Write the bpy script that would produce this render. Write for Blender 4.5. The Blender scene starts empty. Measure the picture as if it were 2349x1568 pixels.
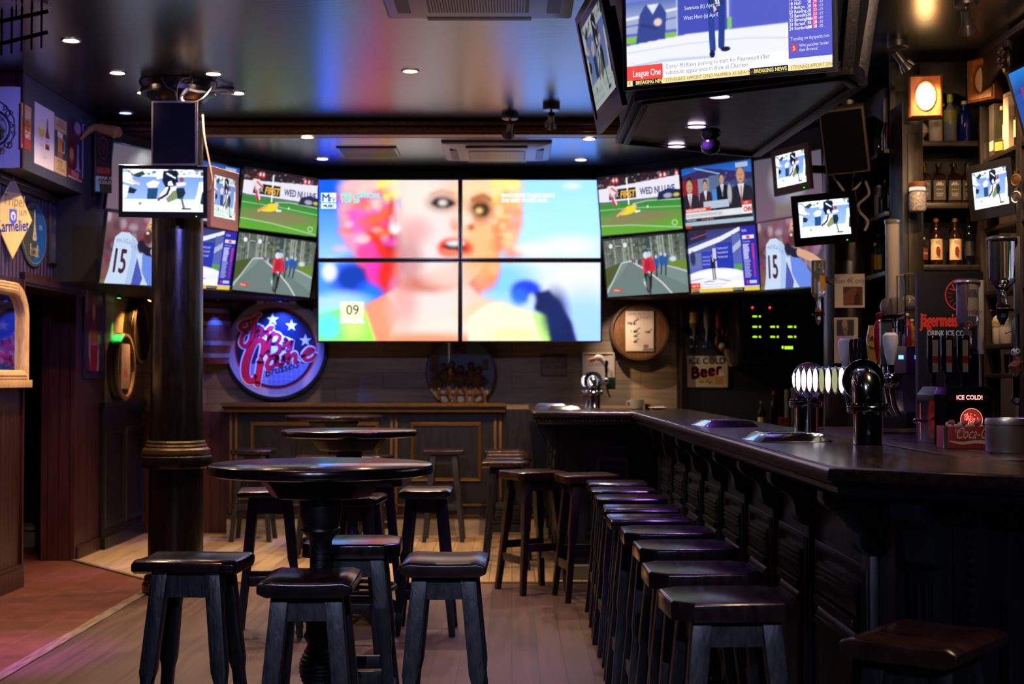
import bpy, bmesh, math, random
import numpy as np
from mathutils import Vector, Matrix
random.seed(7); RNG = np.random.default_rng(7)
scn = bpy.context.scene
COL = scn.collection
PI = math.pi
R = math.radians
# ---------------------------------------------------------------- camera and measured depths
F = 3262.0; TH = math.atan(83/F); EYE = 1.40
def at(px, py, Y):
    """world point seen at photo pixel (px, py) at distance Y into the room"""
    u = (px-1174.5)/F; v = (784-py)/F
    d = Vector((u, math.cos(TH)-v*math.sin(TH), math.sin(TH)+v*math.cos(TH)))
    return Vector((0, 0, EYE)) + d*(Y/d.y)
def X(px, Y): return (px-1174.5)/F*Y
def Z(py, Y): return EYE + (867-py)/F*Y
cam_d = bpy.data.cameras.new('camera'); cam = bpy.data.objects.new('camera', cam_d); COL.objects.link(cam)
cam.location = (0, 0, EYE); cam.rotation_euler = (PI/2+TH, 0, 0)
cam_d.sensor_width = 36; cam_d.lens = F*36/2349; cam_d.clip_start = .05
cam_d.dof.use_dof = True; cam_d.dof.focus_distance = 5.6; cam_d.dof.aperture_fstop = 4.0
scn.camera = cam
# ---------------------------------------------------------------- materials
MC = {}
def srgb(c):
    if isinstance(c, str):
        c = [int(c[i:i+2], 16)/255 for i in (0, 2, 4)]
    return tuple(x/12.92 if x <= .04045 else ((x+.055)/1.055)**2.4 for x in c)
def new_mat(name):
    m = bpy.data.materials.new(name); m.use_nodes = True
    nt = m.node_tree
    return m, nt, nt.nodes, nt.links, nt.nodes['Principled BSDF']
def pm(name, col, rough=.5, metal=0.0, spec=.5, emit=None, es=0, trans=0, coat=0, ior=1.45, alpha=1):
    if name in MC: return MC[name]
    m, nt, N, L, B = new_mat(name)
    c = srgb(col) if isinstance(col, str) else col
    B.inputs['Base Color'].default_value = (*c, 1)
    B.inputs['Roughness'].default_value = rough; B.inputs['Metallic'].default_value = metal
    B.inputs['Specular IOR Level'].default_value = spec
    B.inputs['Transmission Weight'].default_value = trans; B.inputs['IOR'].default_value = ior
    B.inputs['Coat Weight'].default_value = coat
    if emit is not None:
        e = srgb(emit) if isinstance(emit, str) else emit
        B.inputs['Emission Color'].default_value = (*e, 1); B.inputs['Emission Strength'].default_value = es
    MC[name] = m
    return m
def grain(name, c1, c2, scale=(1, 1, 1), nscale=8, rough=(.35, .55), bump=.0, metal=0, detail=6, spec=.5, coords='Object', dist=.3, lo=.35, hi=.65, coat=0, bdist=.01):
    """two-tone noise surface: wood grain when one axis is stretched, worn paint when not"""
    if name in MC: return MC[name]
    m, nt, N, L, B = new_mat(name)
    tc = N.new('ShaderNodeTexCoord'); mp = N.new('ShaderNodeMapping'); mp.inputs['Scale'].default_value = scale
    no = N.new('ShaderNodeTexNoise'); no.inputs['Scale'].default_value = nscale; no.inputs['Detail'].default_value = detail
    no.inputs['Distortion'].default_value = dist
    L.new(tc.outputs[coords], mp.inputs['Vector']); L.new(mp.outputs[0], no.inputs['Vector'])
    cr = N.new('ShaderNodeValToRGB'); e = cr.color_ramp.elements
    e[0].position = lo; e[1].position = hi
    e[0].color = (*srgb(c1), 1); e[1].color = (*srgb(c2), 1)
    L.new(no.outputs['Fac'], cr.inputs[0]); L.new(cr.outputs[0], B.inputs['Base Color'])
    mr = N.new('ShaderNodeMapRange'); mr.inputs[3].default_value = rough[0]; mr.inputs[4].default_value = rough[1]
    L.new(no.outputs['Fac'], mr.inputs[0]); L.new(mr.outputs[0], B.inputs['Roughness'])
    B.inputs['Metallic'].default_value = metal; B.inputs['Specular IOR Level'].default_value = spec
    B.inputs['Coat Weight'].default_value = coat; B.inputs['Coat Roughness'].default_value = .12
    if bump:
        bn = N.new('ShaderNodeBump'); bn.inputs['Strength'].default_value = bump; bn.inputs['Distance'].default_value = bdist
        L.new(no.outputs['Fac'], bn.inputs['Height']); L.new(bn.outputs[0], B.inputs['Normal'])
    MC[name] = m
    return m
def planks(name, cols, bw, bh, mortar, mcol, axes='XY', offset=.5, rough=(.35, .55), gscale=(2, 30, 30), nmix=.5, bump=.3, spec=.5, freq=2, squash=1.0):
    """brick-pattern boards or tiles with grain; axes pick the two world axes the pattern lies in"""
    if name in MC: return MC[name]
    m, nt, N, L, B = new_mat(name)
    tc = N.new('ShaderNodeTexCoord'); sx = N.new('ShaderNodeSeparateXYZ'); cx = N.new('ShaderNodeCombineXYZ')
    L.new(tc.outputs['Object'], sx.inputs[0])
    L.new(sx.outputs['XYZ'.index(axes[0])], cx.inputs[0]); L.new(sx.outputs['XYZ'.index(axes[1])], cx.inputs[1])
    br = N.new('ShaderNodeTexBrick'); br.offset = offset; br.offset_frequency = freq; br.squash = squash
    br.inputs['Scale'].default_value = 1; br.inputs['Brick Width'].default_value = bw; br.inputs['Row Height'].default_value = bh
    br.inputs['Mortar Size'].default_value = mortar; br.inputs['Mortar Smooth'].default_value = .2; br.inputs['Bias'].default_value = 0
    br.inputs['Color1'].default_value = (*srgb(cols[0]), 1); br.inputs['Color2'].default_value = (*srgb(cols[1]), 1)
    br.inputs['Mortar'].default_value = (*srgb(mcol), 1)
    L.new(cx.outputs[0], br.inputs['Vector'])
    mp = N.new('ShaderNodeMapping'); mp.inputs['Scale'].default_value = gscale; L.new(cx.outputs[0], mp.inputs['Vector'])
    no = N.new('ShaderNodeTexNoise'); no.inputs['Scale'].default_value = 1; no.inputs['Detail'].default_value = 7; no.inputs['Distortion'].default_value = .6
    L.new(mp.outputs[0], no.inputs['Vector'])
    cr = N.new('ShaderNodeValToRGB'); e = cr.color_ramp.elements; e[0].position = .3; e[1].position = .7
    e[0].color = (.45, .45, .45, 1); e[1].color = (1.15, 1.15, 1.15, 1); L.new(no.outputs['Fac'], cr.inputs[0])
    mx = N.new('ShaderNodeMix'); mx.data_type = 'RGBA'; mx.blend_type = 'MULTIPLY'; mx.inputs[0].default_value = nmix
    L.new(br.outputs['Color'], mx.inputs[6]); L.new(cr.outputs[0], mx.inputs[7]); L.new(mx.outputs[2], B.inputs['Base Color'])
    mr = N.new('ShaderNodeMapRange'); mr.inputs[3].default_value = rough[0]; mr.inputs[4].default_value = rough[1]
    L.new(no.outputs['Fac'], mr.inputs[0]); L.new(mr.outputs[0], B.inputs['Roughness'])
    B.inputs['Specular IOR Level'].default_value = spec
    bn = N.new('ShaderNodeBump'); bn.inputs['Strength'].default_value = bump; bn.inputs['Distance'].default_value = .004; bn.invert = True
    L.new(br.outputs['Fac'], bn.inputs['Height']); L.new(bn.outputs[0], B.inputs['Normal'])
    MC[name] = m
    return m
def emit_mat(name, col, s):
    if name in MC: return MC[name]
    m, nt, N, L, B = new_mat(name)
    B.inputs['Base Color'].default_value = (.002, .002, .002, 1); B.inputs['Specular IOR Level'].default_value = .05
    c = srgb(col) if isinstance(col, str) else col
    B.inputs['Emission Color'].default_value = (*c, 1); B.inputs['Emission Strength'].default_value = s
    MC[name] = m
    return m
def attr_mat(name, emit=0, rough=.4):
    """colour read from the picture stored on the mesh: a lit display, or ink on a printed sign"""
    if name in MC: return MC[name]
    m, nt, N, L, B = new_mat(name)
    a = N.new('ShaderNodeAttribute'); a.attribute_name = 'picture'
    if emit:
        B.inputs['Base Color'].default_value = (.002, .002, .0025, 1); B.inputs['Roughness'].default_value = .4; B.inputs['Specular IOR Level'].default_value = .05
        L.new(a.outputs['Color'], B.inputs['Emission Color']); B.inputs['Emission Strength'].default_value = emit
    else:
        L.new(a.outputs['Color'], B.inputs['Base Color']); B.inputs['Roughness'].default_value = rough
    MC[name] = m
    return m
def flat(col, rough=.45):
    return pm('paint_%s_%d' % (col, int(rough*100)), col, rough)
def glow(col, s=1.0):
    return emit_mat('glow_%s_%d' % (col, int(s*10)), col, s)
# ---------------------------------------------------------------- mesh builder
class MB:
    def __init__(s, M=None):
        s.v = []; s.f = []; s.mi = []; s.sm = []; s.mats = []; s.M = M or Matrix()
    def idx(s, m):
        if m not in s.mats: s.mats.append(m)
        return s.mats.index(m)
    def add(s, vs, fs, m, smooth=False):
        o = len(s.v); k = s.idx(m)
        s.v += [tuple(s.M @ Vector(p)) for p in vs]
        for f in fs:
            s.f.append([o+i for i in f]); s.mi.append(k); s.sm.append(smooth)
        return s
    def box(s, x0, x1, y0, y1, z0, z1, m):
        return s.add([(x0,y0,z0),(x1,y0,z0),(x1,y1,z0),(x0,y1,z0),(x0,y0,z1),(x1,y0,z1),(x1,y1,z1),(x0,y1,z1)],
                     [(3,2,1,0),(4,5,6,7),(0,1,5,4),(1,2,6,5),(2,3,7,6),(3,0,4,7)], m)
    def cbox(s, c, d, m):
        return s.box(c[0]-d[0]/2, c[0]+d[0]/2, c[1]-d[1]/2, c[1]+d[1]/2, c[2]-d[2]/2, c[2]+d[2]/2, m)
    def loft(s, rings, m, smooth=False, caps=True, closed=True):
        n = len(rings[0]); vs = [p for r in rings for p in r]; fs = []
        for i in range(len(rings)-1):
            for j in range(n if closed else n-1):
                k = (j+1) % n
                fs.append((i*n+j, i*n+k, (i+1)*n+k, (i+1)*n+j))
        s.add(vs, fs, m, smooth)
        if caps and closed:
            o = len(s.v)-len(vs); k = s.idx(m)
            s.f.append([o+j for j in range(n)][::-1]); s.mi.append(k); s.sm.append(False)
            s.f.append([o+(len(rings)-1)*n+j for j in range(n)]); s.mi.append(k); s.sm.append(False)
        return s
    def lathe(s, prof, m, n=24, c=(0,0,0), axis='Z', smooth=True, caps=True, ph=0):
        rings = []
        for r, h in prof:
            ring = []
            for j in range(n):
                a = 2*PI*j/n+ph; p, q = r*math.cos(a), r*math.sin(a)
                if axis == 'Z': w = (p, q, h)
                elif axis == 'Y': w = (q, h, p)
                else: w = (h, p, q)
                ring.append((c[0]+w[0], c[1]+w[1], c[2]+w[2]))
            rings.append(ring)
        return s.loft(rings, m, smooth, caps)
    def prism(s, poly, y0, y1, m, axis='Y', smooth=False):
        f = {'Y': lambda a, b, t: (a, t, b), 'Z': lambda a, b, t: (a, b, t), 'X': lambda a, b, t: (t, a, b)}[axis]
        return s.loft([[f(a, b, t) for a, b in poly] for t in (y0, y1)], m, smooth)
    def tube(s, path, r, m, n=8, smooth=True, flatten=1.0):
        P = [Vector(p) for p in path]; rings = []; up = Vector((0, 0, 1))
        for i, p in enumerate(P):
            t = (P[min(i+1, len(P)-1)]-P[max(i-1, 0)]).normalized()
            if i == 0:
                a = t.cross(up)
                if a.length < .05: a = t.cross(Vector((1, 0, 0)))
                a.normalize()
            else:
                a = (a-t*a.dot(t)).normalized()
            b = t.cross(a); rr = r[i] if isinstance(r, (list, tuple)) else r
            rings.append([p+a*rr*math.cos(2*PI*j/n)+b*rr*flatten*math.sin(2*PI*j/n) for j in range(n)])
        return s.loft(rings, m, smooth)
    def ball(s, c, r, m, n=16, k=8, sc=(1, 1, 1)):
        rings = []
        for i in range(k+1):
            t = -PI/2+PI*i/k; q = max(math.cos(t), .01)
            rings.append([(c[0]+r*sc[0]*q*math.cos(2*PI*j/n), c[1]+r*sc[1]*q*math.sin(2*PI*j/n), c[2]+r*sc[2]*math.sin(t)) for j in range(n)])
        return s.loft(rings, m, True)
    def quad(s, a, b, c, d, m): return s.add([a, b, c, d], [(0, 1, 2, 3)], m)
    def beam(s, a, b, w, h, m, up=(0, 0, 1)):
        a, b = Vector(a), Vector(b); t = (b-a).normalized(); u = Vector(up)
        x = t.cross(u).normalized(); z = x.cross(t)
        return s.loft([[p+x*i*w/2+z*j*h/2 for i, j in ((-1,-1),(1,-1),(1,1),(-1,1))] for p in (a, b)], m)
    def ring(s, c, r, t, m, axis='Z', n=32, k=8):
        vs = []; fs = []
        for i in range(n):
            a = 2*PI*i/n
            for j in range(k):
                b = 2*PI*j/k; q = r+t*math.cos(b); h = t*math.sin(b)
                w = {'Z': (q*math.cos(a), q*math.sin(a), h), 'Y': (q*math.cos(a), h, q*math.sin(a)), 'X': (h, q*math.cos(a), q*math.sin(a))}[axis]
                vs.append((c[0]+w[0], c[1]+w[1], c[2]+w[2]))
                fs.append((i*k+j, ((i+1) % n)*k+j, ((i+1) % n)*k+(j+1) % k, i*k+(j+1) % k))
        return s.add(vs, fs, m, True)
    def frame(s, x0, x1, z0, z1, y, prof, m):
        """picture-frame moulding: prof = [(inset, rise)] with rise towards the viewer (-y)"""
        rings = []
        for ins, up in prof:
            rings.append([(x0+ins, y-up, z0+ins), (x1-ins, y-up, z0+ins), (x1-ins, y-up, z1-ins), (x0+ins, y-up, z1-ins)])
        return s.loft(rings, m, caps=False)
    # flat drawing on a plane facing -y
    def fpoly(s, pts, y, m): return s.add([(a, y, b) for a, b in pts], [tuple(range(len(pts)))], m)
    def fell(s, cx, cz, rx, rz, y, m, n=40): return s.fpoly([(cx+rx*math.cos(2*PI*i/n), cz+rz*math.sin(2*PI*i/n)) for i in range(n)], y, m)
    def frect(s, x0, x1, z0, z1, y, m): return s.fpoly([(x0, z0), (x1, z0), (x1, z1), (x0, z1)], y, m)
    def fring(s, cx, cz, r0, r1, y, m, n=64, a0=0, a1=2*PI, sx=1):
        vs = []; fs = []
        for i in range(n+1):
            a = a0+(a1-a0)*i/n
            vs += [(cx+sx*r0*math.cos(a), y, cz+r0*math.sin(a)), (cx+sx*r1*math.cos(a), y, cz+r1*math.sin(a))]
            if i: fs.append((2*i-2, 2*i-1, 2*i+1, 2*i))
        return s.add(vs, fs, m)
    def fstroke(s, pts, w, y, m, sub=5):
        pts = catmull(pts, sub); n = len(pts)
        ws = w if isinstance(w, (list, tuple)) else [w, w]
        vs = []; fs = []
        for i, p in enumerate(pts):
            a, b = pts[max(i-1, 0)], pts[min(i+1, n-1)]
            t = Vector((b[0]-a[0], b[1]-a[1]))
            t = t.normalized() if t.length > 1e-9 else Vector((1, 0))
            q = i/(n-1)*(len(ws)-1); k = min(int(q), len(ws)-2); ww = (ws[k]*(1-q+k)+ws[k+1]*(q-k))/2
            vs += [(p[0]-t.y*ww, y, p[1]+t.x*ww), (p[0]+t.y*ww, y, p[1]-t.x*ww)]
            if i: fs.append((2*i-2, 2*i-1, 2*i+1, 2*i))
        s.add(vs, fs, m)
        s.fell(*pts[0], ws[0]/2, ws[0]/2, y, m, 10); s.fell(*pts[-1], ws[-1]/2, ws[-1]/2, y, m, 10)
        return s
    def text(s, txt, x, z, size, y, m, align='L', cond=1.0, shear=0, rot=0, bold=0):
        vs, fs, w = glyphs(txt)
        k = size/.70; off = {'L': 0, 'C': -w*k*cond/2, 'R': -w*k*cond}[align]
        out = []
        for a, b in vs:
            p, q = a*k*cond+off+b*k*shear, b*k
            out.append((x+p*math.cos(rot)-q*math.sin(rot), y, z+p*math.sin(rot)+q*math.cos(rot)))
        s.add(out, fs, m)
        if bold:
            for dx, dz in ((bold, 0), (-bold, 0), (0, bold), (0, -bold)):
                s.add([(p[0]+dx, p[1], p[2]+dz) for p in out], fs, m)
        return s
    def mesh(s, name, bev=0, seg=2, weld=False):
        me = bpy.data.meshes.new(name); me.from_pydata(s.v, [], s.f)
        for m in s.mats: me.materials.append(m)
        me.polygons.foreach_set('material_index', s.mi); me.polygons.foreach_set('use_smooth', s.sm)
        if bev or weld:
            bm = bmesh.new(); bm.from_mesh(me)
            if weld: bmesh.ops.remove_doubles(bm, verts=bm.verts, dist=1e-5)
            if bev:
                bmesh.ops.recalc_face_normals(bm, faces=bm.faces)
                ed = [e for e in bm.edges if len(e.link_faces) == 2 and e.calc_face_angle(0) > .5]
                bmesh.ops.bevel(bm, geom=ed, offset=bev, segments=seg, affect='EDGES', profile=.6, clamp_overlap=True)
            bm.to_mesh(me); bm.free()
        me.set_sharp_from_angle(angle=.6)
        return me
    def build(s, name, parent=None, bev=0, seg=2, label=None):
        o = bpy.data.objects.new(name, s.mesh(name, bev, seg)); COL.objects.link(o)
        if parent is not None: o.parent = parent
        if label: o['label'] = label
        return o
def catmull(pts, sub):
    if len(pts) < 3 or sub < 2: return list(pts)
    out = []
    for i in range(len(pts)-1):
        p0, p1, p2, p3 = pts[max(i-1, 0)], pts[i], pts[i+1], pts[min(i+2, len(pts)-1)]
        for j in range(sub):
            t = j/sub
            out.append(tuple(.5*(2*b+(c-a)*t+(2*a-5*b+4*c-d)*t*t+(3*b-a-3*c+d)*t**3) for a, b, c, d in zip(p0, p1, p2, p3)))
    return out+[tuple(pts[-1])]
GL = {}
def glyphs(txt):
    if txt in GL: return GL[txt]
    cu = bpy.data.curves.new('lettering', 'FONT'); cu.body = txt; cu.resolution_u = 3
    ob = bpy.data.objects.new('lettering', cu); COL.objects.link(ob)
    dg = bpy.context.evaluated_depsgraph_get(); me = ob.evaluated_get(dg).to_mesh()
    vs = [(v.co.x, v.co.y) for v in me.vertices]; fs = [tuple(p.vertices) for p in me.polygons]
    w = max([v[0] for v in vs], default=0)
    ob.evaluated_get(dg).to_mesh_clear(); bpy.data.objects.remove(ob); bpy.data.curves.remove(cu)
    GL[txt] = (vs, fs, w)
    return GL[txt]
# ---------------------------------------------------------------- scene tags
def tag(o, label, cat, group=None):
    o['label'] = label; o['category'] = cat
    if group: o['group'] = group
    return o
def thing(name, label, cat, loc=(0, 0, 0), yaw=0, tilt=0, roll=0, group=None, scale=1):
    o = bpy.data.objects.new(name, None); COL.objects.link(o); o.empty_display_size = .05
    o.matrix_world = Matrix.Translation(Vector(loc)) @ Matrix.Rotation(yaw, 4, 'Z') @ Matrix.Rotation(tilt, 4, 'X') @ Matrix.Rotation(-roll, 4, 'Y') @ Matrix.Scale(scale, 4)
    return tag(o, label, cat, group)
def struct(name, mb, bev=0, parent=None):
    o = mb.build(name, parent, bev); o['kind'] = 'structure'
    return o
def dup(root, label, loc=None, yaw=None, group=None, mw=None):
    r = root.copy(); COL.objects.link(r); r['label'] = label
    if group: r['group'] = group
    if mw is not None: r.matrix_world = mw
    elif loc is not None:
        r.rotation_mode = 'XYZ'; r.location = loc
        if yaw is not None: r.rotation_euler = (0, 0, yaw)
    for ch in list(root.children):
        c = ch.copy(); COL.objects.link(c); c.parent = r
        for g in ch.children:
            d = g.copy(); COL.objects.link(d); d.parent = c
    return r
def spot(loc, target, power, col, angle=60, blend=.5, rad=.03, parent=None, name='lamp_light'):
    l = bpy.data.lights.new(name, 'SPOT'); l.energy = power; l.color = srgb(col) if isinstance(col, str) else col
    l.spot_size = R(angle); l.spot_blend = blend; l.shadow_soft_size = rad
    o = bpy.data.objects.new(name, l); COL.objects.link(o); o.location = loc
    d = (Vector(target)-Vector(loc)); o.rotation_euler = d.to_track_quat('-Z', 'Y').to_euler()
    if parent is not None:
        bpy.context.view_layer.update(); o.parent = parent; o.matrix_parent_inverse = parent.matrix_world.inverted()
    return o
# ---------------------------------------------------------------- picture painter (0..1, y down)
class Pic:
    def __init__(s, w, h, bg='000000'):
        s.w, s.h = w, h; s.a = np.zeros((h, w, 3)); s.a[:] = srgb(bg)
        s.X, s.Y = np.meshgrid((np.arange(w)+.5)/w, (np.arange(h)+.5)/h)
    def put(s, mask, col, al=1):
        c = np.array(srgb(col) if isinstance(col, str) else col); m = (np.clip(mask, 0, 1)*al)[..., None]
        s.a = s.a*(1-m)+c*m; return s
    def rect(s, x0, y0, x1, y1, c, al=1): return s.put(((s.X >= x0) & (s.X < x1) & (s.Y >= y0) & (s.Y < y1))*1., c, al)
    def ell(s, x, y, rx, ry, c, al=1, soft=.1, rot=0):
        dx, dy = (s.X-x)*s.w/s.h, s.Y-y; ca, sa = math.cos(rot), math.sin(rot)
        d = np.hypot((dx*ca+dy*sa)/(rx*s.w/s.h), (-dx*sa+dy*ca)/ry)
        return s.put((1-d)/soft+.5, c, al)
    def poly(s, pts, c, al=1):
        m = np.zeros((s.h, s.w), bool); n = len(pts)
        for i in range(n):
            (x1, y1), (x2, y2) = pts[i], pts[(i+1) % n]
            if y1 == y2: continue
            m ^= ((s.Y >= min(y1, y2)) & (s.Y < max(y1, y2)) & (s.X < (s.Y-y1)/(y2-y1)*(x2-x1)+x1))
        return s.put(m*1., c, al)
    def line(s, pts, wd, c, al=1):
        k = s.w/s.h; m = np.zeros((s.h, s.w))
        for (x1, y1), (x2, y2) in zip(pts[:-1], pts[1:]):
            ax, ay, bx, by = x1*k, y1, x2*k, y2; L2 = (bx-ax)**2+(by-ay)**2+1e-12
            t = np.clip(((s.X*k-ax)*(bx-ax)+(s.Y-ay)*(by-ay))/L2, 0, 1)
            d = np.hypot(s.X*k-ax-t*(bx-ax), s.Y-ay-t*(by-ay)); m = np.maximum(m, np.clip((wd/2-d)*s.h+.5, 0, 1))
        return s.put(m, c, al)
    def grad(s, y0, y1, c0, c1, x0=0, x1=1):
        t = np.clip((s.Y-y0)/(y1-y0), 0, 1)[..., None]; c = np.array(srgb(c0))*(1-t)+np.array(srgb(c1))*t
        m = ((s.Y >= y0) & (s.Y < y1) & (s.X >= x0) & (s.X < x1))[..., None]
        s.a = np.where(m, c, s.a); return s
    def blur(s, sg):
        k = np.exp(-.5*(np.arange(-int(3*sg)-1, int(3*sg)+2)/sg)**2); k /= k.sum(); r = len(k)//2
        p = np.pad(s.a, ((r, r), (r, r), (0, 0)), 'edge')
        p = sum(k[i]*p[i:i+s.h] for i in range(len(k))); s.a = sum(k[i]*p[:, i:i+s.w] for i in range(len(k)))
        return s
    def speck(s, x0, y0, x1, y1, n, r, cols, al=.8):
        for _ in range(n):
            q = RNG.random(4); s.ell(x0+(x1-x0)*q[0], y0+(y1-y0)*q[1], r*(.5+q[2]), r*(.6+q[3]), cols[int(q[0]*997) % len(cols)], al, .4)
        return s
    def part(s, x0, x1, y0, y1):
        q = Pic(int(round((x1-x0)*s.w)), int(round((y1-y0)*s.h))); i, j = int(round(x0*s.w)), int(round(y0*s.h))
        q.a = s.a[j:j+q.h, i:i+q.w].copy(); return q
PM = {}
def pic_mesh(key, pic, w, h, mat, gain=1, shape=None):
    """a grid of the picture's pixels, w x h metres, facing -y; shape(x, z) may trim its outline"""
    if key in PM: return PM[key]
    nx, nz = pic.w, pic.h
    xs = np.linspace(-w/2, w/2, nx); zs = np.linspace(h/2, -h/2, nz)
    gx, gz = np.meshgrid(xs, zs); co = np.stack([gx, np.zeros_like(gx), gz], -1).reshape(-1, 3)
    i = (np.arange(nz-1)[:, None]*nx+np.arange(nx-1)[None]).ravel()
    fc = np.stack([i+nx, i+nx+1, i+1, i], -1)
    if shape is not None:
        mid = (co[fc[:, 0]]+co[fc[:, 2]])/2; fc = fc[shape(mid[:, 0], mid[:, 2])]
    me = bpy.data.meshes.new(key); me.vertices.add(len(co)); me.vertices.foreach_set('co', co.ravel())
    me.loops.add(fc.size); me.loops.foreach_set('vertex_index', fc.ravel().astype(np.int32))
    me.polygons.add(len(fc)); me.polygons.foreach_set('loop_start', np.arange(0, fc.size, 4, dtype=np.int32))
    me.update(calc_edges=True)
    at_ = me.attributes.new('picture', 'FLOAT_COLOR', 'POINT')
    c = np.concatenate([pic.a.reshape(-1, 3)*gain, np.ones((nx*nz, 1))], 1)
    at_.data.foreach_set('color', c.ravel().astype(np.float32))
    me.materials.append(mat); PM[key] = me
    return me
def add_mesh(name, me, parent, loc=(0, 0, 0)):
    o = bpy.data.objects.new(name, me); COL.objects.link(o); o.location = loc
    if parent is not None: o.parent = parent
    return o
# ================================================================ shared materials
black_wood = grain('black_lacquered_wood', '0a0a0d', '15151a', (3, 3, 30), 3, (.28, .5), .15)
bar_wood = grain('bar_black_wood', '08090d', '12141a', (8, 8, 1.2), 4, (.3, .5), .12)
top_wood = grain('bar_top_wood', '120d0d', '2a1d1c', (14, .8, 14), 5, (.14, .28), .03, spec=.6)
stool_black = grain('stool_black_paint', '0d0e12', '1c1d23', (6, 6, 2), 9, (.3, .55), .25)
stool_seat = grain('stool_seat_varnish', '140d0e', '24181a', (9, 2, 2), 5, (.12, .26), .03, spec=.7)
stool_worn = grain('stool_worn_varnish', '1d1110', '3a221c', (9, 2, 2), 5, (.14, .3), .04, spec=.7)
table_wood = grain('table_top_wood', '140c0e', '2a191b', (1.2, 12, 2), 5, (.16, .26), .015, spec=.8, coat=.7)
gold = grain('gilded_moulding', '26190c', '5e4422', (30, 30, 30), 12, (.35, .6), .4, metal=.55, bdist=.004)
gold_lit = grain('gilded_beading', '302010', '74542a', (40, 40, 40), 9, (.35, .55), .5, metal=.5, bdist=.006)
chrome = pm('polished_chrome', (.85, .87, .9), .1, 1)
steel = pm('brushed_steel', (.55, .55, .56), .28, 1)
gun = pm('dark_grey_metal', (.12, .12, .13), .35, .8)
black_pl = pm('black_plastic', (.008, .008, .009), .3)
black_matt = pm('black_matt_paint', (.006, .006, .008), .6)
grille_cloth = pm('speaker_cloth', (.004, .004, .005), .9, spec=.2)
glass = pm('clear_glass', (1, 1, 1), .02, trans=1, ior=1.35)
white_pl = pm('white_plastic', (.7, .68, .66), .3)
cream = grain('cream_painted_wood', 'b98f55', 'd8b67a', (20, 20, 3), 4, (.35, .5), .1)
cable_white = pm('white_cable', (.5, .45, .4), .5); cable_black = pm('black_cable', (.01, .01, .01), .5)
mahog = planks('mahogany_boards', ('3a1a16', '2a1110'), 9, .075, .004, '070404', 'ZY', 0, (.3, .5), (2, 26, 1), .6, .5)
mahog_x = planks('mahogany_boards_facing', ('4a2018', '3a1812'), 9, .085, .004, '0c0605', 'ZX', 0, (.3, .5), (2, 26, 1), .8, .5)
purple_boards = planks('dark_plum_boards', ('4c3e5e', '42344f'), 9, .07, .012, '050308', 'ZY', 0, (.3, .5), (2, 26, 1), .4, .8)
# ================================================================ floors
fl_near = planks('worn_plank_floor', ('50392f', '442f27'), 1.3, .13, .0025, '2c211e', 'YX', .37, (.38, .6), (1.5, 22, 1), .55, .25)
fl_back = planks('pale_plank_floor', ('a58c6c', '84694f'), 1.2, .16, .0025, '3a2e24', 'YX', .41, (.36, .55), (1.5, 20, 1), .5, .25)
fl_red = planks('red_tile_floor', ('5a2a1c', '502518'), .33, .33, .003, '6e4834', 'XY', 0, (.4, .62), (7, 7, 1), .45, .2)
XS = -2.4
struct('floor', MB().prism([(XS, -3.2), (3.4, -3.2), (3.4, 9.76), (XS, 9.76)], -.06, 0, fl_near, 'Z'))
struct('floor_back', MB().prism([(XS, 9.76), (3.4, 9.76), (3.4, 13.1), (-3.6, 13.1), (-3.6, 11.2), (-3.37, 10.98)], -.06, .004, fl_back, 'Z'))
struct('floor_left', MB().prism([(-5.2, -3.2), (XS, -3.2), (XS, 9.76), (-3.37, 10.98), (-3.6, 11.2), (-3.6, 13.3), (-5.2, 13.3)], -.06, 0, fl_red, 'Z'))
strip_m = grain('floor_strip_wood', '4c4038', '7c6a58', (30, 2, 2), 3, (.4, .6), .2)
struct('trim_1', MB().box(XS-.035, XS+.035, -3.2, 9.66, 0, .008, strip_m), .002)
struct('trim_2', MB().beam((XS, 9.74, .006), (-3.37, 10.96, .006), .035, .012, strip_m), .002)
struct('trim_3', MB().box(XS, .62, 9.74, 9.775, 0, .012, pm('brass_edge', (.55, .38, .14), .35, .8)), .002)
# ================================================================ ceilings
m, nt, N, L, B = new_mat('satin_ceiling_paint'); ceil_m = m
tc = N.new('ShaderNodeTexCoord'); mp = N.new('ShaderNodeMapping'); mp.inputs['Scale'].default_value = (1.2, 16, 1)
no = N.new('ShaderNodeTexNoise'); no.inputs['Scale'].default_value = 3; no.inputs['Detail'].default_value = 8
L.new(tc.outputs['Object'], mp.inputs[0]); L.new(mp.outputs[0], no.inputs['Vector'])
cr = N.new('ShaderNodeValToRGB'); cr.color_ramp.elements[0].color = (.012, .014, .02, 1); cr.color_ramp.elements[1].color = (.028, .032, .042, 1)
L.new(no.outputs['Fac'], cr.inputs[0]); L.new(cr.outputs[0], B.inputs['Base Color'])
B.inputs['Roughness'].default_value = .25; B.inputs['Specular IOR Level'].default_value = .6; B.inputs['IOR'].default_value = 2.2; B.inputs['Specular Tint'].default_value = (.72, .9, 1, 1)
bn = N.new('ShaderNodeBump'); bn.inputs['Strength'].default_value = .1; bn.inputs['Distance'].default_value = .01
L.new(no.outputs['Fac'], bn.inputs['Height']); L.new(bn.outputs[0], B.inputs['Normal'])
CZ, CZ2 = 3.35, 3.24
struct('ceiling', MB().box(-3.6, 3.4, -3.2, 10.85, CZ, CZ+.1, ceil_m))
struct('ceiling_back', MB().box(-3.6, 3.4, 10.86, 13.1, CZ2, CZ2+.2, ceil_m))
gold_painted_lit = grain('gilt_cornice_painted_lit', '6a4820', 'b8863c', (6, 30, 30), 8, (.35, .55), .3, metal=.1, bdist=.004)  # lighter gilt tone stands in for light falling on the cornice
c = MB()
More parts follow.
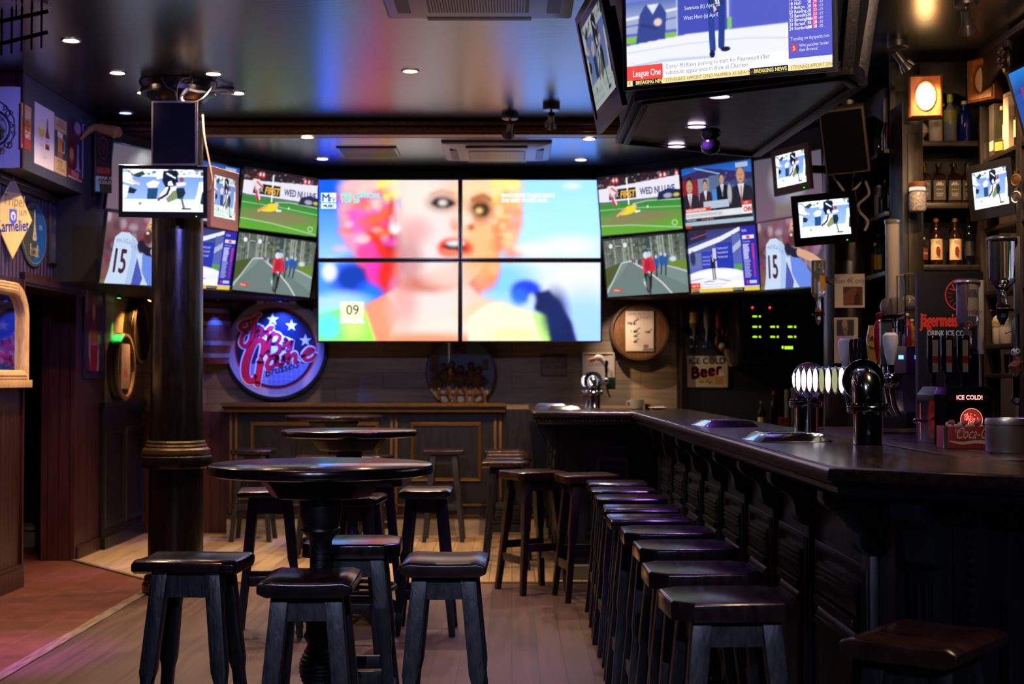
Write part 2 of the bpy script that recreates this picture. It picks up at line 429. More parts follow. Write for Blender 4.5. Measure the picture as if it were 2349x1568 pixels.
for y0, y1, z0, z1, mm in ((10.70, 10.85, 3.335, 3.349, black_matt), (10.66, 10.85, 3.31, 3.335, gold_painted_lit), (10.685, 10.85, 3.295, 3.31, black_matt), (10.69, 10.85, 3.262, 3.295, gold_painted_lit), (10.72, 10.855, 3.242, 3.262, gold_painted_lit)):
    c.box(-3.1, 3.3, y0, y1, z0, z1, mm)
struct('trim_4', c, .004)
# ================================================================ walls
tile = planks('grey_board_tiles', ('9c8f84', '82766c'), 1.17, .145, .002, '3c352f', 'XZ', .37, (.4, .6), (2.2, 24, 1), .75, .2)
navy = grain('navy_wall_paint', '131b26', '1a2430', (1, 1, 1), 6, (.4, .6), .05)
struct('wall_back', MB().box(-3.6, 1.53, 12.95, 13.1, 0, 3.24, tile))
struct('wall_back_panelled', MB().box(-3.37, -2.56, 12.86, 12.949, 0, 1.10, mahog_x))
struct('wall_back_navy', MB().box(1.53, 3.4, 12.95, 13.1, 0, 3.24, navy))
w = MB().box(-5.2, 3.4, -3.3, -3.2, 0, CZ, black_matt); struct('wall_front', w)
dark_brown = grain('dark_brown_wall', '140e0c', '1f1613', (2, 2, 12), 4, (.4, .6), .1)
struct('wall_right', MB().box(3.3, 3.4, -3.2, 12.95, 0, CZ, dark_brown))
w = MB()
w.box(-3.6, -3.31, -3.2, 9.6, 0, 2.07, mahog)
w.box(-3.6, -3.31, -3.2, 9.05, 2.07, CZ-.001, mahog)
struct('wall_left', w)
struct('wall_left_header', MB().box(-3.6, -3.325, 9.6, 10.98, 2.07, 2.73, purple_boards).box(-3.6, -3.325, 9.05, 9.6, 2.07, 2.73, purple_boards))
struct('wall_left_pier', MB().box(-3.61, -3.372, 10.982, 12.95, 0, 3.24, mahog))
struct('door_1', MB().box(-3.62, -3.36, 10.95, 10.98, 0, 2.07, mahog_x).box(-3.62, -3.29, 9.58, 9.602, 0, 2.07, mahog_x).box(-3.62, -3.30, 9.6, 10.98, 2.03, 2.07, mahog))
t = MB()
t.box(-3.325, -3.29, 9.6, 10.98, 2.05, 2.12, mahog); t.box(-3.325, -3.295, 9.1, 10.98, 2.66, 2.73, black_matt).box(-3.325, -3.28, 9.1, 10.98, 2.69, 2.71, mahog)
struct('trim_5', t, .006)
struct('baseboard_left', MB().box(-3.31, -3.28, -3.2, 9.6, 0, .13, mahog).box(-3.31, -3.29, -3.2, 9.6, .13, .15, mahog).box(-3.37, -3.345, 11.0, 11.6, 0, .1, mahog), .004)
struct('wall_corridor', MB().box(-5.2, -5.1, 8, 13.3, 0, 2.6, black_matt).box(-5.1, -3.61, 13.2, 13.3, 0, 2.6, black_matt).box(-5.1, -3.6, 8, 13.2, 2.45, 2.6, black_matt).box(-5.1, -3.6, 7.9, 8, 0, 2.45, black_matt))
soff = grain('grey_blue_soffit', '2c323c', '353c47', (1, 1, 1), 5, (.4, .6), .03)
struct('wall_left_soffit', MB().box(-3.6, -3.12, 9.06, 10.66, 2.735, CZ-.001, soff), .004)
struct('trim_6', MB().box(-3.6, -3.115, 9.035, 9.055, 2.735, CZ-.001, mahog).box(-3.165, -3.115, 9.02, 9.04, 2.735, CZ-.001, dark_brown), .004)
# black bulkheads that carry the two corner banks of screens
for nm, pts in (('wall_left_bulkhead', [(-1.72, 12.55), (-2.34, 11.82), (-2.78, 11.02), (-3.02, 10.30), (-3.36, 10.30), (-3.36, 12.94), (-1.72, 12.94)]),
                ('wall_right_bulkhead', [(.72, 12.55), (1.48, 11.82), (1.97, 10.98), (2.36, 10.08), (3.28, 10.08), (3.28, 12.94), (.72, 12.94)])):
    struct(nm, MB().prism(pts, 2.10, 3.236, black_matt, 'Z'))
struct('wall_back_header', MB().box(-1.71, .71, 12.5, 12.94, 2.95, 3.236, black_matt))
tile_l = planks('beige_board_tiles_side', ('a09078', '8a7c68'), 1.17, .145, .002, '3c352f', 'YZ', .37, (.4, .6), (2.2, 24, 1), .75, .2)
struct('wall_left_tiled', MB().box(-3.3719, -3.36, 11.75, 12.94, 1.2, 2.1, tile_l))
rope = MB().box(1.50, 1.57, 12.88, 12.95, 0, 2.1, black_matt)
for i in range(46):
    rope.ball((1.535, 12.875, 1.0+i*.024), .016, gold, 8, 5, (1, .7, 1))
struct('trim_7', rope)
# black panelled wainscot along the left wall
w = MB().box(-3.372, -3.34, 11.62, 12.94, 0, 1.20, bar_wood).box(-3.372, -3.32, 11.60, 12.94, 1.16, 1.20, bar_wood)
MBR = Matrix.Translation((-3.34, 12.28, 0)) @ Matrix.Rotation(PI/2, 4, 'Z')
w.M = MBR
for a, b in ((-.6, -.05), (.03, .6)):
    w.frame(a, b, .16, .98, 0, [(0, 0), (.01, .015), (.03, .018), (.045, .006), (.06, .0)], bar_wood)
w.M = Matrix()
w.box(-3.34, -3.31, 11.6, 12.9, 0, .1, bar_wood)
struct('wall_left_wainscot', w)
# ================================================================ columns
col_m = grain('black_iron_column', '0a0807', '120e0c', (7, 7, 1.2), 7, (.16, .32), .12, spec=.7)
brass_worn = grain('worn_bronze', '2a1e14', '5a4028', (20, 20, 30), 5, (.25, .45), .25, metal=.6)
def column(x, y, nm):
    s = MB().lathe([(.178, .0), (.176, 1.0), (.170, 1.2), (.163, 3.05), (.158, 3.1)], col_m, 40)
    root = struct(nm, s); root.location = (x, y, 0)
    b = MB().lathe([(.20, .0), (.215, .02), (.215, .06), (.20, .08), (.205, .09), (.20, .11), (.18, .125)], col_m, 40)
    o = b.build('base_ring', root)
    b = MB().lathe([(.185, 1.035), (.232, 1.03), (.232, 1.005), (.215, .92), (.232, .92), (.232, .915), (.18, .912)], col_m, 12, smooth=False)
    b = MB().lathe([(.172, .815), (.232, .815), (.236, .825), (.236, .885), (.232, .895), (.178, .895)], col_m, 10, smooth=False)
    b.build('octagonal_collar', root, .004)
    b = MB().lathe([(.175, .893), (.212, .893), (.222, .91), (.218, .935), (.205, .945), (.196, .95), (.2, .958), (.195, .968), (.186, .972), (.19, .982), (.184, .992), (.168, .995)], brass_worn, 40)
    b.build('bronze_moulding', root)
    b = MB().lathe([(.158, 3.08), (.166, 3.10), (.16, 3.13), (.165, 3.22), (.215, 3.265), (.245, 3.27), (.245, 3.30), (.235, 3.305), (.255, 3.345), (.1, 3.349)], col_m, 32)
    b.build('capital', root)
    return root
CLX, CLY, CRX, CRY = -2.206, 9.36, 2.235, 9.42
column(CLX, CLY, 'column_1'); column(CRX, CRY, 'column_2')
# ================================================================ corridor steps
s = MB(); pale = grain('pale_step_stone', '8d8a92', 'a5a2aa', (3, 3, 3), 6, (.5, .7), .05)
for i in range(3):
    s.box(-5.09, -3.62, 11.85+i*.3, 13.19, i*.17, (i+1)*.17, pale if i < 1 else black_matt).box(-5.09, -3.62, 11.83+i*.3, 11.87+i*.3, (i+1)*.17-.03, (i+1)*.17, pale if i < 1 else black_matt)
struct('floor_steps', s)
# ================================================================ stools
def seat_poly(w, d, ch):
    a, b = w/2, d/2
    if ch <= 0: return [(-a, -b), (a, -b), (a, b), (-a, b)]
    return [(-a+ch, -b), (a-ch, -b), (a, -b+ch), (a, b-ch), (a-ch, b), (-a+ch, b), (-a, b-ch), (-a, -b+ch)]
def offset_poly(P, t):
    """move a counter-clockwise outline inwards by t"""
    n = len(P); out = []
    for i in range(n):
        a, b, c_ = Vector(P[i-1]), Vector(P[i]), Vector(P[(i+1) % n])
        d1, d2 = (b-a).normalized(), (c_-b).normalized()
        n1, n2 = Vector((-d1.y, d1.x)), Vector((-d2.y, d2.x))
        q = (n1+n2); k = max(q.dot(n1), .2)
        out.append(tuple(b+q*(t/k)))
    return out
SH = .79
def make_stool(w, d, ch, frame_m, seat_m):
    t = thing('bar_stool', 'x', 'stool')
    P = seat_poly(w, d, ch); s = MB()
    if ch > 0:
        rings = [(SH-.052, 0), (SH-.006, 0), (SH, .006)]
        s.loft([[(x, y, z) for x, y in offset_poly(P, i)] for z, i in rings], seat_m)
        s.build('seat', t, .002)
    else:
        n = 10; rings = []                 # gently dished top with rolled long edges
        for i in range(n+1):
            y = -d/2+d*i/n; q = abs(2*i/n-1)
            z = SH-.006+.006*q**2-(.012 if i in (0, n) else 0)
            zb = SH-.047+(.012 if i in (0, n) else 0)
            rings.append([(-w/2, y, zb), (w/2, y, zb), (w/2, y, z), (w/2-.012, y, z+.004), (-w/2+.012, y, z+.004), (-w/2, y, z)])
        s.loft(rings, seat_m); s.build('seat', t, .005, 3)
    tx, ty, bx, by = w/2-.085, d/2-.062, w/2-.012, d/2+.008
    zt = SH-.049; zs = [zt, zt-.08, .42, .385, .2, .0]; ws = [.054, .054, .052, .040, .040, .036]
    ap = MB()
    for sx in (-1, 1):
        for sy in (-1, 1):
            l = MB(); rings = []
            for z, wd in zip(zs, ws):
                k = 1-z/zt; x, y = sx*(tx+(bx-tx)*k), sy*(ty+(by-ty)*k); h = wd/2
                rings.append([(x-h, y-h, z), (x+h, y-h, z), (x+h, y+h, z), (x-h, y+h, z)])
            l.loft(rings[::-1], frame_m); l.build('leg', t, .004)
    ap.box(-tx, tx, -ty-.016, -ty+.006, zt-.078, zt, frame_m).box(-tx, tx, ty-.006, ty+.016, zt-.078, zt, frame_m)
    ap.box(-tx-.016, -tx+.006, -ty, ty, zt-.078, zt, frame_m).box(tx-.006, tx+.016, -ty, ty, zt-.078, zt, frame_m)
    ap.build('apron', t)
    for z, ax in ((.30, 'x'), (.30, 'x-'), (.22, 'y'), (.22, 'y-')):
        k = 1-z/zt; x, y = tx+(bx-tx)*k, ty+(by-ty)*k; sg = -1 if '-' in ax else 1
        s = MB()
        if ax[0] == 'x': s.cbox((0, sg*y, z), (2*x, .022, .05), frame_m)
        else: s.cbox((sg*x, 0, z), (.022, 2*y, .05), frame_m)
        s.build('stretcher', t, .002)
    return t
st_rect = make_stool(.35, .285, 0, stool_black, stool_seat)
st_rect_worn = make_stool(.35, .285, 0, stool_black, stool_worn)
st_oct = make_stool(.36, .335, .055, stool_black, stool_seat)
st_brown = make_stool(.36, .335, .03, grain('stool_brown_paint', '17100d', '271a14', (6, 6, 2), 9, (.3, .55), .25), stool_worn)
GB, GT, GS, GW = 'stools along the long bar front', 'stools around the tall round tables', 'stools at the short side of the bar', 'stools against the back ledge'
STOOLS = [
 (st_oct, .61, 4.04, 3, 'dark bar stool with clipped seat corners, first from the camera along the long bar', GB),
 (st_oct, .61, 4.62, 1, 'dark bar stool with clipped seat corners, second from the camera along the long bar', GB),
 (st_oct, .635, 5.25, 2, 'dark bar stool with clipped seat corners, third from the camera along the long bar', GB),
 (st_oct, .625, 5.77, 0, 'dark bar stool with clipped seat corners, fourth from the camera along the long bar', GB),
 (st_rect, .60, 6.30, 1, 'black bar stool with dished seat, fifth from the camera along the long bar', GB),
 (st_rect, .61, 6.78, -2, 'black bar stool with dished bluish seat, sixth from the camera along the long bar', GB),
 (st_oct, .61, 7.36, 1, 'dark bar stool, seventh from the camera in the row along the bar', GB),
 (st_oct, .615, 7.87, -1, 'dark bar stool, eighth from the camera in the row along the bar', GB),
 (st_rect, .62, 8.42, 1, 'dark bar stool, ninth and last in the row along the bar', GB),
 (st_rect_worn, .99, 3.42, 52, 'brown topped bar stool alone below the near corner of the bar', None),
 (st_brown, .135, 9.42, 28, 'brown worn bar stool standing at the outer corner of the bar', None),
 (st_brown, .475, 9.10, 12, 'brown worn bar stool standing before the dark short front of the bar', None),
 (st_rect_worn, -.045, 10.55, 0, 'bar stool with green-lit seat, first of four along the short side of the bar', GS),
 (st_rect, -.035, 11.08, 3, 'bar stool with dark seat, second of four along the short side of the bar', GS),
 (st_rect_worn, -.03, 11.65, 0, 'bar stool with green-lit seat, third of four along the short side of the bar', GS),
 (st_rect, -.06, 12.22, 0, 'bar stool with dark seat, farthest of four along the short side of the bar', GS),
 (st_rect, -.585, 12.28, 0, 'black bar stool standing against the back ledge under the copper relief disc', GW),
 (st_rect, -2.23, 12.3, 0, 'black bar stool at the end of the back ledge under the round logo sign', GW),
 (st_rect, -1.09, 4.90, -4, 'black bar stool with scuffed front edge, at the column side of the front round table', GT),
 (st_rect, -.625, 4.44, 91, 'black bar stool in front of the front round table, hiding its pedestal', GT),
 (st_rect_worn, -.225, 4.87, 89, 'bar stool with reddish seat standing at the bar side of the front round table', GT),
 (st_oct, -.60, 5.40, 2, 'dark red topped bar stool tucked directly behind the front table pedestal', GT),
 (st_rect_worn, -.475, 7.92, 90, 'bar stool with orange-tinted seat at the bar side of the middle round table', GT),
 (st_rect_worn, -1.33, 7.86, 8, 'bar stool with worn gold-edged seat at the column side of the middle round table', GT),
 (st_rect, -.82, 7.45, 85, 'black bar stool just behind the front round table, before the middle table pedestal', GT),
 (st_oct, -.86, 8.82, 4, 'dark bar stool behind the middle round table pedestal', GT),
 (st_rect_worn, -1.52, 11.2, 5, 'bar stool with brightly lit seat edge beside the farthest round table pedestal', GT),
 (st_rect, -1.12, 11.3, 80, 'black bar stool seen between the middle and the farthest round table', GT),
]
used = set()
for pr, x, y, rz, lab, grp in STOOLS:
    if id(pr) not in used:
        used.add(id(pr)); o = pr; o.location = (x, y, 0); o.rotation_euler = (0, 0, R(rz)); tag(o, lab, 'stool', grp)
    else:
        o = dup(pr, lab, (x, y, 0), R(rz), grp)
        if grp is None and 'group' in o: del o['group']
# ================================================================ tall round tables
def make_table():
    t = thing('round_bar_table', 'x', 'table')
    MB().lathe([(.05, 1.056), (.386, 1.056), (.397, 1.060), (.4, 1.066), (.4, 1.085), (.397, 1.092), (.392, 1.095), (.01, 1.095)], table_wood, 64).build('table_top', t)
    MB().lathe([(.165, .975), (.18, .98), (.215, 1.03), (.22, 1.04), (.22, 1.0559)], bar_wood, 8, smooth=False, ph=PI/8).build('under_block', t, .004)
    prof = [(.09, .976), (.078, .972), (.076, .955), (.075, .92), (.072, .90), (.066, .875), (.064, .868), (.070, .866), (.072, .858), (.066, .85), (.052, .838), (.044, .826),
            (.040, .82), (.0385, .78), (.0385, .70), (.042, .64), (.05, .585), (.052, .56), (.052, .50), (.058, .49), (.06, .48), (.056, .472), (.05, .466), (.046, .452), (.05, .44)]
    for i in range(9):
        z = .435-i*.0145; r = .052+.024*math.sin(PI*(i+.8)/10)
        prof += [(r-.004, z), (r, z-.004), (r, z-.009), (r-.004, z-.0125)]
    prof += [(.05, .30), (.045, .285), (.06, .27), (.065, .25), (.06, .06), (.05, .05)]
    MB().lathe(prof, black_wood, 32).build('pedestal', t)
    f = MB().ring((0, 0, .17), .27, .016, bar_wood, n=40)
    for k in range(4):
        a = k*PI/2+PI/4; f.beam((.05*math.cos(a), .05*math.sin(a), .17), (.27*math.cos(a), .27*math.sin(a), .17), .022, .022, bar_wood)
    f.build('foot_ring', t)
    for k in range(4):
        a = k*PI/2; l = MB(Matrix.Rotation(a, 4, 'Z'))
        l.prism([(.04, .05), (.10, .13), (.2, .11), (.30, .07), (.36, .045), (.36, .0), (.28, .0), (.22, .03), (.12, .04)], -.025, .025, black_wood)
        l.build('foot', t, .005)
    return t
tb = make_table(); GTB = 'tall round tables'
tb.location = (-.684, 5.1, 0); tb.rotation_euler = (0, 0, R(20)); tag(tb, 'tall round dark wood table nearest the camera, on a turned pedestal', 'table', GTB)
dup(tb, 'tall round dark wood table in the middle of the line of three', (-.962, 8.42, 0), R(35), GTB)
dup(tb, 'tall round dark wood table farthest back, before the panelled ledge', (-1.47, 11.72, 0), R(10), GTB)
# ================================================================ the bar
bar_out = [(.145, 12.58), (.145, 9.75), (.82, 9.75), (.83, 3.745), (1.23, 3.40), (1.78, 2.93)]
bar_in = [(2.02, 3.36), (1.46, 3.92), (1.31, 4.36), (1.31, 4.9), (1.34, 5.3), (1.34, 10.6), (1.28, 11.0), (.6, 11.0), (.6, 12.58)]
BT = 1.167
bt = thing('bar_worktop', 'long dark polished wooden bar top with a worn moulded edge', 'worktop', (0, 0, 0))
poly = bar_out+bar_in
MB().loft([[(x, y, z) for x, y in offset_poly(poly, i)] for z, i in ((BT-.036, .0), (BT-.012, 0), (BT-.004, .004), (BT-.003, .016), (BT, .020))], top_wood).build('slab', bt)
e = MB().loft([[(x, y, z) for x, y in offset_poly(poly, i)] for z, i in ((BT-.085, .05), (BT-.07, .03), (BT-.055, .028), (BT-.045, .012), (BT-.0365, .012))], bar_wood)
for i in range(27):
    e.ball((.165+i*.0245, 9.765, BT-.06), .010, bar_wood, 6, 4)
e.build('edge_moulding', bt)
bc = thing('bar_counter', 'dark panelled bar counter with scrolled brackets, running back from the near corner', 'bar', (0, 0, 0))
car_out = [(.33, 12.56), (.33, 9.98), (1.03, 9.98), (1.03, 3.837), (1.36, 3.55), (1.9, 3.085)]
car_in = [(2.0, 3.32), (1.42, 3.96), (1.27, 4.4), (1.27, 10.5), (.56, 10.9), (.56, 12.56)]
MB().prism(car_out+car_in, .0, BT-.0855, bar_wood, 'Z').build('carcass', bc)
def on_edge(a, b):
    """frame on the face from a to b: local x along it, -y outwards"""
    a, b = Vector(a), Vector(b); d = b-a
    return Matrix.Translation((a.x, a.y, 0)) @ Matrix.Rotation(math.atan2(d.y, d.x), 4, 'Z'), d.length
def bar_panel(M, x0, x1, frame_m=bar_wood):
    p = MB(M)
    p.frame(x0, x1, .17, .86, 0, [(0, 0), (0, .012), (.012, .016), (.03, .014), (.036, .002)], frame_m)
    a, b = x0+.07, x1-.07
    p.box(a, b, -.02, 0, .70, .80, frame_m)
    for z in (.785, .765, .745): p.box(a-.004, b+.004, -.028, -.02, z-.006, z+.004, frame_m)
    p.prism([(a+.0, .69), (a, .66), (b, .66), (b, .69)], -.034, 0, frame_m)
    p.frame(a, b, .23, .655, 0, [(0, 0), (0, .012), (.01, .022), (.03, .03), (.05, .03)], frame_m)
    p.box(a+.05, b-.05, -.03, 0, .28, .605, frame_m)
    p.box(a+.03, b-.03, -.04, -.0, .60, .625, frame_m)
    p.build('bar_panel', bc, .003)
def pilaster(M, x, w=.09):
    p = MB(M).box(x-w/2, x+w/2, -.026, 0, .16, .90, bar_wood).box(x-w/2-.008, x+w/2+.008, -.034, 0, .10, .2, bar_wood)
    for k in (-1, 0, 1): p.box(x+k*.022-.005, x+k*.022+.005, -.032, -.026, .25, .86, bar_wood)
    p.build('pilaster', bc, .003)
    q = MB(M); pr = [(0, .9), (-.03, .9), (-.045, .905), (-.062, .92), (-.07, .945), (-.072, .97), (-.082, .995), (-.105, 1.015), (-.135, 1.03), (-.15, 1.045), (-.155, 1.06), (-.155, 1.0795), (0, 1.0795)]
    q.prism(pr, x-.042, x+.042, grain('corbel_paint', '10141b', '171d26', (5, 5, 5), 5, (.3, .45), .1), 'X'); q.build('corbel', bc, .004)
M, Ln = on_edge((1.03, 9.98), (1.03, 3.837))
ys = [9.72, 9.0, 8.3, 7.6, 6.9, 6.2, 5.52, 4.87, 4.05]
for i, y in enumerate(ys):
    pilaster(M, 9.98-y, .09)
    if i: bar_panel(M, 9.98-ys[i-1]+.075, 9.98-y-.075)
M, Ln = on_edge((.33, 12.56), (.33, 9.98))
for i in range(4): pilaster(M, .12+i*.79)
for i in range(3): bar_panel(M, .2+i*.79, .83+i*.79)
M, Ln = on_edge((.33, 9.98), (1.03, 9.98))
MB(M).frame(.18, .56, .3, .93, 0, [(0, 0), (.004, .012), (.02, .012), (.026, 0)], bar_wood).frame(.26, .50, .3, .85, 0, [(0, 0), (.0, .016), (.02, .024), (.032, .012), (.035, 0)], gold).frame(.315, .445, .36, .79, 0, [(0, 0), (.0, .012), (.02, .018), (.03, .018), (.04, .0)], bar_wood).build('gilt_panel', bc)
MB(M).box(.0, .70, -.1, 0, 0, .1, pm('grey_kick_board', (.1, .095, .1), .5)).build('kick_board', bc)
M, Ln = on_edge((1.03, 3.837), (1.9, 3.085))
pilaster(M, .10)
p = MB(M).frame(.30, 1.1, .2, .84, 0, [(0, 0), (0, .02), (.02, .03), (.05, .024), (.06, .004)], bar_wood).frame(.42, 1.1, .3, .72, 0, [(0, 0), (.01, .014), (.03, .006)], bar_wood)
for i in range(34): p.ball((.215, -.012, .2+i*.025), .012, bar_wood, 6, 4)
p.box(.17, .26, -.012, 0, .12, 1.05, bar_wood); p.build('carved_panel', bc)
# ================================================================ panelled ledge on the back wall
lg = thing('back_ledge', 'dark panelled ledge with gilt mouldings along the back wall', 'ledge')
MB().box(-2.54, .325, 12.72, 12.94, 0, 1.12, bar_wood).build('body', lg)
MB().box(-2.57, -.05, 12.60, 12.94, 1.135, 1.165, bar_wood).build('shelf_board', lg, .004)
g = MB()
for k in range(100): g.box(-2.57+k*.0252, -2.57+k*.0252+.019, 12.588, 12.602, 1.15, 1.178, gold_lit)
g.box(-2.58, -.05, 12.59, 12.94, 1.166, 1.18, gold); g.box(-2.56, -.06, 12.62, 12.72, 1.10, 1.134, gold)
g.build('gilt_edge', lg, 0)
for a, b in ((X(574, 12.7), X(868, 12.7)), (X(942, 12.7), X(1104, 12.7))):
    fr = MB(); fr.frame(a, b, Z(1104, 12.7), Z(968, 12.7), 12.72, [(0, 0), (0, .012), (.01, .02), (.02, .012), (.026, .016), (.034, 0)], gold_lit); fr.build('gilt_frame', lg)
for px in (530, 542, 898, 909, 1136, 1148):
    MB().box(X(px, 12.7)-.012, X(px, 12.7)+.012, 12.70, 12.72, .2, 1.10, gold_lit).build('gilt_stile', lg, .003)
MB().box(-2.54, .32, 12.68, 12.72, .16, .185, gold).box(-2.54, .32, 12.70, 12.72, .26, .28, gold_lit).build('gilt_baseline', lg, .003)
MB().box(-2.54, .32, 12.69, 12.72, 0, .155, tile).build('tiled_kick', lg)
# ================================================================ service counter behind the bar
sc = thing('service_counter', 'dark service counter behind the bar carrying the red crate and drinks machine', 'counter')
MB().box(1.66, 2.55, 4.95, 8.2, 0, 1.085, black_wood).build('body', sc)
MB().box(1.60, 2.56, 4.88, 8.22, 1.086, 1.12, grain('service_top', '1c1413', '2e201c', (3, 1, 3), 5, (.2, .4), .05)).build('counter_top', sc, .004)
bb = thing('back_shelf_counter', 'dark low counter under the equipment rack at the back of the bar', 'counter')
MB().box(1.75, 2.9, 11.4, 12.1, 0, .93, black_wood).build('body', bb)
MB().box(1.72, 2.9, 11.36, 12.1, .931, .96, grain('worn_brown_shelf', '2a1c14', '3c2a20', (3, 3, 3), 5, (.3, .5), .05)).build('counter_top', bb)
# ================================================================ pictures on the screens
lcd = attr_mat('lit_display', 1.0)
def pic_singer():
    p = Pic(320, 184, 'cfe4fb')
    U = lambda x: (x-14)/1311; V = lambda y: (y-16)/756
    def el(x, y, rx, ry, c_, al=1, soft=.5, rot=0): p.ell(U(x), V(y), rx/1311, ry/756, c_, al, soft, rot)
    def po(pts, c_, al=1): p.poly([(U(a), V(b)) for a, b in pts], c_, al)
    p.grad(0, .3, '1d50d8', '7c98e8', 0, .4); p.grad(.3, .52, '7c98e8', 'c4d0f6', 0, .4); p.grad(.52, 1.01, 'b4c8f4', 'd8e4fb', 0, .4)
    p.grad(0, .5, 'c4dcf6', 'd6ebff', .4, 1); p.grad(.5, 1.01, 'f2f6ff', 'd4e0f8', .4, 1)
    for a in ((1180, 335, 150, 50), (1000, 360, 100, 40), (1250, 480, 200, 90), (1190, 45, 40, 14)): el(*a, 'ffffff', .9, 1)
    el(860, 480, 140, 90, 'a4c0fa', .9, 1); el(1250, 680, 120, 140, 'c0d0f0', .8, 1); el(60, 80, 60, 70, '1648d0', .8, 1)
    po([(15, 400), (420, 400), (420, 520), (250, 600), (15, 560)], '3a70d8', .8); el(180, 470, 100, 80, '12387c', 1, .7); el(65, 440, 34, 44, 'ffffff', 1, .6); el(310, 540, 100, 60, '2868dc', .9, .8); el(120, 590, 130, 50, 'd4e2fb', .9, .9)
    # hair
    el(250, 200, 140, 190, 'e8a8b4', 1, .3)
    for a in ((190, 60, 80, 60, 'f4ccd0'), (170, 150, 60, 70, 'e8b0c0'), (290, 70, 90, 70, 'f8d8d0'), (240, 150, 80, 60, 'f0948c'), (200, 230, 50, 80, 'e070c0'), (245, 245, 40, 60, 'f848e0'), (310, 220, 70, 90, 'f86a48'), (290, 320, 90, 80, 'f04430'), (330, 380, 90, 110, 'e8382c'), (360, 300, 40, 120, 'b82c24'), (190, 300, 50, 50, 'e8a0c8'), (240, 370, 50, 50, 'f85098'), (285, 440, 45, 60, 'f040b0'), (350, 460, 60, 90, 'd83028'), (375, 510, 30, 40, 'c04c9c'), (350, 50, 60, 60, 'f8e070'), (400, 30, 60, 70, 'fcf0b0'), (480, 30, 90, 70, 'f0f0ee')): el(*a, 1, .6)
    for a in ((860, 40, 90, 60, 'fce890'), (830, 100, 70, 60, 'f8d878'), (890, 130, 60, 60, 'f8b878'), (900, 220, 50, 70, 'f0a088'), (850, 210, 60, 80, 'f8a068'), (880, 290, 50, 60, 'f4a888'), (820, 300, 50, 80, 'ec6848'), (920, 190, 30, 40, 'e8b0a8'), (780, 430, 60, 90, 'f4844c'), (820, 420, 25, 35, 'f8b890'), (725, 510, 40, 60, 'e85c68'), (760, 480, 30, 40, 'f09080')): el(*a, 1, .6)
    p.speck(U(110), V(30), U(380), V(360), 46, .02, ['ffe0dc', 'f860b8', 'ff7858', 'fff4f4', 'd050c0'], .5); p.speck(U(790), V(30), U(940), V(380), 34, .02, ['ffe0b0', 'ff9a6a', 'e88a80', 'fff0d8'], .5)
    # neck, shoulders
    po([(405, 440), (400, 510), (230, 600), (270, 775), (1000, 775), (960, 620), (770, 570), (700, 500), (690, 440)], 'ffd2c2'); po([(230, 600), (330, 545), (400, 640), (330, 775), (260, 775)], 'ff9070', .8); el(560, 610, 170, 110, 'fff0ec', 1, 1); el(620, 700, 200, 60, 'fff2e8', 1, 1); el(520, 770, 260, 36, 'ff9674', .9, 1); el(420, 560, 60, 130, 'f0b4b4', .8, 1); el(760, 640, 90, 60, 'ffd8b8', .9, 1)
    # face
    po([(400, 20), (405, 260), (440, 420), (520, 500), (600, 532), (680, 515), (760, 430), (805, 280), (800, 20)], 'fbd4c4'); el(530, 260, 120, 260, 'fdf0f0', 1, .9); el(480, 90, 90, 90, 'fff2ea', 1, 1); el(470, 260, 70, 60, 'f4b8b8', .8, 1); el(440, 400, 60, 110, 'c89498', .8, 1); el(520, 500, 110, 40, 'c87868', .9, .9); el(600, 470, 90, 40, 'fcd8d0', .9, 1); el(750, 320, 80, 160, 'ffb888', .9, .9); el(740, 90, 80, 90, 'ffd8a8', .8, 1); el(700, 120, 30, 130, 'ffdcc0', .8, 1)
    el(376, 205, 28, 68, 'ffd8dc', 1, .4); el(372, 250, 26, 26, 'ffffff', 1, .5); el(372, 200, 8, 40, 'e08c90', .7, .8); el(355, 150, 14, 50, 'c0301c', .8, .7)
    el(595, 125, 66, 40, '8c5040', .8, 1.1); po([(535, 132), (560, 105), (600, 100), (645, 115), (660, 135), (620, 152), (570, 150)], '1c0c08'); el(596, 127, 20, 14, 'f4ece8', 1, .6); p.line([(U(540), V(85)), (U(590), V(66)), (U(650), V(82))], .016, 'd09050', .8)
    el(758, 155, 56, 62, '7a3418', .9, .9); po([(715, 150), (740, 130), (785, 130), (803, 160), (785, 195), (745, 190)], '240c06'); el(750, 165, 16, 14, 'f0c890', 1, .6); p.line([(U(720), V(112)), (U(770), V(92)), (U(800), V(110))], .03, 'a04c20', .8)
    el(650, 232, 20, 30, 'f09c88', .7, .9); el(690, 205, 26, 30, 'ffe8d8', .9, .9); el(712, 245, 18, 16, 'a83c24', .9, .8); el(655, 245, 8, 8, 'd88070', .8, .8)
    el(640, 340, 68, 44, 'dc4030', 1, .35); el(625, 368, 50, 20, 'f08070', 1, .5); po([(590, 335), (625, 318), (670, 330), (700, 345), (670, 356), (620, 352)], '140404'); el(648, 322, 34, 12, 'ffffff', 1, .5); el(700, 348, 24, 30, 'c83a24', .7, .8)
    # blouse, dark figure
    po([(14, 640), (130, 610), (235, 625), (285, 775), (14, 775)], 'a4f070'); el(60, 700, 70, 70, '78ecc0', .9, 1); el(180, 700, 50, 60, 'd0f890', .9, 1); po([(700, 660), (790, 590), (850, 580), (1065, 650), (1085, 775), (700, 775)], 'fdfce4'); po([(1000, 630), (1068, 650), (1085, 775), (1050, 775), (1020, 700)], 'b4f484', .8); el(920, 740, 120, 30, 'e0f8a0', .6, 1)
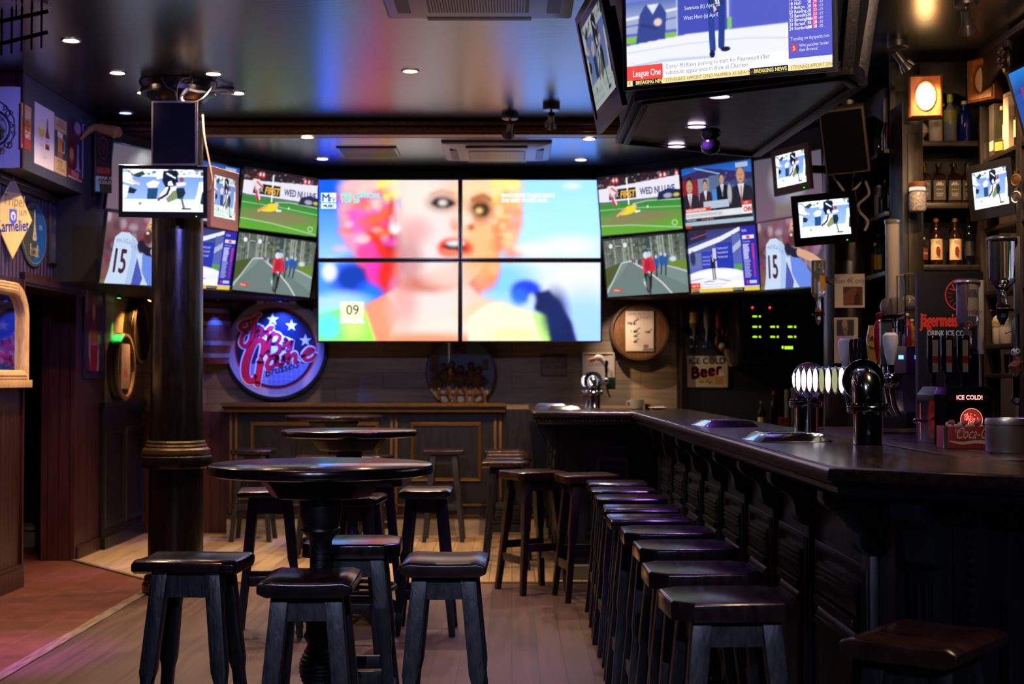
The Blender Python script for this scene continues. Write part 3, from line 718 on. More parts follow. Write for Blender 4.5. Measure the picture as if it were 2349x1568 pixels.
    el(972, 530, 72, 52, '1c3c98', 1, .4); el(940, 560, 40, 40, '3a64d0', .9, .8); po([(1010, 540), (1080, 525), (1130, 580), (1190, 680), (1215, 775), (1085, 775), (1068, 650), (1010, 625)], '10204c'); el(1110, 640, 60, 110, '122450', 1, .8); el(998, 575, 18, 30, 'e0e8ff', .9, .6)
    p.blur(1.5)
    p.rect(U(117), V(583), U(229), V(662), 'fffbe0')
    m = p.a.min(2, keepdims=True); p.a = np.clip(1.45*p.a-.45*m, 0, 4)
    d = np.clip(p.a[..., 2]-p.a[..., 0], 0, 1.5); p.a[..., 2] *= 1+3.2*d; p.a[..., 0] *= 1-.4*d; p.a[..., 1] *= 1+.3*d
    return p
def pic_football():
    p = Pic(192, 108, '4f9a34'); p.grad(.0, .2, '1c1a22', '3a2c34'); p.speck(0, 0, 1, .2, 160, .014, ['5c2830', '2a2a36', '8a8088', '402028'], .8)
    for x in (.2, .24, .78, .83, .97): p.ell(x, .08, .025, .06, 'b02c3c', 1, .3); p.ell(x, .07, .012, .03, 'e0d8dc', 1, .4)
    p.poly([(0, .2), (1, .1), (1, .45), (0, .42)], 'e9e6f2'); p.rect(0, .43, 1, .47, '5c7868', 1); p.grad(.47, .68, '2f8a34', '4c9a3c'); p.grad(.68, 1.01, '6a9440', '5fae30')
    p.ell(.45, .74, .42, .1, '8f7a60', .75, .9); p.line([(0, .56), (.45, .57), (1, .62)], .012, 'c8e0c0', .7); p.line([(0, .83), (.4, .86), (1, .97)], .014, 'd8ead0', .7); p.line([(.42, .5), (.6, .47), (1, .5)], .015, 'd0dcd0', .8)
    p.poly([(.74, .36), (.86, .3), (1, .34), (1, .48), (.72, .48)], '232a48'); p.ell(.85, .42, .05, .04, 'b8bccc', .8, .5); p.ell(.95, .42, .035, .03, 'e8d050', .8, .5)
    p.rect(.13, .22, .47, .4, '191c2c'); p.line([(.365, .06), (.372, .5)], .026, 'ffffff')
    p.ell(.155, .13, .016, .03, '704030', 1, .4); p.poly([(.12, .16), (.2, .16), (.25, .26), (.21, .3), (.18, .34), (.13, .32)], 'e8dcdc'); p.line([(.17, .2), (.24, .28)], .03, 'd03040'); p.line([(.15, .3), (.2, .5)], .045, 'd03848'); p.line([(.18, .3), (.22, .48)], .03, 'f0e4e4'); p.line([(.19, .46), (.21, .56)], .025, 'b02030')
    p.poly([(.23, .68), (.34, .54), (.42, .52), (.47, .62), (.4, .66), (.33, .68)], 'f0d830'); p.line([(.22, .68), (.32, .58)], .045, 'e8a868'); p.ell(.44, .54, .025, .035, 'e8c8a0', 1, .4); p.line([(.45, .64), (.5, .63)], .03, 'f4f4f0'); p.ell(.6, .57, .01, .016, 'ffffff', 1, .4)
    p.ell(.91, .88, .035, .05, 'd0ecc0', .9, .15); p.ell(.91, .88, .026, .038, '5fae30', 1, .2)
    return p
def pic_cycling():
    p = Pic(192, 108, '8a968e'); p.grad(0, .55, '5a6660', '7c8680'); p.poly([(.45, 0), (.6, 0), (.58, .3), (.48, .3)], '3c4c52')
    p.speck(0, .0, 1, .42, 200, .02, ['48523c', '6b7560', '98a294', '343c30'], .5)
    for x in list(np.linspace(.02, .45, 14))+list(np.linspace(.58, .98, 12)):
        x += float(RNG.random())*.02; p.line([(x, 0), (x+.01, .5)], .012+.012*float(RNG.random()), ['c2c8bc', '5c6450', '3a4036'][int(RNG.random()*3)], .8)
    p.poly([(0, .5), (.22, .4), (.2, .55), (0, .85)], '4f5c30'); p.poly([(.75, .42), (1, .45), (1, .62), (.78, .52)], '6f8c3a'); p.ell(.84, .42, .04, .04, 'd8e0e0', 1, .4)
    p.poly([(.2, .42), (.34, .4), (.8, .55), (1, .66), (1, 1), (0, 1), (0, .9), (.14, .62)], '7d918f'); p.poly([(.3, .42), (.5, .5), (1, .9), (1, 1), (0, 1), (0, .92), (.2, .6)], '70827f')
    p.line([(0, .93), (.13, .62), (.2, .45), (.22, .42), (.33, .4)], .016, 'e4ecec'); p.line([(.33, .4), (.55, .62), (.7, .82), (.8, 1)], .02, 'eef2f2'); p.line([(.74, .52), (.86, .57), (1, .65)], .014, 'e0e8e4')
    for i in range(9): p.ell(.35+i*.025, .4+i*.012, .013, .035+i*.002, ['903038', '3a6a8a', 'b0b8c0', '2a3a44'][i % 4], 1, .5)
    for x, y in ((.64, .46), (.7, .42), (.75, .44)): p.ell(x, y, .03, .1, '2a5aa8', 1, .4); p.ell(x, y-.1, .015, .03, 'c8d4e0', 1, .4); p.line([(x, y+.08), (x-.01, y+.24)], .03, '1c2430')
    p.line([(.49, .62), (.52, .9)], .05, '1c1c20'); p.line([(.57, .6), (.55, .88)], .04, '22181c'); p.line([(.55, .7), (.54, .99)], .03, '18181a'); p.poly([(.48, .36), (.58, .34), (.62, .5), (.6, .62), (.55, .6), (.48, .62), (.47, .5)], 'd82c44'); p.line([(.485, .42), (.475, .62)], .035, 'e85060'); p.ell(.515, .32, .03, .055, 'dfe8f0', 1, .3); p.ell(.555, .31, .03, .05, 'c0d4e4', 1, .3); p.line([(.48, .78), (.5, .86)], .04, 'e0e8e8'); p.ell(.475, .74, .015, .03, '40c890', 1, .4)
    p.ell(.52, .8, .03, .17, '1a1a1e', .9, .15); p.ell(.52, .8, .018, .13, '6a6c70', .8, .2); p.ell(.53, .5, .04, .1, 'a81c34', .7, .6); p.line([(.6, .42), (.615, .58)], .03, 'c82840'); p.blur(.6)
    p.rect(.0+.11, .09, .42, .14, '2a302e', .6); p.ell(.09, .115, .025, .04, 'e8eeee', 1, .2); p.ell(.27, .115, .025, .04, 'e8eeee', 1, .2); p.rect(.08, .86, .19, .92, 'd84a3c')
    return p
def pic_news():
    p = Pic(192, 108, '3c4a74'); p.grad(0, .2, '1b54b4', '2f74d8'); p.poly([(0, .12), (.35, .04), (1, .2), (1, .3), (0, .3)], '3a2c5c'); p.line([(.2, .02), (.6, .18)], .02, '8ab8f0'); p.rect(0, .2, .24, .62, '8c2030'); p.rect(.24, .2, .4, .55, '8090a8'); p.rect(.4, .18, .55, .5, '5c6c90'); p.speck(.55, .15, 1, .5, 70, .014, ['4a4ab0', '6a6ad0', '2a2a6a'], .6)
    for x, y, s, hair, suit, tie in ((.11, .3, 1.25, '201814', '262630', 'c83c30'), (.34, .32, .85, '2a1814', '3c2424', None), (.58, .25, .85, '201814', '14161e', '8aa0c8'), (.84, .22, 1.45, '6a5044', '23252e', 'b85040')):
        p.poly([(x-.12*s, .8), (x-.1*s, y+.15*s), (x-.03*s, y+.1*s), (x+.03*s, y+.1*s), (x+.1*s, y+.15*s), (x+.12*s, .8)], suit); p.poly([(x-.03*s, y+.1*s), (x+.03*s, y+.1*s), (x, y+.3*s)], 'd8dce8')
        if tie: p.line([(x, y+.13*s), (x, y+.32*s)], .02*s, tie)
        p.ell(x, y-.02*s, .042*s, .1*s, hair, 1, .3); p.ell(x, y+.01*s, .036*s, .085*s, 'c89878', 1, .3); p.ell(x-.012*s, y, .005*s, .008*s, '402018', .9, .5); p.ell(x+.012*s, y, .005*s, .008*s, '402018', .9, .5); p.ell(x, y+.05*s, .012*s, .008*s, '804838', .8, .5)
    p.rect(.44, .4, .5, .6, '4a8ad8'); p.rect(.3, .58, .66, .7, 'b8c4d8'); p.ell(.68, .5, .03, .15, 'd8dce0', .6, .4)
    p.rect(.03, .68, .4, .74, 'd8402c'); p.rect(.03, .74, .84, .84, 'e4e8ec'); p.rect(.84, .7, .97, .84, 'f0f0f0'); p.rect(.84, .64, .97, .7, 'd04030'); p.rect(.03, .84, .97, .9, '2a2a34'); p.rect(.02, .9, .98, .96, 'a8c0d0'); p.rect(0, .96, 1, 1, '2c1c24'); p.rect(.02, .955, .1, 1, 'c83c30'); p.rect(.78, .03, .95, .1, 'a8c0dc')
    return p
def pic_studio():
    p = Pic(224, 126, '5866c8'); p.grad(0, .45, '343a74', '5660b0'); p.poly([(0, .28), (.5, .12), (.78, .0), (.78, .06), (.5, .2), (0, .36)], 'e8ecfa'); p.poly([(0, .0), (.3, 0), (.3, .14), (0, .22)], '262848'); p.line([(.06, .12), (.3, .06)], .012, 'c04868')
    p.rect(0, .36, .2, .6, '6874a8'); p.ell(.07, .44, .04, .12, '2a3060', 1, .4); p.rect(.2, .34, .37, .64, '2c3cb4'); p.rect(.37, .3, .42, .64, 'c8ccf0'); p.rect(.42, .22, .66, .64, '2636b0'); p.rect(.66, .1, .78, .55, '5a68b0'); p.poly([(.66, .3), (.78, .2), (.78, .3), (.66, .4)], 'b0b8d8'); p.rect(.66, .58, .78, .66, '58a040')
    p.ell(.4, .95, .62, .33, 'eef0fc', 1, .04); p.grad(.9, 1.01, 'b8c0f0', 'd0d4f4'); p.line([(.02, .8), (.3, .75), (.6, .84)], .02, '9a9ce0', .8); p.line([(0, .9), (.3, .82), (.5, .9)], .02, '5c5cc8', .8); p.ell(.4, .72, .3, .06, 'ffffff', 1, .5)
    p.ell(.365, .42, .013, .03, 'c89878', 1, .3); p.poly([(.335, .46), (.395, .46), (.4, .62), (.33, .62)], '181c34'); p.line([(.39, .5), (.44, .47), (.45, .44)], .025, '1c2038'); p.line([(.352, .6), (.356, .8)], .03, '161a30'); p.line([(.38, .6), (.385, .79)], .03, '161a30'); p.poly([(.358, .46), (.372, .46), (.366, .54)], 'f0f0f8')
    p.rect(.78, 0, 1, .92, '2c2cae'); p.rect(.81, .14, .97, .2, 'e8e4f4'); p.rect(.86, .15, .91, .19, 'd83040')
    for i in range(22): p.rect(.81, .28+i*.024, .81+.06+.03*float(RNG.random()), .291+i*.024, 'd0d4f8'); p.rect(.93, .28+i*.024, .96, .293+i*.024, 'e04060')
    p.rect(.82, .84, .845, .89, 'e03c40'); p.rect(.86, .84, .96, .885, 'c8ccf8'); p.rect(0, .84, .15, .94, 'e84840'); p.rect(.15, .84, .78, .94, 'fbfbff'); p.rect(0, .94, 1, 1, 'e8c850'); p.rect(.02, .945, .13, 1, '18204a'); p.rect(.62, .945, .78, 1, '18204a')
    return p
def pic_number15():
    p = Pic(192, 108, '6a4048'); p.grad(0, .5, '7c5a64', '6a3a44'); p.grad(.5, 1.01, '503c48', '584444'); p.speck(0, 0, 1, .7, 90, .05, ['a03040', 'b8a0b0', '402430', '88607a', 'd0c0d0'], .5); p.blur(2)
    p.rect(0, .94, 1, 1.01, '6a7c30'); p.ell(.14, .85, .16, .14, '8a6050', .7, .8)
    p.poly([(.06, 1.0), (.1, .8), (.12, .5), (.13, .34), (.2, .26), (.3, .26), (.4, .34), (.44, .42), (.6, .5), (.66, .56), (.7, .7), (.72, 1.0)], 'c9dcf6'); p.poly([(.34, .3), (.44, .42), (.42, .7), (.4, 1), (.32, 1), (.36, .6)], 'b0c8f0'); p.poly([(.5, .5), (.62, .52), (.8, .8), (.86, 1), (.62, 1), (.52, .8)], '6a8ce8'); p.poly([(.44, .6), (.54, .9), (.52, 1), (.4, 1)], '4a58b8')
    p.ell(.6, .2, .085, .2, 'd09a78', 1, .25, .15); p.ell(.62, .12, .075, .12, 'e8bc98', 1, .5); p.ell(.555, .3, .06, .12, '5a2c28', 1, .5); p.ell(.54, .24, .02, .02, 'f0e0d8', .9, .5); p.line([(.56, .12), (.6, .1)], .016, '30181a'); p.ell(.585, .155, .012, .016, '1c1012', 1, .4); p.ell(.66, .2, .02, .05, 'b07858', 1, .4)
    p.line([(.46, .42), (.56, .5), (.66, .52)], .13, '1c1a2c'); p.line([(.64, .5), (.84, .6), (.98, .72)], .12, 'd8a888'); p.ell(.48, .44, .05, .1, '201c30', 1, .4)
    return p
def pic_linebackers():
    p = Pic(160, 90, '7c7080'); p.grad(0, 1.01, '6c6474', '8a6c80'); p.ell(.5, .4, .26, .34, 'b8b4c0', 1, .5); p.ell(.42, .2, .08, .14, 'd0d0d8', 1, .5); p.ell(.6, .3, .1, .2, '9c9450', .8, .6); p.ell(.4, .5, .1, .2, '8c98c0', .9, .5); p.ell(.68, .35, .08, .25, 'c8c8d0', .9, .5); p.rect(.3, .72, 1, .95, 'a09888', .5); p.blur(2.5)
    return p
def pic_gridiron():
    p = Pic(192, 108, '7ea0d8'); p.grad(0, .16, 'e8f0f4', 'd8e4f0'); p.speck(0, 0, 1, .15, 60, .03, ['ffffff', '506878', 'f4ece8', '283848', '90b8c0'], .9); p.rect(0, .15, 1, .18, 'e8f0ff'); p.grad(.18, .7, '6f92dc', '8aaae6'); p.grad(.7, 1.01, 'dcf0ea', 'f0fbf8'); p.line([(0, .82), (1, .86)], .01, '90a8a0', .7); p.line([(0, .92), (.6, .93)], .02, 'b8d8c8', .7)
    p.poly([(0, .08), (.1, .1), (.12, .25), (.2, .34), (.12, .36), (0, .3)], 'f4fbff'); p.poly([(.1, .15), (.25, .04), (.28, .12), (.2, .2)], '283c38'); p.poly([(.06, .4), (.18, .48), (.14, .58), (.05, .56)], '182430'); p.poly([(0, .36), (.08, .4), (.05, .66), (0, .7)], 'e8f8fc'); p.line([(.08, .26), (.2, .35)], .05, 'e4b8a0')
    p.poly([(.29, .34), (.38, .26), (.46, .3), (.42, .42), (.32, .44)], 'f0dcd4'); p.poly([(.31, .44), (.44, .44), (.42, .7), (.3, .7)], '1c4470'); p.poly([(.42, .1), (.5, .06), (.5, .2), (.42, .24)], 'f8fcff')
    p.poly([(.5, .04), (.62, .02), (.68, .14), (.69, .3), (.64, .4), (.53, .42), (.49, .28)], '101830'); p.line([(.55, .1), (.65, .2)], .03, 'f4f8ff'); p.poly([(.56, .3), (.6, .27), (.63, .38), (.56, .38)], 'f4f8ff'); p.ell(.65, .1, .04, .08, '0c1424', 1, .3); p.ell(.73, .24, .03, .06, '8c4038', 1, .4); p.poly([(.66, .32), (.78, .3), (.78, .36), (.68, .4)], 'f0dcd8')
    p.poly([(.54, .42), (.66, .4), (.7, .5), (.58, .6), (.48, .74), (.42, .76), (.46, .6)], 'f6fcff'); p.line([(.58, .44), (.55, .58), (.44, .72)], .06, '1a1630'); p.line([(.55, .46), (.43, .7)], .014, 'e03850'); p.poly([(.62, .5), (.72, .46), (.74, .58), (.64, .72), (.56, .78), (.54, .7)], '788058'); p.poly([(.66, .44), (.76, .42), (.78, .55), (.74, .7), (.68, .68)], '182838'); p.line([(.73, .68), (.76, .9)], .05, '505c48'); p.line([(.74, .92), (.84, .92)], .04, '202828')
    p.line([(.48, .74), (.52, .84), (.58, .95)], .08, 'ffffff'); p.line([(.42, .73), (.2, .78)], .05, 'ffffff'); p.poly([(.19, .76), (.25, .78), (.21, .86)], '808868'); p.poly([(.95, .3), (1, .28), (1, .8), (.88, .78), (.92, .6)], 'f4fcff'); p.poly([(.98, .55), (1, .5), (1, .82), (.96, .8)], '183038'); p.blur(.8)
    return p
def pic_studio_floor():
    p = Pic(288, 162, '5a68d0'); p.grad(0, .62, '8a98e0', '5c66d0')
    p.rect(0, .3, .26, .56, 'a8b4dc'); p.grad(.3, .42, '5c70b8', '98a8dc', 0, .26); p.line([(0, .44), (.26, .4)], .02, 'f0f4ff'); p.line([(0, .5), (.26, .47)], .012, '5868b0'); p.rect(.0, .585, .26, .64, '8cc850')
    p.poly([(.05, .66), (.07, .42), (.1, .34), (.18, .34), (.21, .42), (.2, .64)], '3c4c98'); p.poly([(.11, .34), (.17, .34), (.14, .42)], 'e8ecf8'); p.ell(.165, .49, .02, .03, 'f0d8d0', 1, .4); p.line([(.08, .5), (.16, .54)], .03, '33427e')
    p.rect(.262, .2, .265, .62, 'e8f0ff'); p.rect(.266, .2, .51, .62, '4c54c0'); p.rect(.51, .2, .518, .64, 'f0f4ff'); p.rect(.53, .2, .83, .6, '5a62cc'); p.rect(.82, .2, .985, .6, '9aa4dc'); p.poly([(.82, .46), (.985, .42), (.985, .6), (.82, .6)], 'b0b8e4'); p.rect(.82, .54, .985, .62, '62c048'); p.rect(.51, .52, .53, .61, '88d070')
    p.poly([(0, .66), (.3, .62), (.6, .615), (1, .625), (1, 1), (0, 1)], 'f6f8ff'); p.line([(0, .72), (.3, .695), (.6, .7), (1, .77)], .006, 'b8c4f0'); p.line([(0, .84), (.2, .81), (.4, .82), (.56, .88), (.66, .95)], .02, 'b4ccf0', .8); p.line([(0, .88), (.2, .855), (.36, .89), (.46, .95)], .018, 'a8acdc', .8); p.poly([(0, .9), (.2, .875), (.36, .92), (.42, 1), (0, 1)], 'b4bcf0'); p.blur(.8)
    p.poly([(.42, .3), (.445, .27), (.475, .27), (.5, .32), (.5, .46), (.415, .46)], '2a3c80'); p.line([(.49, .34), (.55, .32), (.6, .27)], .05, '2c3e88'); p.ell(.605, .25, .016, .03, 'f4d8d0', 1, .4); p.ell(.44, .44, .018, .025, 'f0d4cc', 1, .4); p.poly([(.445, .27), (.478, .27), (.47, .4), (.455, .4)], 'f8f8ff'); p.line([(.462, .3), (.464, .4)], .01, '4858a8'); p.line([(.43, .44), (.438, .76)], .055, '31489c'); p.line([(.485, .44), (.48, .74)], .055, '2c4296'); p.ell(.435, .8, .014, .03, '1c2450', 1, .3); p.ell(.5, .77, .024, .02, '1c2450', 1, .3); p.ell(.46, .22, .025, .05, 'e0b8a0', 1, .3)
    return p
P_FOOT, P_CYC, P_NEWS, P_STU, P_15, P_LINE, P_GRID, P_FLOOR, P_SING = pic_football(), pic_cycling(), pic_news(), pic_studio(), pic_number15(), pic_linebackers(), pic_gridiron(), pic_studio_floor(), pic_singer()
# ================================================================ screens
bez = pm('gloss_black_bezel', (.006, .006, .007), .18); bez_grey = pm('dark_grey_bezel', (.05, .055, .08), .3)
def screen(name, label, pic, key, w, h, loc, yaw, tilt, roll, bw=.012, depth=.055, gain=1.0, group=None, bm=None, chin=0, texts=None, cat='screen', sub=None):
    """a flat display: sub = (x0, x1, z0, z1) is the lit part when it does not fill the glass"""
    bm = bm or bez
    t = thing(name, label, cat, loc, yaw, tilt, roll, group)
    b = MB().box(-w/2, w/2, 0, depth*.5, -h/2, h/2, bm); b.box(-w*.38, w*.38, depth*.5, depth, -h*.36, h*.36, black_matt)
    b.build('back_case', t, .004)
    f = MB().frame(-w/2-bw, w/2+bw, -h/2-bw-chin, h/2+bw, .006, [(0, -.014), (0, .010), (.002, .012), (bw-.002, .012), (bw, .008)], bm)
    if chin: f.box(-w/2, w/2, -.006, .004, -h/2-chin-.002, -h/2+.0005, bm)
    f.build('bezel', t)
    if 0 < chin < .015: MB().cbox((w*.42, -.009, -h/2-bw*.6-chin), (.006, .004, .004), emit_mat('green_power_light', '30ff40', 4)).build('power_light', t)
    x0, x1, z0, z1 = sub or (-w/2, w/2, -h/2, h/2)
    if sub: MB().frect(-w/2, w/2, -h/2, h/2, -.0008, bez).build('dark_glass', t)
    me = pic_mesh('%s_%d_%d' % (key, (x1-x0)*1000, gain*100), pic, x1-x0, z1-z0, lcd, gain)
    add_mesh('display', me, t, ((x0+x1)/2, -.0016, (z0+z1)/2))
    for f_ in (texts if isinstance(texts, tuple) else (texts,) if texts else ()):
        q = MB(); f_(q, x0, x1, z0, z1); q.build('lettering', t)
    return t
def tx(q, x0, x1, z0, z1):
    def T(s, u, v, size, col, al='L', cond=1, g=1.0, shear=0, rot=0, bold=0):
        q.text(s, x0+(x1-x0)*u, z1-(z1-z0)*v, size*(z1-z0), -.0028, glow(col, g), al, cond, shear, rot, bold*(z1-z0))
    return T
def t_foot(q, *b):
    T = tx(q, *b); T('FIRST', .27, .375, .115, 'f0b840', cond=.85, shear=.15, bold=.006); T('FOX', .15, .36, .09, 'e8e8f0', cond=.7)
def t_foot2(q, *b):
    T = tx(q, *b); T('WED NU LIVE', .52, .36, .115, '1c2a78', cond=.74, bold=.004)
def t_cyc(q, *b):
    T = tx(q, *b); T('Pulezzo', .09, .91, .035, 'ffe8e0', cond=.8); T('46.8 km', .14, .13, .03, 'e8eeee'); T('+ 2.45', .33, .13, .03, 'e8eeee')
def t_news(q, *b):
    T = tx(q, *b); T('RUSSIA INVESTIGATION', .04, .73, .042, 'ffe8e0', cond=.8, bold=.002); T('SOURCES: MUELLER TEAM GIVES TRUMP LAWYERS TOPICS THEY WANT TO DISCUSS', .04, .82, .05, '283040', cond=.34); T('CNN', .86, .81, .075, 'd02018', cond=.8, bold=.005); T('LIVE', .87, .69, .04, 'ffe0d8', cond=.9); T('Michael Caputo', .04, .885, .035, 'd8dce8', cond=.8); T('CNN Legal Analyst', .26, .885, .035, 'e89080', cond=.8)
def t_stu(q, *b):
    T = tx(q, *b); T('League One', .02, .9, .035, 'ffe8e8', cond=.8); T('Conor McAleny pushing to start for Fleetwood after', .165, .885, .028, '6a70a0', cond=.8); T('substitute appearance in draw at Charlton', .165, .925, .028, '6a70a0', cond=.8); T('BREAKING NEWS', .025, .985, .03, 'f0d860', cond=.55); T('BREAKING NEWS', .63, .985, .03, 'f0d860', cond=.7)
    for i, s in enumerate(('Tottenham (a) April 7', 'Swansea (h) April 28', 'West Ham (a) April')): T(s, .215, .44+.06*i, .03, 'c8d0ff', cond=.55); T(s, .44, .32+.07*i, .035, 'd8e0ff', cond=.65)
    T('SkyBet', .81, .08, .04, 'd0d4ff', cond=.8); T('Championship', .81, .25, .028, 'c0c8ff', cond=.8)
def t_15(q, *b):
    T = tx(q, *b); T('15', .11, .83, .34, '4a2438', cond=.72, bold=.01, rot=-.03)
    for i, ch in enumerate('MANGALA'): T(ch, .15+i*.038, .43-.05*math.sin(PI*(i+.5)/7)+i*.012, .07, '7c88b0', cond=.8)
GBANK_L, GBANK_R = 'angled screens in the corner bank beside the column with the speaker', 'angled screens in the corner bank beside the bar'
BANK = [
 (P_FOOT, 'football', .87, -1.952, 12.0, 2.879, 51.5, 7.8, -.7, (t_foot, t_foot2), 'screen showing a football goalmouth, upper row between the portrait monitor and the video wall', 1.15),
 (P_CYC, 'cycling', .85, -2.014, 12.072, 2.357, 49.6, 8.2, -1.9, t_cyc, 'screen showing a road cycling race, just above the round logo sign', 1.1),
 (P_NEWS, 'news', .86, -2.47, 11.36, 2.89, 64.5, 8, .5, t_news, 'screen with a blue news studio ceiling, half hidden behind the column and the portrait monitor', 1.1),
 (P_STU, 'studio', .85, -2.484, 11.38, 2.359, 64.9, 10.5, 1.1, t_stu, 'screen showing a sports studio with blue league table, half hidden by the speaker column', 1.15),
 (P_LINE, 'linebackers', .84, -2.77, 10.71, 2.885, 68, 9, 1.5, None, 'greyish mauve screen behind the black speaker and the wide monitor', .8),
 (P_15, 'number_fifteen', .90, -2.732, 10.49, 2.341, 68.2, 9.4, 1.7, t_15, 'screen showing a footballer in shirt 15, under the wide monitor on the column', 1.1),
 (P_FOOT, 'football', .87, 1.068, 11.9, 2.868, -44.2, 6.6, -.2, (t_foot, t_foot2), 'screen showing a football goalmouth, upper row on the bar side of the video wall', 1.15),
 (P_CYC, 'cycling', .86, 1.118, 11.913, 2.343, -43.4, 6.3, .5, t_cyc, 'screen showing a road cycling race, above the barrel head with the white poster', 1.1),
 (P_NEWS, 'news', .86, 1.625, 11.24, 2.85, -58.7, 6.1, -1.8, t_news, 'screen showing four news presenters side by side, upper row on the bar side', 1.1),
 (P_STU, 'studio', .88, 1.666, 11.246, 2.334, -60.8, 6.8, -1.4, t_stu, 'screen showing a full sports studio with presenter, above the ICE COLD Beer sign', 1.15),
 (P_LINE, 'linebackers', .83, 2.041, 10.49, 2.812, -65.2, 4.2, -2.3, None, 'greyish mauve screen partly behind the small brown monitors on the bar side', .8),
 (P_15, 'number_fifteen', .90, 2.043, 10.435, 2.318, -70.4, 4.4, -1.1, t_15, 'screen showing a footballer in shirt 15, above the equipment rack', 1.1),
]
SIZES = {}
for pic, key, w_, x, y, z, yaw, tl, rl, tf, lab, g in BANK:
    W0 = .86; k = w_/W0
    t = screen('wall_screen', lab, pic, key, W0, W0*.5625, (x, y, z), R(yaw), R(tl), R(rl), .013, .05, g*.92, GBANK_L if x < 0 else GBANK_R, texts=tf)
    t.scale = (k, 1, k)
# video wall: four large panels
VY = 12.30
for i, (nm, px0, px1, py0, py1, sub_) in enumerate((('upper left', 727, 1054, 408, 594.5, (0, .5, 0, .5)), ('upper right', 1057, 1381, 408, 594.5, (.5, 1, 0, .5)), ('lower left', 727, 1054, 598, 785, (0, .5, .5, 1)), ('lower right', 1057, 1381, 598, 785, (.5, 1, .5, 1)))):
    x0, x1, z0, z1 = X(px0, VY), X(px1, VY), Z(py1, VY), Z(py0, VY); bw = .014
    w_, h_ = x1-x0-2*bw, z1-z0-2*bw
    def cap(q, a, b, c_, d, i=i):
        T = tx(q, a, b, c_, d)
        if i == 0:
            q.frect(a+(b-a)*.015, a+(b-a)*.122, d-(d-c_)*.285, d-(d-c_)*.165, -.0022, glow('e8fffc', 1.6)); q.frect(a+(b-a)*.015, a+(b-a)*.122, d-(d-c_)*.365, d-(d-c_)*.30, -.0022, glow('e8fffc', 1.6))
            T('M', .018, .275, .1, '2a60c8', cond=1.0, bold=.006); T('TV', .07, .28, .06, '2a60c8', cond=.8, shear=.1, bold=.003); T('MUSIC', .03, .352, .04, '1c6a78', cond=.85, bold=.004)
            T('PINK: OFFICIAL', .155, .225, .055, 'a8f8e8', cond=.95, g=1.0, bold=.006); T('TOP 20', .155, .29, .055, 'a8f8e8', cond=.95, g=1.0, bold=.006)
        elif i == 1:
            T('BRANDNIEUWE TRAILERS SEARCH', .28, .22, .05, 'ffffff', cond=.62, g=1.15, bold=.003); T('STAR VIDEO TV MUSIC NU.NL', .28, .285, .05, 'ffffff', cond=.62, g=1.15, bold=.003)
        elif i == 2:
            T('09', .242, .665, .125, '284010', 'C', .95); T('OFFICIAL', .242, .77, .055, 'f4fff0', 'C', .95, 1.6, bold=.008)
    screen('video_wall_panel', 'large video wall panel, %s of the four, showing a %s' % (nm, {'upper left': "singer's pink hair and eye", 'upper right': "singer's other eye and white light", 'lower left': "singer's chin with the number 09", 'lower right': "singer's shoulder with a dark figure"}[nm]),
           P_SING.part(*sub_), 'singer_%d' % i, w_, h_, ((x0+x1)/2, VY, (z0+z1)/2), 0, 0, 0, bw, .09, 1.0, 'panels of the video wall', texts=cap if i != 3 else None)
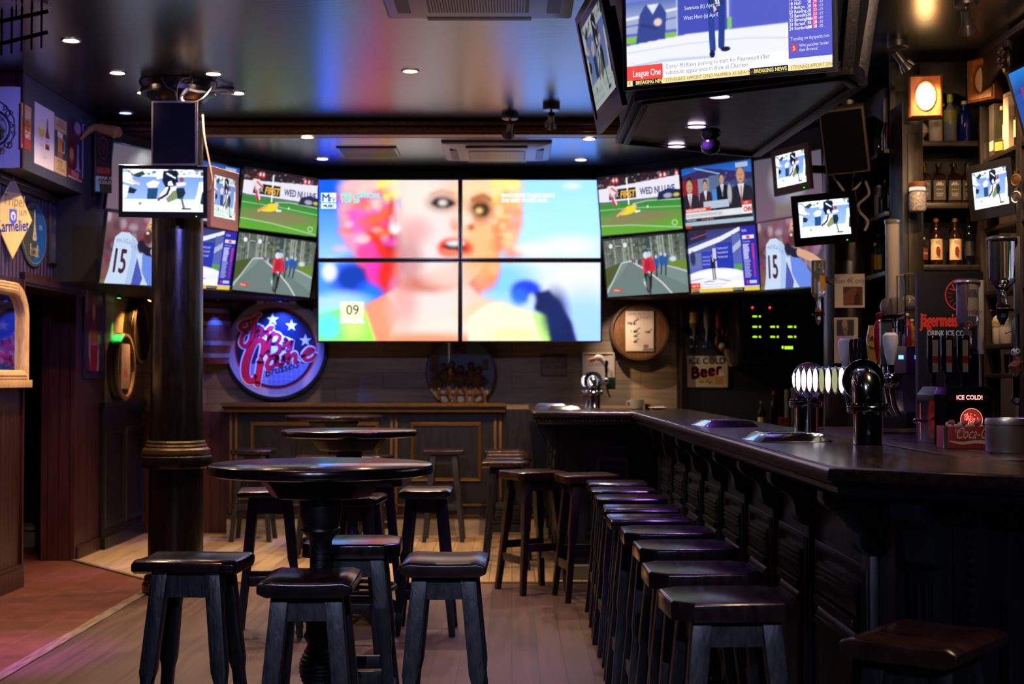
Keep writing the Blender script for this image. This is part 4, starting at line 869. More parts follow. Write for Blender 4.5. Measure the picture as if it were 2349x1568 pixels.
# big screen on the hanging pod
def t_floor(q, *b):
    T = tx(q, *b)
    T('Tottenham (a) April 7', .29, .335, .033, 'e8f0ff', cond=.8); T('Swansea (h) April 28', .30, .42, .033, 'e8f0ff', cond=.8); T('West Ham (a) April', .295, .50, .033, 'e8f0ff', cond=.8)
    def box(u0, u1, v0, v1, col, y=-.0022, g=1.0): q.frect(b[0]+(b[1]-b[0])*u0, b[0]+(b[1]-b[0])*u1, b[3]-(b[3]-b[2])*v1, b[3]-(b[3]-b[2])*v0, y, glow(col, g))
    box(.80, 1.0, 0, .905, '6464d6'); rows = [(11, 'Brentford', 52, -1), (12, 'Ipswich', 52, -3), (13, 'Norwich', 50, -3), (14, 'Leeds', 47, -10), (15, 'QPR', 46, -11), (16, 'N Forest', 41, -11), (17, 'Sheff Wed', 39, -6), (18, 'Hull', 39, -23), (19, 'Bolton', 36, -13), (20, 'Reading', 33, -19), (21, 'Barnsley', 33, -25), (22, 'Birmingham', 30, -40), (23, 'Burton', 28, -30), (24, 'Sunderland', 28, -30)]
    box(.912, .935, 0, .682, 'e8389c', -.0026)
    for i, (n, s, a, d) in enumerate(rows):
        v = .26+i*.0325; T(str(n), .822, v, .026, 'ffffff', 'R', .85, 1.3); T(s, .829, v, .026, 'ffffff', 'L', .85, 1.3); T('38', .906, v, .026, 'ffffff', 'R', .85, 1.3)
        q.text(str(a), b[0]+(b[1]-b[0])*.9235, b[3]-(b[3]-b[2])*v, .026*(b[3]-b[2]), -.0032, glow('ffffff', 1.3), 'C', .85); T(str(d), .96, v, .023, 'e8e8ff', 'R', .85)
    T('Trending on skysports.com', .81, .765, .028, 'f0f0ff', cond=.72); box(.812, .838, .795, .855, 'f04048', -.0026); q.text('5', b[0]+(b[1]-b[0])*.825, b[3]-(b[3]-b[2])*.842, .036*(b[3]-b[2]), -.0032, glow('ffffff', 1.2), 'C')
    T('Who punches harder', .85, .82, .026, 'f0f0ff', cond=.75); T('than Browne?', .85, .855, .026, 'f0f0ff', cond=.75)
    box(0, .185, .835, .955, 'f8504c'); box(.185, .80, .835, .955, 'ffffff', g=1.3); box(0, 1.0, .955, 1.0, 'ffe9a8', g=1.1); box(.028, .18, .955, 1.0, '141a44', -.0026); box(.615, .797, .95, 1.0, '141a44', -.0026)
    q.text('League One', b[0]+(b[1]-b[0])*.175, b[3]-(b[3]-b[2])*.925, .055*(b[3]-b[2]), -.0032, glow('ffffff', 1.3), 'R', .68)
    for i, s in enumerate(('Conor McAleny pushing to start for Fleetwood after', 'substitute appearance in draw at Charlton')): q.text(s, b[0]+(b[1]-b[0])*.2, b[3]-(b[3]-b[2])*(.882+i*.05), .036*(b[3]-b[2]), -.0032, glow('54608c', .9), 'L', .83)
    for u in (.045, .635): q.text('BREAKING NEWS', b[0]+(b[1]-b[0])*u, b[3]-(b[3]-b[2])*.991, .03*(b[3]-b[2]), -.0036, glow('f4e070', 1.0), 'L', .83, bold=.0008)
    q.text('STEVENAGE APPOINT DINO MAAMRIA AS NEW MANAGER', b[0]+(b[1]-b[0])*.2, b[3]-(b[3]-b[2])*.991, .03*(b[3]-b[2]), -.0036, glow('a06c20', .9), 'L', .78); q.text('STEVENAGE APPOINT DINO', b[0]+(b[1]-b[0])*.81, b[3]-(b[3]-b[2])*.991, .03*(b[3]-b[2]), -.0036, glow('a06c20', .9), 'L', .66); q.text('R', b[0]+(b[1]-b[0])*.008, b[3]-(b[3]-b[2])*.991, .03*(b[3]-b[2]), -.0036, glow('604820', .9), 'L', .8)
screen('hanging_screen', 'large bright screen with sports news and league table on the front of the hanging box', P_FLOOR, 'studio_floor', .93, .523, (.907, 6.014, 2.943), R(-30.5), R(4), R(-.9), .018, .06, 1.0, bm=bez_grey, texts=t_floor)
screen('hanging_screen', 'dim purplish screen with american footballers, seen edge-on on the side of the hanging box', P_GRID, 'gridiron_dim', .66, .50, (.421, 6.93, 2.97), R(-84.5), R(11), R(.4), .045, .08, .38, bm=pm('plum_black_bezel', (.02, .012, .018), .22), chin=.02, sub=(-.29, .29, -.21, .21))
# small monitors
GM = 'small monitors fixed to the columns'
def t_led(q, x0, x1, z0, z1): pass
mon = screen('mounted_wide_monitor', 'wide black monitor with american football play, on the front of the column under the speaker', P_GRID, 'gridiron', .50, .27, (CLX-.014, 9.02, 2.592), R(6), R(1.2), 0, .026, .06, 1.5, GM, chin=.012)
screen('mounted_portrait_monitor', 'orange-tinted monitor on the side of the column, seen almost edge-on', P_GRID, 'gridiron_orange', .38, .27, (-1.893, 9.33, 2.585), R(80), R(1.3), R(2), .05, .06, 1.0, GM, bm=pm('copper_bezel', (.6, .24, .07), .35), chin=.02)
screen('mounted_small_monitor', 'small black monitor with american football play, tilted on the front of the bar-side column', P_GRID, 'gridiron', .32, .225, (1.978, 8.98, 2.413), R(-26), R(7), R(2.5), .045, .05, 1.7, GM, chin=.01)
screen('mounted_small_monitor', 'small brown-edged monitor beside the tilted black speaker, seen obliquely', P_GRID, 'gridiron', .30, .215, (1.845, 9.37, 2.782), R(-62), R(3.7), R(1.6), .04, .05, 1.4, GM, bm=pm('brown_bezel', (.10, .06, .04), .35), chin=.01)
screen('mounted_small_monitor', 'small black monitor on the bottle shelves at the picture edge', P_GRID, 'gridiron', .29, .215, (2.765, 8.19, 2.496), R(-68), R(5.1), R(1.2), .045, .05, 1.5, None, chin=.02)
def pic_man():
    p = Pic(96, 160, '1c4a9c'); p.grad(0, .25, '2a7ad0', '123a80'); p.rect(.2, .2, 1, 1, '8c3078'); p.ell(.62, .4, .3, .26, '5c5058', 1, .2); p.ell(.64, .46, .25, .22, 'c8a898', 1, .2); p.ell(.5, .44, .04, .02, '302428', 1, .4); p.ell(.76, .44, .04, .02, '302428', 1, .4); p.ell(.64, .58, .08, .02, '8c5048', 1, .4); p.poly([(.1, 1), (.2, .72), (.5, .66), (.8, .66), (1, .72), (1, 1)], '6a84c8'); p.rect(0, .9, 1, 1, 'd03c40')
    return p
screen('upper_shelf_screen', 'bright tilted screen with a man in a blue jacket, cut by the upper picture edge', pic_man(), 'man', .247, .494, (2.735, 7.33, 2.787), R(-58), R(8), R(12), .014, .05, 1.2)
# ---------------------------------------------------------------- the hanging box that carries them
pz = 2.66; pod_b = [(.59, 6.45), (1.393, 5.90), (1.495, 6.09), (1.38, 8.03), (.59, 7.58)]
pod_paint = grain('dark_blue_black_paint', '0c1016', '141a24', (2, 2, 2), 6, (.3, .5), .06)
pod = thing('hanging_box', 'dark many-sided box hanging from the ceiling with moulded lower edge and screens on its sides', 'ceiling box', (0, 0, 0))
top_ = offset_poly(pod_b, -.10)
MB().loft([[(x, y, pz+.004) for x, y in pod_b], [(x, y, pz+.04) for x, y in pod_b], [(x, y, CZ-.001) for x, y in top_]], pod_paint).build('case', pod)
q = MB(); trim_w = grain('purple_brown_trim', '140e10', '221818', (8, 8, 8), 8, (.35, .55), .2)
for i in range(5):
    a, b = pod_b[i], pod_b[(i+1) % 5]
    for k, (o_, zz, hh) in enumerate(((-.012, pz+.045, .03), (-.02, pz+.012, .03), (.02, pz-.006, .016))):
        A, B_ = offset_poly(pod_b, o_)[i], offset_poly(pod_b, o_)[(i+1) % 5]
        q.beam((A[0], A[1], zz), (B_[0], B_[1], zz), .03, hh, trim_w)
q.build('edge_moulding', pod, .003)
q = MB()
for i in (1, 2): q.beam((pod_b[i][0], pod_b[i][1], pz), (top_[i][0], top_[i][1], CZ-.002), .05, .05, trim_w, up=(0, 1, 0))
q.build('corner_post', pod, .003)

arm_m = pm('black_steel_arm', (.02, .02, .022), .4, .6)
bpy.context.view_layer.update()
for o in [o for o in bpy.data.objects if o.parent is None and o.name.startswith('mounted_')]:
    p = o.matrix_world.translation; cx_, cy_ = (CLX, CLY) if p.x < 0 else (CRX, CRY)
    if p.x > 2.5: tgt = Vector((2.93, p.y+.1, p.z))
    else:
        d = Vector((p.x-cx_, p.y-cy_)).normalized(); tgt = Vector((cx_+d.x*.165, cy_+d.y*.165, p.z))
    Mi = o.matrix_world.inverted(); a = Mi @ tgt
    MB().beam((0, .055, 0), tuple(a), .035, .05, arm_m).box(-.06, .06, .05, .06, -.06, .06, arm_m).build('bracket_arm', o)
# ================================================================ prints on the poster wall
ink = attr_mat('printed_ink', 0, .35); ink_m = attr_mat('matt_ink', 0, .6); ink_m.node_tree.nodes['Principled BSDF'].inputs['Specular IOR Level'].default_value = .15
def poster(name, label, pic, key, w, h, loc, yaw, cat, col='d8d2cc', th=.006, tilt=0, texts=None, frame=None, fm=None, bolts=True, group=None, mat=None, rnd=0):
    t = thing(name, label, cat, loc, yaw, tilt, 0, group)
    MB().box(-w/2, w/2, .0, th, -h/2, h/2, flat(col, .4)).build('plate', t, .003 if th > .004 else 0)
    add_mesh('print', pic_mesh(key, pic, w-.006, h-.006, mat or ink), t, (0, -.0008, 0))
    if texts:
        q = MB()
        def T(s, u, v, size, c, al='C', cond=1, shear=0, rot=0, bold=0): q.text(s, -w/2+w*u, h/2-h*v, size*h, -.0018, flat(c), al, cond, shear, rot, bold*h)
        texts(T, q); q.build('lettering', t)
    if frame:
        fr = MB().frame(-w/2-frame, w/2+frame, -h/2-frame, h/2+frame, th, [(0, -.012), (0, .016), (.008, .024), (frame*.6, .018), (frame, .008), (frame, 0)], fm); fr.build('frame', t, .001)
    return t
WL = PI/2                                      # on the left wall, facing into the room
SX = -3.118
def on_soffit(px0, px1, pyt0, pyb0):
    """poster on the soffit face: y-range from its left and right photo edges, height from its left edge"""
    Y0, Y1 = SX*F/(px0-1174.5), SX*F/(px1-1174.5)
    return (SX, (Y0+Y1)/2, (Z(pyt0, Y0)+Z(pyb0, Y0))/2), abs(Y1-Y0), Z(pyt0, Y0)-Z(pyb0, Y0)
def pic_red():
    p = Pic(60, 120, 'c87a3c'); p.grad(0, .35, 'd8a068', 'c88848'); p.grad(.6, 1.01, 'a03c30', '8c2a28'); p.poly([(.12, .3), (.22, .3), (.26, .95), (.1, .95)], '7c2c34'); p.ell(.16, .22, .1, .08, 'd8b890', 1, .4); p.rect(.1, .9, .3, .97, 'd8d0d0'); p.rect(0, .97, 1, 1, '2a3048'); return p
def t_red(T, q): T('BEER', .62, .28, .15, 'e8dcc8', cond=.75); T('now', .62, .39, .075, '38221a'); T('cheaper', .62, .47, .075, '38221a'); T('than', .62, .55, .075, '38221a'); T('GAS', .62, .72, .15, 'f0e8e0', cond=.9)
def pic_duvel():
    p = Pic(70, 110, 'dcd4d8'); p.ell(.33, .42, .17, .11, 'd8c84c', 1, .2); p.ell(.33, .34, .15, .06, 'e8e4b0', .9, .5); p.rect(.31, .52, .35, .64, 'c8c4c8'); p.ell(.33, .66, .12, .015, 'c0bcc4', 1, .4); p.poly([(.6, .18), (.66, .18), (.68, .36), (.74, .46), (.74, .68), (.54, .68), (.54, .46), (.59, .36)], '7c3018'); p.rect(.54, .5, .74, .6, 'd8ccd0'); p.rect(.54, .6, .74, .63, 'a04058'); p.rect(.54, .66, .74, .69, '2c1c18'); return p
def t_duvel(T, q): T('Ssst... hier rijpt', .5, .82, .025, '8a8088', cond=.9); T('den Duvel', .5, .855, .03, '7a7078', cond=.9); T('Duvel', .64, .56, .03, '6a2030', cond=.7)
def pic_mug():
    p = Pic(60, 110, 'c8a878'); p.rect(0, .24, 1, .72, '3c4450'); p.poly([(.25, .28), (.65, .3), (.62, .64), (.3, .62)], 'c87c30'); p.poly([(.22, .24), (.68, .26), (.66, .36), (.24, .34)], 'e8e0cc'); p.line([(.66, .36), (.84, .4), (.82, .58), (.64, .6)], .04, 'a8a098'); p.ell(.46, .66, .22, .06, '886048', 1, .4); p.rect(.3, .3, .34, .6, 'e0a050', .7); return p
def t_mug(T, q): T('DRINK MORE', .5, .09, .05, '5a4a38', cond=.9); T("I DON'T GET DRUNK", .5, .17, .06, '5a4a38', cond=.62); T('I BECOME...', .45, .80, .05, '5a4a38', cond=.9); T('CLASSY', .45, .87, .05, '5a4a38'); T('ANOTHER BEER', .5, .95, .06, '5a4a38', cond=.75)
def pic_rouge():
    p = Pic(60, 120, '302c40'); p.poly([(.06, .0), (.3, .0), (.34, .3), (.5, .4), (.54, .84), (0, .84), (0, .3)], '4a1420'); p.rect(.1, .02, .24, .3, '3c2a50', .6); p.ell(.25, .62, .2, .14, '8c3038', 1, .2); p.ell(.25, .6, .13, .09, 'b89060', .9, .3); p.poly([(.45, .12), (.85, .08), (.88, .3), (.76, .4), (.6, .38), (.46, .26)], '5c2c3c'); p.ell(.66, .13, .22, .1, 'b090a0', 1, .4); p.poly([(.63, .4), (.73, .4), (.78, .78), (.9, .83), (.5, .83), (.62, .78)], '9c98b8'); p.rect(0, .84, 1, .97, '702030'); p.rect(0, .97, 1, 1, 'a88890'); return p
def t_rouge(T, q): T('ROUGE', .5, .945, .085, 'd8b8b8', cond=.95)
def pic_good():
    p = Pic(60, 120, 'b8b4d0'); p.ell(.62, .52, .2, .05, 'a84030', .9, .3); p.ell(.3, .6, .18, .07, '4a4a68', .9, .4); p.ell(.55, .76, .22, .14, '58586e', .8, .5, .5); p.ell(.62, .72, .1, .1, '8c7474', .8, .6); p.line([(.5, .88), (.45, .96), (.55, .94)], .02, '4a4450'); p.line([(.2, .5), (.7, .46)], .015, 'a04840'); return p
def t_good(T, q): T('My Goodness', .5, .16, .055, 'a03848', cond=.8); T('My', .5, .24, .055, 'a03848'); T('GUINNESS', .5, .34, .075, '983040', cond=.75)
def pic_jag():
    p = Pic(60, 120, '040405'); p.ell(.5, .26, .26, .2, '5a1418', .8, .05); p.ell(.5, .26, .22, .17, '040405', 1, .05); p.line([(.4, .2), (.5, .34), (.6, .2)], .02, '5a1418'); p.rect(.1, .58, .9, .68, '6a1c20', .7); p.poly([(.05, .75), (.2, .72), (.3, .98), (.05, .98)], '3a6a88'); return p
def t_jag(T, q): T('DRINK IT', .55, .78, .05, '8a8a98', cond=.9); T('COLD', .6, .85, .05, '8a8a98')
GP = 'posters along the soffit over the left wall'
for nm, lab, pf, tf, px0, px1, p0, p1, col in (
    ('metal_sign', 'small orange metal poster with a red glass and the word BEER on the soffit', pic_red, t_red, 43.5, 67, 231, 338, '8a4a30'),
    ('metal_sign', 'large white poster with yellow goblet and brown bottle on the soffit', pic_duvel, t_duvel, 75, 120, 229, 372, 'c8c8d8'),
    ('metal_sign', 'beige poster with a beer mug reading ANOTHER BEER on the soffit', pic_mug, t_mug, 121, 148.5, 262, 392, 'b09870'),
    ('metal_sign', 'dark red poster with a tall bottle and white-stemmed goblet on the soffit', pic_rouge, t_rouge, 152, 185, 261, 404, '4a1820'),
    ('metal_sign', 'pale lilac poster with red My Goodness lettering on the soffit', pic_good, t_good, 185.5, 210, 281, 408, 'a8a4c0'),
    ('metal_sign', 'black poster with a dim red crest at the far end of the soffit', pic_jag, t_jag, 216, 243, 300, 442, '0a0a0c')):
    loc, w_, h_ = on_soffit(px0, px1, p0, p1)
    if px0 > 214:
        loc = (X(232, 10.2), 10.22, 2.955); w_, h_ = .125, .44
        poster(nm, lab, pf(), lab, w_, h_, loc, R(32), 'poster', col, texts=tf, group=GP, mat=ink_m)
    else: poster(nm, lab, pf(), lab, w_, h_, loc, WL, 'poster', col, .012 if px0 == 75 else .006, texts=tf, group=GP)
# framed sign on the soffit end with a wrought-iron ring hanging before it
fs = Pic(50, 80, 'b8bcc8'); fs.rect(.0, .42, .62, .88, '8c7c20'); fs.rect(0, .7, .62, .8, '2c2a20'); fs.ell(.1, .5, .3, .2, '46503c', .8, .5)
poster('enamel_sign', 'white enamel sign with a yellow panel, behind the iron ring', fs, 'enamel', .42, .52, (X(-36, 9.0), 9.02, Z(288, 9.0)), 0, 'sign', 'c0c4d0')
ir = thing('iron_ring_sign', 'blue wrought-iron ring bracket hanging before the white enamel sign', 'sign', (X(-24, 8.9), 8.9, Z(292, 8.9)))
MB().ring((0, 0, 0), .115, .008, pm('dark_blue_iron', (.02, .03, .07), .4, .4), 'Y').ring((0, 0, 0), .10, .006, pm('pale_ring', (.35, .35, .4), .5), 'Y').build('ring', ir)
sc_ = MB()
for a0, rr, cx0, cz0 in ((0, .028, .105, .09), (1.5, .02, .125, .02), (3, .03, .11, -.10), (4, .016, .08, .13), (2, .016, .14, -.03)):
    sc_.tube([(cx0+rr*(1-i/16)*math.cos(a0+i*.55), 0, cz0+rr*(1-i/16)*math.sin(a0+i*.55)) for i in range(14)], .004, black_matt, 6)
sc_.tube([(-.2, 0, .22), (0, 0, .2), (.09, 0, .14), (.14, 0, .06), (.145, 0, -.04), (.1, 0, -.12)], .005, black_matt, 6); sc_.tube([(0, 0, .11), (0, 0, .33)], .006, black_matt, 6)
sc_.build('scrolls', ir)
# iron grille-like rack under the ceiling
rk = thing('iron_rack', 'black wrought-iron rack with spikes hanging under the ceiling in the upper corner', 'rack', (X(22, 7.3), 7.3, Z(82, 7.3)))
q = MB()
for i in range(7):
    x = -.16+i*.045; q.tube([(x, .02*i, -.11+.014*i), (x, .02*i, .11+.014*i)], .006, black_matt, 6); q.lathe([(.009, .11+.014*i), (.001, .14+.014*i)], black_matt, 6, (x, .02*i, 0))
q.build('spike', rk)
MB().beam((-.2, -.01, -.07), (.14, .13, .06), .012, .02, black_matt).beam((-.2, -.01, .05), (.14, .13, .17), .012, .02, black_matt).build('cross_bar', rk)
MB().tube([(0, .05, .12), (0, .05, CZ-.004-Z(82, 7.3))], .004, black_matt, 6).build('hanger', rk)
cl = MB().tube(catmull([(X(222, 10.6), 10.16, Z(325, 10.3)), (X(245, 10.6), 10.2, Z(308, 10.5)), (X(275, 10.6), 10.2, Z(312, 10.5)), (X(298, 10.6), 10.2, Z(318, 10.5)), (X(306, 10.6), 10.2, Z(326, 10.5))], 4), [.01, .014, .018, .022, .026, .03, .034, .036, .038, .04, .042, .044, .046, .04, .03, .022, .012], grain('tan_carved_wood', '6a4a22', '94703a', (20, 20, 20), 8, (.5, .7), .2), 10)
tag(cl.build('carved_club'), 'tan carved wooden club lying across the top of the black poster corner', 'ornament')
# ---------------------------------------------------------------- signs on the plum boards
def wall_at(px, Xw=-3.322): return Xw*F/(px-1174.5)
Yk = (wall_at(42)+wall_at(103))/2; ys_ = abs(wall_at(103)-wall_at(42)); hk = Z(460, Yk)-Z(612, Yk)
t = thing('oval_sign', 'oval dark grey and blue beer sign on the plum boards', 'sign', (-3.312, Yk, (Z(460, Yk)+Z(612, Yk))/2), WL)
a, b = ys_/2, hk/2
MB().prism([(a*math.cos(2*PI*i/48), b*math.sin(2*PI*i/48)) for i in range(48)], 0, .012, flat('3a4440', .3)).build('plate', t, .003)
q = MB(); q.fpoly([(a*.97*math.cos(2*PI*i/48), b*.97*math.sin(2*PI*i/48)) for i in range(48)], -.0006, flat('3d4640', .25)); q.fpoly([(a*.05, b*.93)]+[(a*.93*math.cos(PI/2-PI*i/40*1.05), b*.93*math.sin(PI/2-PI*i/40*1.05)) for i in range(41)]+[(a*.12, -b*.35), (a*.1, 0)], -.0011, flat('20569a', .25))
q.fring(0, 0, b*.885, b*.9, -.0016, flat('8a8c80'), sx=a/b); q.fpoly([(-.012, b*.75), (.012, b*.75), (.008, b*.4), (.02, b*.1), (.04, -b*.12), (.03, -b*.2), (-.03, -b*.2), (-.04, -b*.12), (-.02, b*.1), (-.008, b*.4)], -.0016, flat('c8b8a0')); q.fpoly([(0, b*.02), (.012, -b*.06), (0, -b*.16), (-.012, -b*.06)], -.002, flat('30281c'))
q.text('kwak', 0, -b*.66, b*.34, -.0022, flat('e8d8b0'), 'C', .78, bold=.004); q.text('Anno', -a*.45, b*.26, .035, -.002, flat('b8a890'), 'C', .8, .25); q.text('1791', a*.42, b*.16, .035, -.002, flat('a8b0b8'), 'C', .8); q.build('lettering', t)
Yk = (wall_at(-16)+wall_at(39))/2
t = thing('diamond_sign', 'yellow diamond-shaped metal sign above the cream arched mirror', 'sign', (-3.28, Yk, (Z(402, Yk)+Z(594, Yk))/2), R(68))
a, b = .185, (Z(402, Yk)-Z(594, Yk))/2
MB().prism([(0, b), (-a, 0), (0, -b), (a, 0)], 0, .008, flat('cbb06a', .22)).build('plate', t, .002)
q = MB().fpoly([(0, b*.95), (-a*.95, 0), (0, -b*.95), (a*.95, 0)], -.0006, flat('d6bc78', .22)); q.fpoly([(0, b*.95), (-a*.35, b*.6), (a*.35, b*.6)], -.0011, flat('88806c'))
q.text('Tripel', 0, b*.28, .075, -.0016, flat('8a7a50'), 'C', .8, .1); q.text('Karmeliet', 0, -b*.33, .075, -.0016, flat('2a4ab0'), 'C', .72, bold=.002, rot=.12); q.fpoly([(-.035, .055), (.035, .055), (.035, -.02), (0, -.055), (-.035, -.02)], -.0014, flat('4058c8')); q.fell(0, .01, .022, .03, -.002, flat('e0dcd0')); q.fpoly([(-.012, .02), (.012, .02), (0, -.03)], -.0025, flat('4058c8')); q.text('1679', .09, .02, .04, -.0016, flat('6a6048'), 'C', .7); q.build('lettering', t)
def pic_blue():
    p = Pic(90, 100, '2a3350'); p.grad(0, 1.01, '2c3654', '343c5c'); p.poly([(.62, .3), (.7, .1), (.8, .2), (.92, .14), (.96, .36), (.9, .5), (.66, .48)], '9a8c84'); p.poly([(.64, .4), (.92, .42), (.9, .62), (.82, .78), (.8, .92), (.9, .98), (.66, .98), (.74, .92), (.72, .78), (.64, .6)], '8a5c4c'); p.ell(.77, .4, .15, .05, 'c8c0b8', .9, .4); p.poly([(.08, .5), (.5, .54), (.5, .8), (.08, .74)], '6a5868', .5); p.ell(.28, .62, .08, .1, 'a89098', .6, .5); return p
def t_blue(T, q): T('THE', .1, .14, .03, '8a7088', 'L'); T('BUDWEISER', .1, .24, .09, '7c6078', 'L', .55); T('The Beer of Towers', .12, .33, .05, '9a98a8', 'L', .6); T('WORLD', .12, .72, .06, '8a7884', 'L', .8); T('drink responsibly', .2, .88, .025, '8a8ca0', 'L', .7)
Y0, Y1 = wall_at(107), wall_at(183)
poster('glass_poster', 'dark blue poster with a tall goblet beside the oval grey and blue sign', pic_blue(), 'blue_poster', Y1-Y0, .42, (-3.312, (Y0+Y1)/2, Z(545, (Y0+Y1)/2)), WL, 'poster', '2a2430', .008, texts=t_blue, frame=.012, fm=dark_brown)
# arched cream mirror on the near end of the left wall
ma = thing('arched_mirror', 'cream arched mirror frame with mirror glass on the left wall, cropped by the picture edge', 'mirror', (-3.30, 9.13, Z(878, 9.4)), WL)
aw, ah = .93, .66
def arch(t, n=18): return [(-aw/2+t, t), (aw/2-t, t)]+[(aw/2-t-(aw*.22-t*.0)*(1-math.cos(PI/2*i/n)) if False else (aw/2-t)*math.cos(PI/2*0)-(.24-t*.5)*(1-math.cos(PI/2*i/n)), ah-.24+(.24-t)*math.sin(PI/2*i/n)) for i in range(n+1)]+[(-((aw/2-t)-(.24-t*.5)*(1-math.cos(PI/2*(n-i)/n))), ah-.24+(.24-t)*math.sin(PI/2*(n-i)/n)) for i in range(n+1)]
fr = MB(); rings = []
for t_, up in ((0, 0), (0, .035), (.01, .045), (.025, .04), (.03, .048), (.045, .042), (.05, .05), (.075, .04), (.085, .02), (.085, .004)):
    rings.append([(a_, -up, b_) for a_, b_ in arch(t_)])
fr.loft(rings, cream, caps=False); fr.box(-aw/2-.015, aw/2+.015, -.06, .0, -.03, .02, cream); fr.build('frame', ma, .002)
MB().add([(a_, -.006, b_) for a_, b_ in arch(.08)], [tuple(range(len(arch(.08))))], pm('mirror_silver', (.8, .82, .85), .04, 1)).build('mirror_glass', ma)
# drinks mirror by the corner
def pic_coke():
    p = Pic(60, 100, '3a2c58'); p.grad(0, 1.01, '2c2850', '4a2848'); p.rect(0, 0, .3, 1, '6a2030', .7); p.ell(.5, .3, .14, .2, '7a2c20', 1, .3); p.ell(.5, .28, .09, .1, 'c8907c', 1, .3); p.poly([(.3, .5), (.7, .5), (.78, 1), (.22, 1)], 'b02028'); p.ell(.52, .66, .17, .12, 'c8202c', 1, .2); p.poly([(.2, .55), (.3, .5), (.3, .95), (.2, .8)], 'b0b8a8'); p.poly([(.75, .5), (.85, .6), (.8, 1), (.7, 1)], 'a8b8a8'); p.rect(0, 0, .15, .3, '6a78c8', .6); return p
def t_coke(T, q): T('Coca-Cola', .52, .685, .06, 'f0e0e0', cond=.55, shear=.3)
Y0, Y1 = wall_at(192, -3.36), wall_at(240, -3.36)
poster('drinks_mirror', 'framed drinks mirror with a red-haired woman and red disc at the wall corner', pic_coke(), 'coke', (Y1-Y0)-.12, .66, (-3.366, (Y0+Y1)/2, Z(757, (Y0+Y1)/2)), WL, 'picture', '2a2040', .01, texts=t_coke, frame=.06, fm=grain('plum_frame', '1c1830', '2a2444', (5, 5, 5), 5, (.3, .5), .1))
# ---------------------------------------------------------------- barrels
stave = grain('weathered_barrel_stave', '6a5c48', '8f806a', (2, 14, 14), 5, (.5, .7), .2); stave_d = grain('dark_barrel_stave', '2e261e', '463a2c', (2, 14, 14), 5, (.5, .7), .2); hoop = pm('barrel_hoop', (.08, .075, .07), .45, .7)
def barrel_end(loc, yaw, r, L, lab, m1, head, pf=None, tf=None, key=None, rim=None):
    t = thing('barrel_end', lab, 'barrel', loc, yaw, group='barrel ends on the walls')
    MB().lathe([(r*.99, L), (r*1.0, .04), (r*.985, .0), (r*.90, .0), (r*.885, .03), (.01, .03)], m1, 40, axis='Y', caps=False).build('staves', t)
    MB().lathe([(.005, .022), (r*.888, .022), (r*.888, .03)], head, 40, axis='Y').build('head', t)
    MB().lathe([(r*1.0, .02), (r*1.008, .022), (r*1.01, .055), (r*1.0, .057)], hoop, 40, axis='Y', caps=False).lathe([(r*1.0, L*.7), (r*1.008, L*.7), (r*1.008, L*.7+.03), (r*1.0, L*.7+.03)], hoop, 40, axis='Y', caps=False).build('hoop', t)
    if pf:
        w_, h_ = r*.95, r*1.35
        b = MB().box(-w_/2, w_/2, .010, .0215, -h_/2, h_/2, flat('d0c4bc', .5)); o = b.build('label_plate', t, .002)
        add_mesh('label_print', pic_mesh(key, pf, w_-.006, h_-.006, ink_m), o, (0, .0092, 0))
        if tf:
            q = MB(); T = lambda s, u, v, size, c_, al='C', cond=1, **k: q.text(s, -w_/2+w_*u, h_/2-h_*v, size*h_, .0085, flat(c_), al, cond, **k); tf(T); q.build('lettering', o)
    return t
def pic_house():
    p = Pic(50, 80, 'b0a4a4'); p.poly([(.3, .6), (.45, .45), (.45, .75), (.3, .75)], 'a86030'); p.poly([(.55, .6), (.7, .45), (.7, .75), (.55, .75)], 'a86030'); p.line([(.2, .3), (.5, .5), (.8, .3)], .02, '7a6a70'); p.speck(.1, .1, .9, .35, 30, .02, ['8a7c80', '9c9094'], .6); p.speck(.2, .8, .8, .95, 20, .02, ['8a7c80'], .6); return p
barrel_end((-3.265, 12.06, 1.50), WL, .28, .09, 'grey weathered barrel end with a pale label, lit green from above', stave, stave_d, pic_house(), None, 'house')
barrel_end((-3.265, 12.56, 1.80), WL, .28, .09, 'darker barrel end mounted higher, behind the green-lit one', stave_d, pm('black_barrel_head', (.012, .012, .012), .5))
def pic_birds():
    p = Pic(70, 92, 'c8beb8'); 
    for x, y, s in ((.2, .3, 1.2), (.3, .5, 1.0), (.32, .62, .8), (.3, .76, .8), (.78, .52, .8)): p.poly([(x-.1*s, y), (x+.05*s, y-.03*s), (x+.16*s, y+.02*s), (x+.02*s, y+.05*s)], '3c3c48'); p.line([(x+.02*s, y), (x+.2*s, y-.08*s)], .03*s, '4a4a54'); p.ell(x-.08*s, y+.0, .05*s, .03*s, 'b05838', 1, .3)
    p.line([(.25, .25), (.24, .8)], .03, 'dcd8d8', .8); p.ell(.72, .88, .1, .05, '8c5048', .9, .4); p.rect(.6, .94, .98, .99, '6a7080'); return p
def t_birds(T): T('Lovely day for a', .46, .1, .075, '7a4048', cond=.75); T('GUINNESS', .64, .2, .085, '8a3840', cond=.7)
barrel_end((X(1468, 12.8), 12.8, Z(759, 12.8)), 0, .268, .148, 'brown barrel head with a white bird poster, beside the video wall', grain('brown_barrel', '3a2618', '553a24', (3, 3, 14), 5, (.4, .6), .2), grain('brown_barrel_head', '5a3a20', '74502e', (14, 3, 3), 5, (.4, .6), .15), pic_birds(), t_birds, 'birds')
hb = thing('half_barrel', 'small half barrel hung upright on the back wall beside the column, lit blue', 'barrel', (X(485, 12.75), 12.76, Z(765, 12.8)))
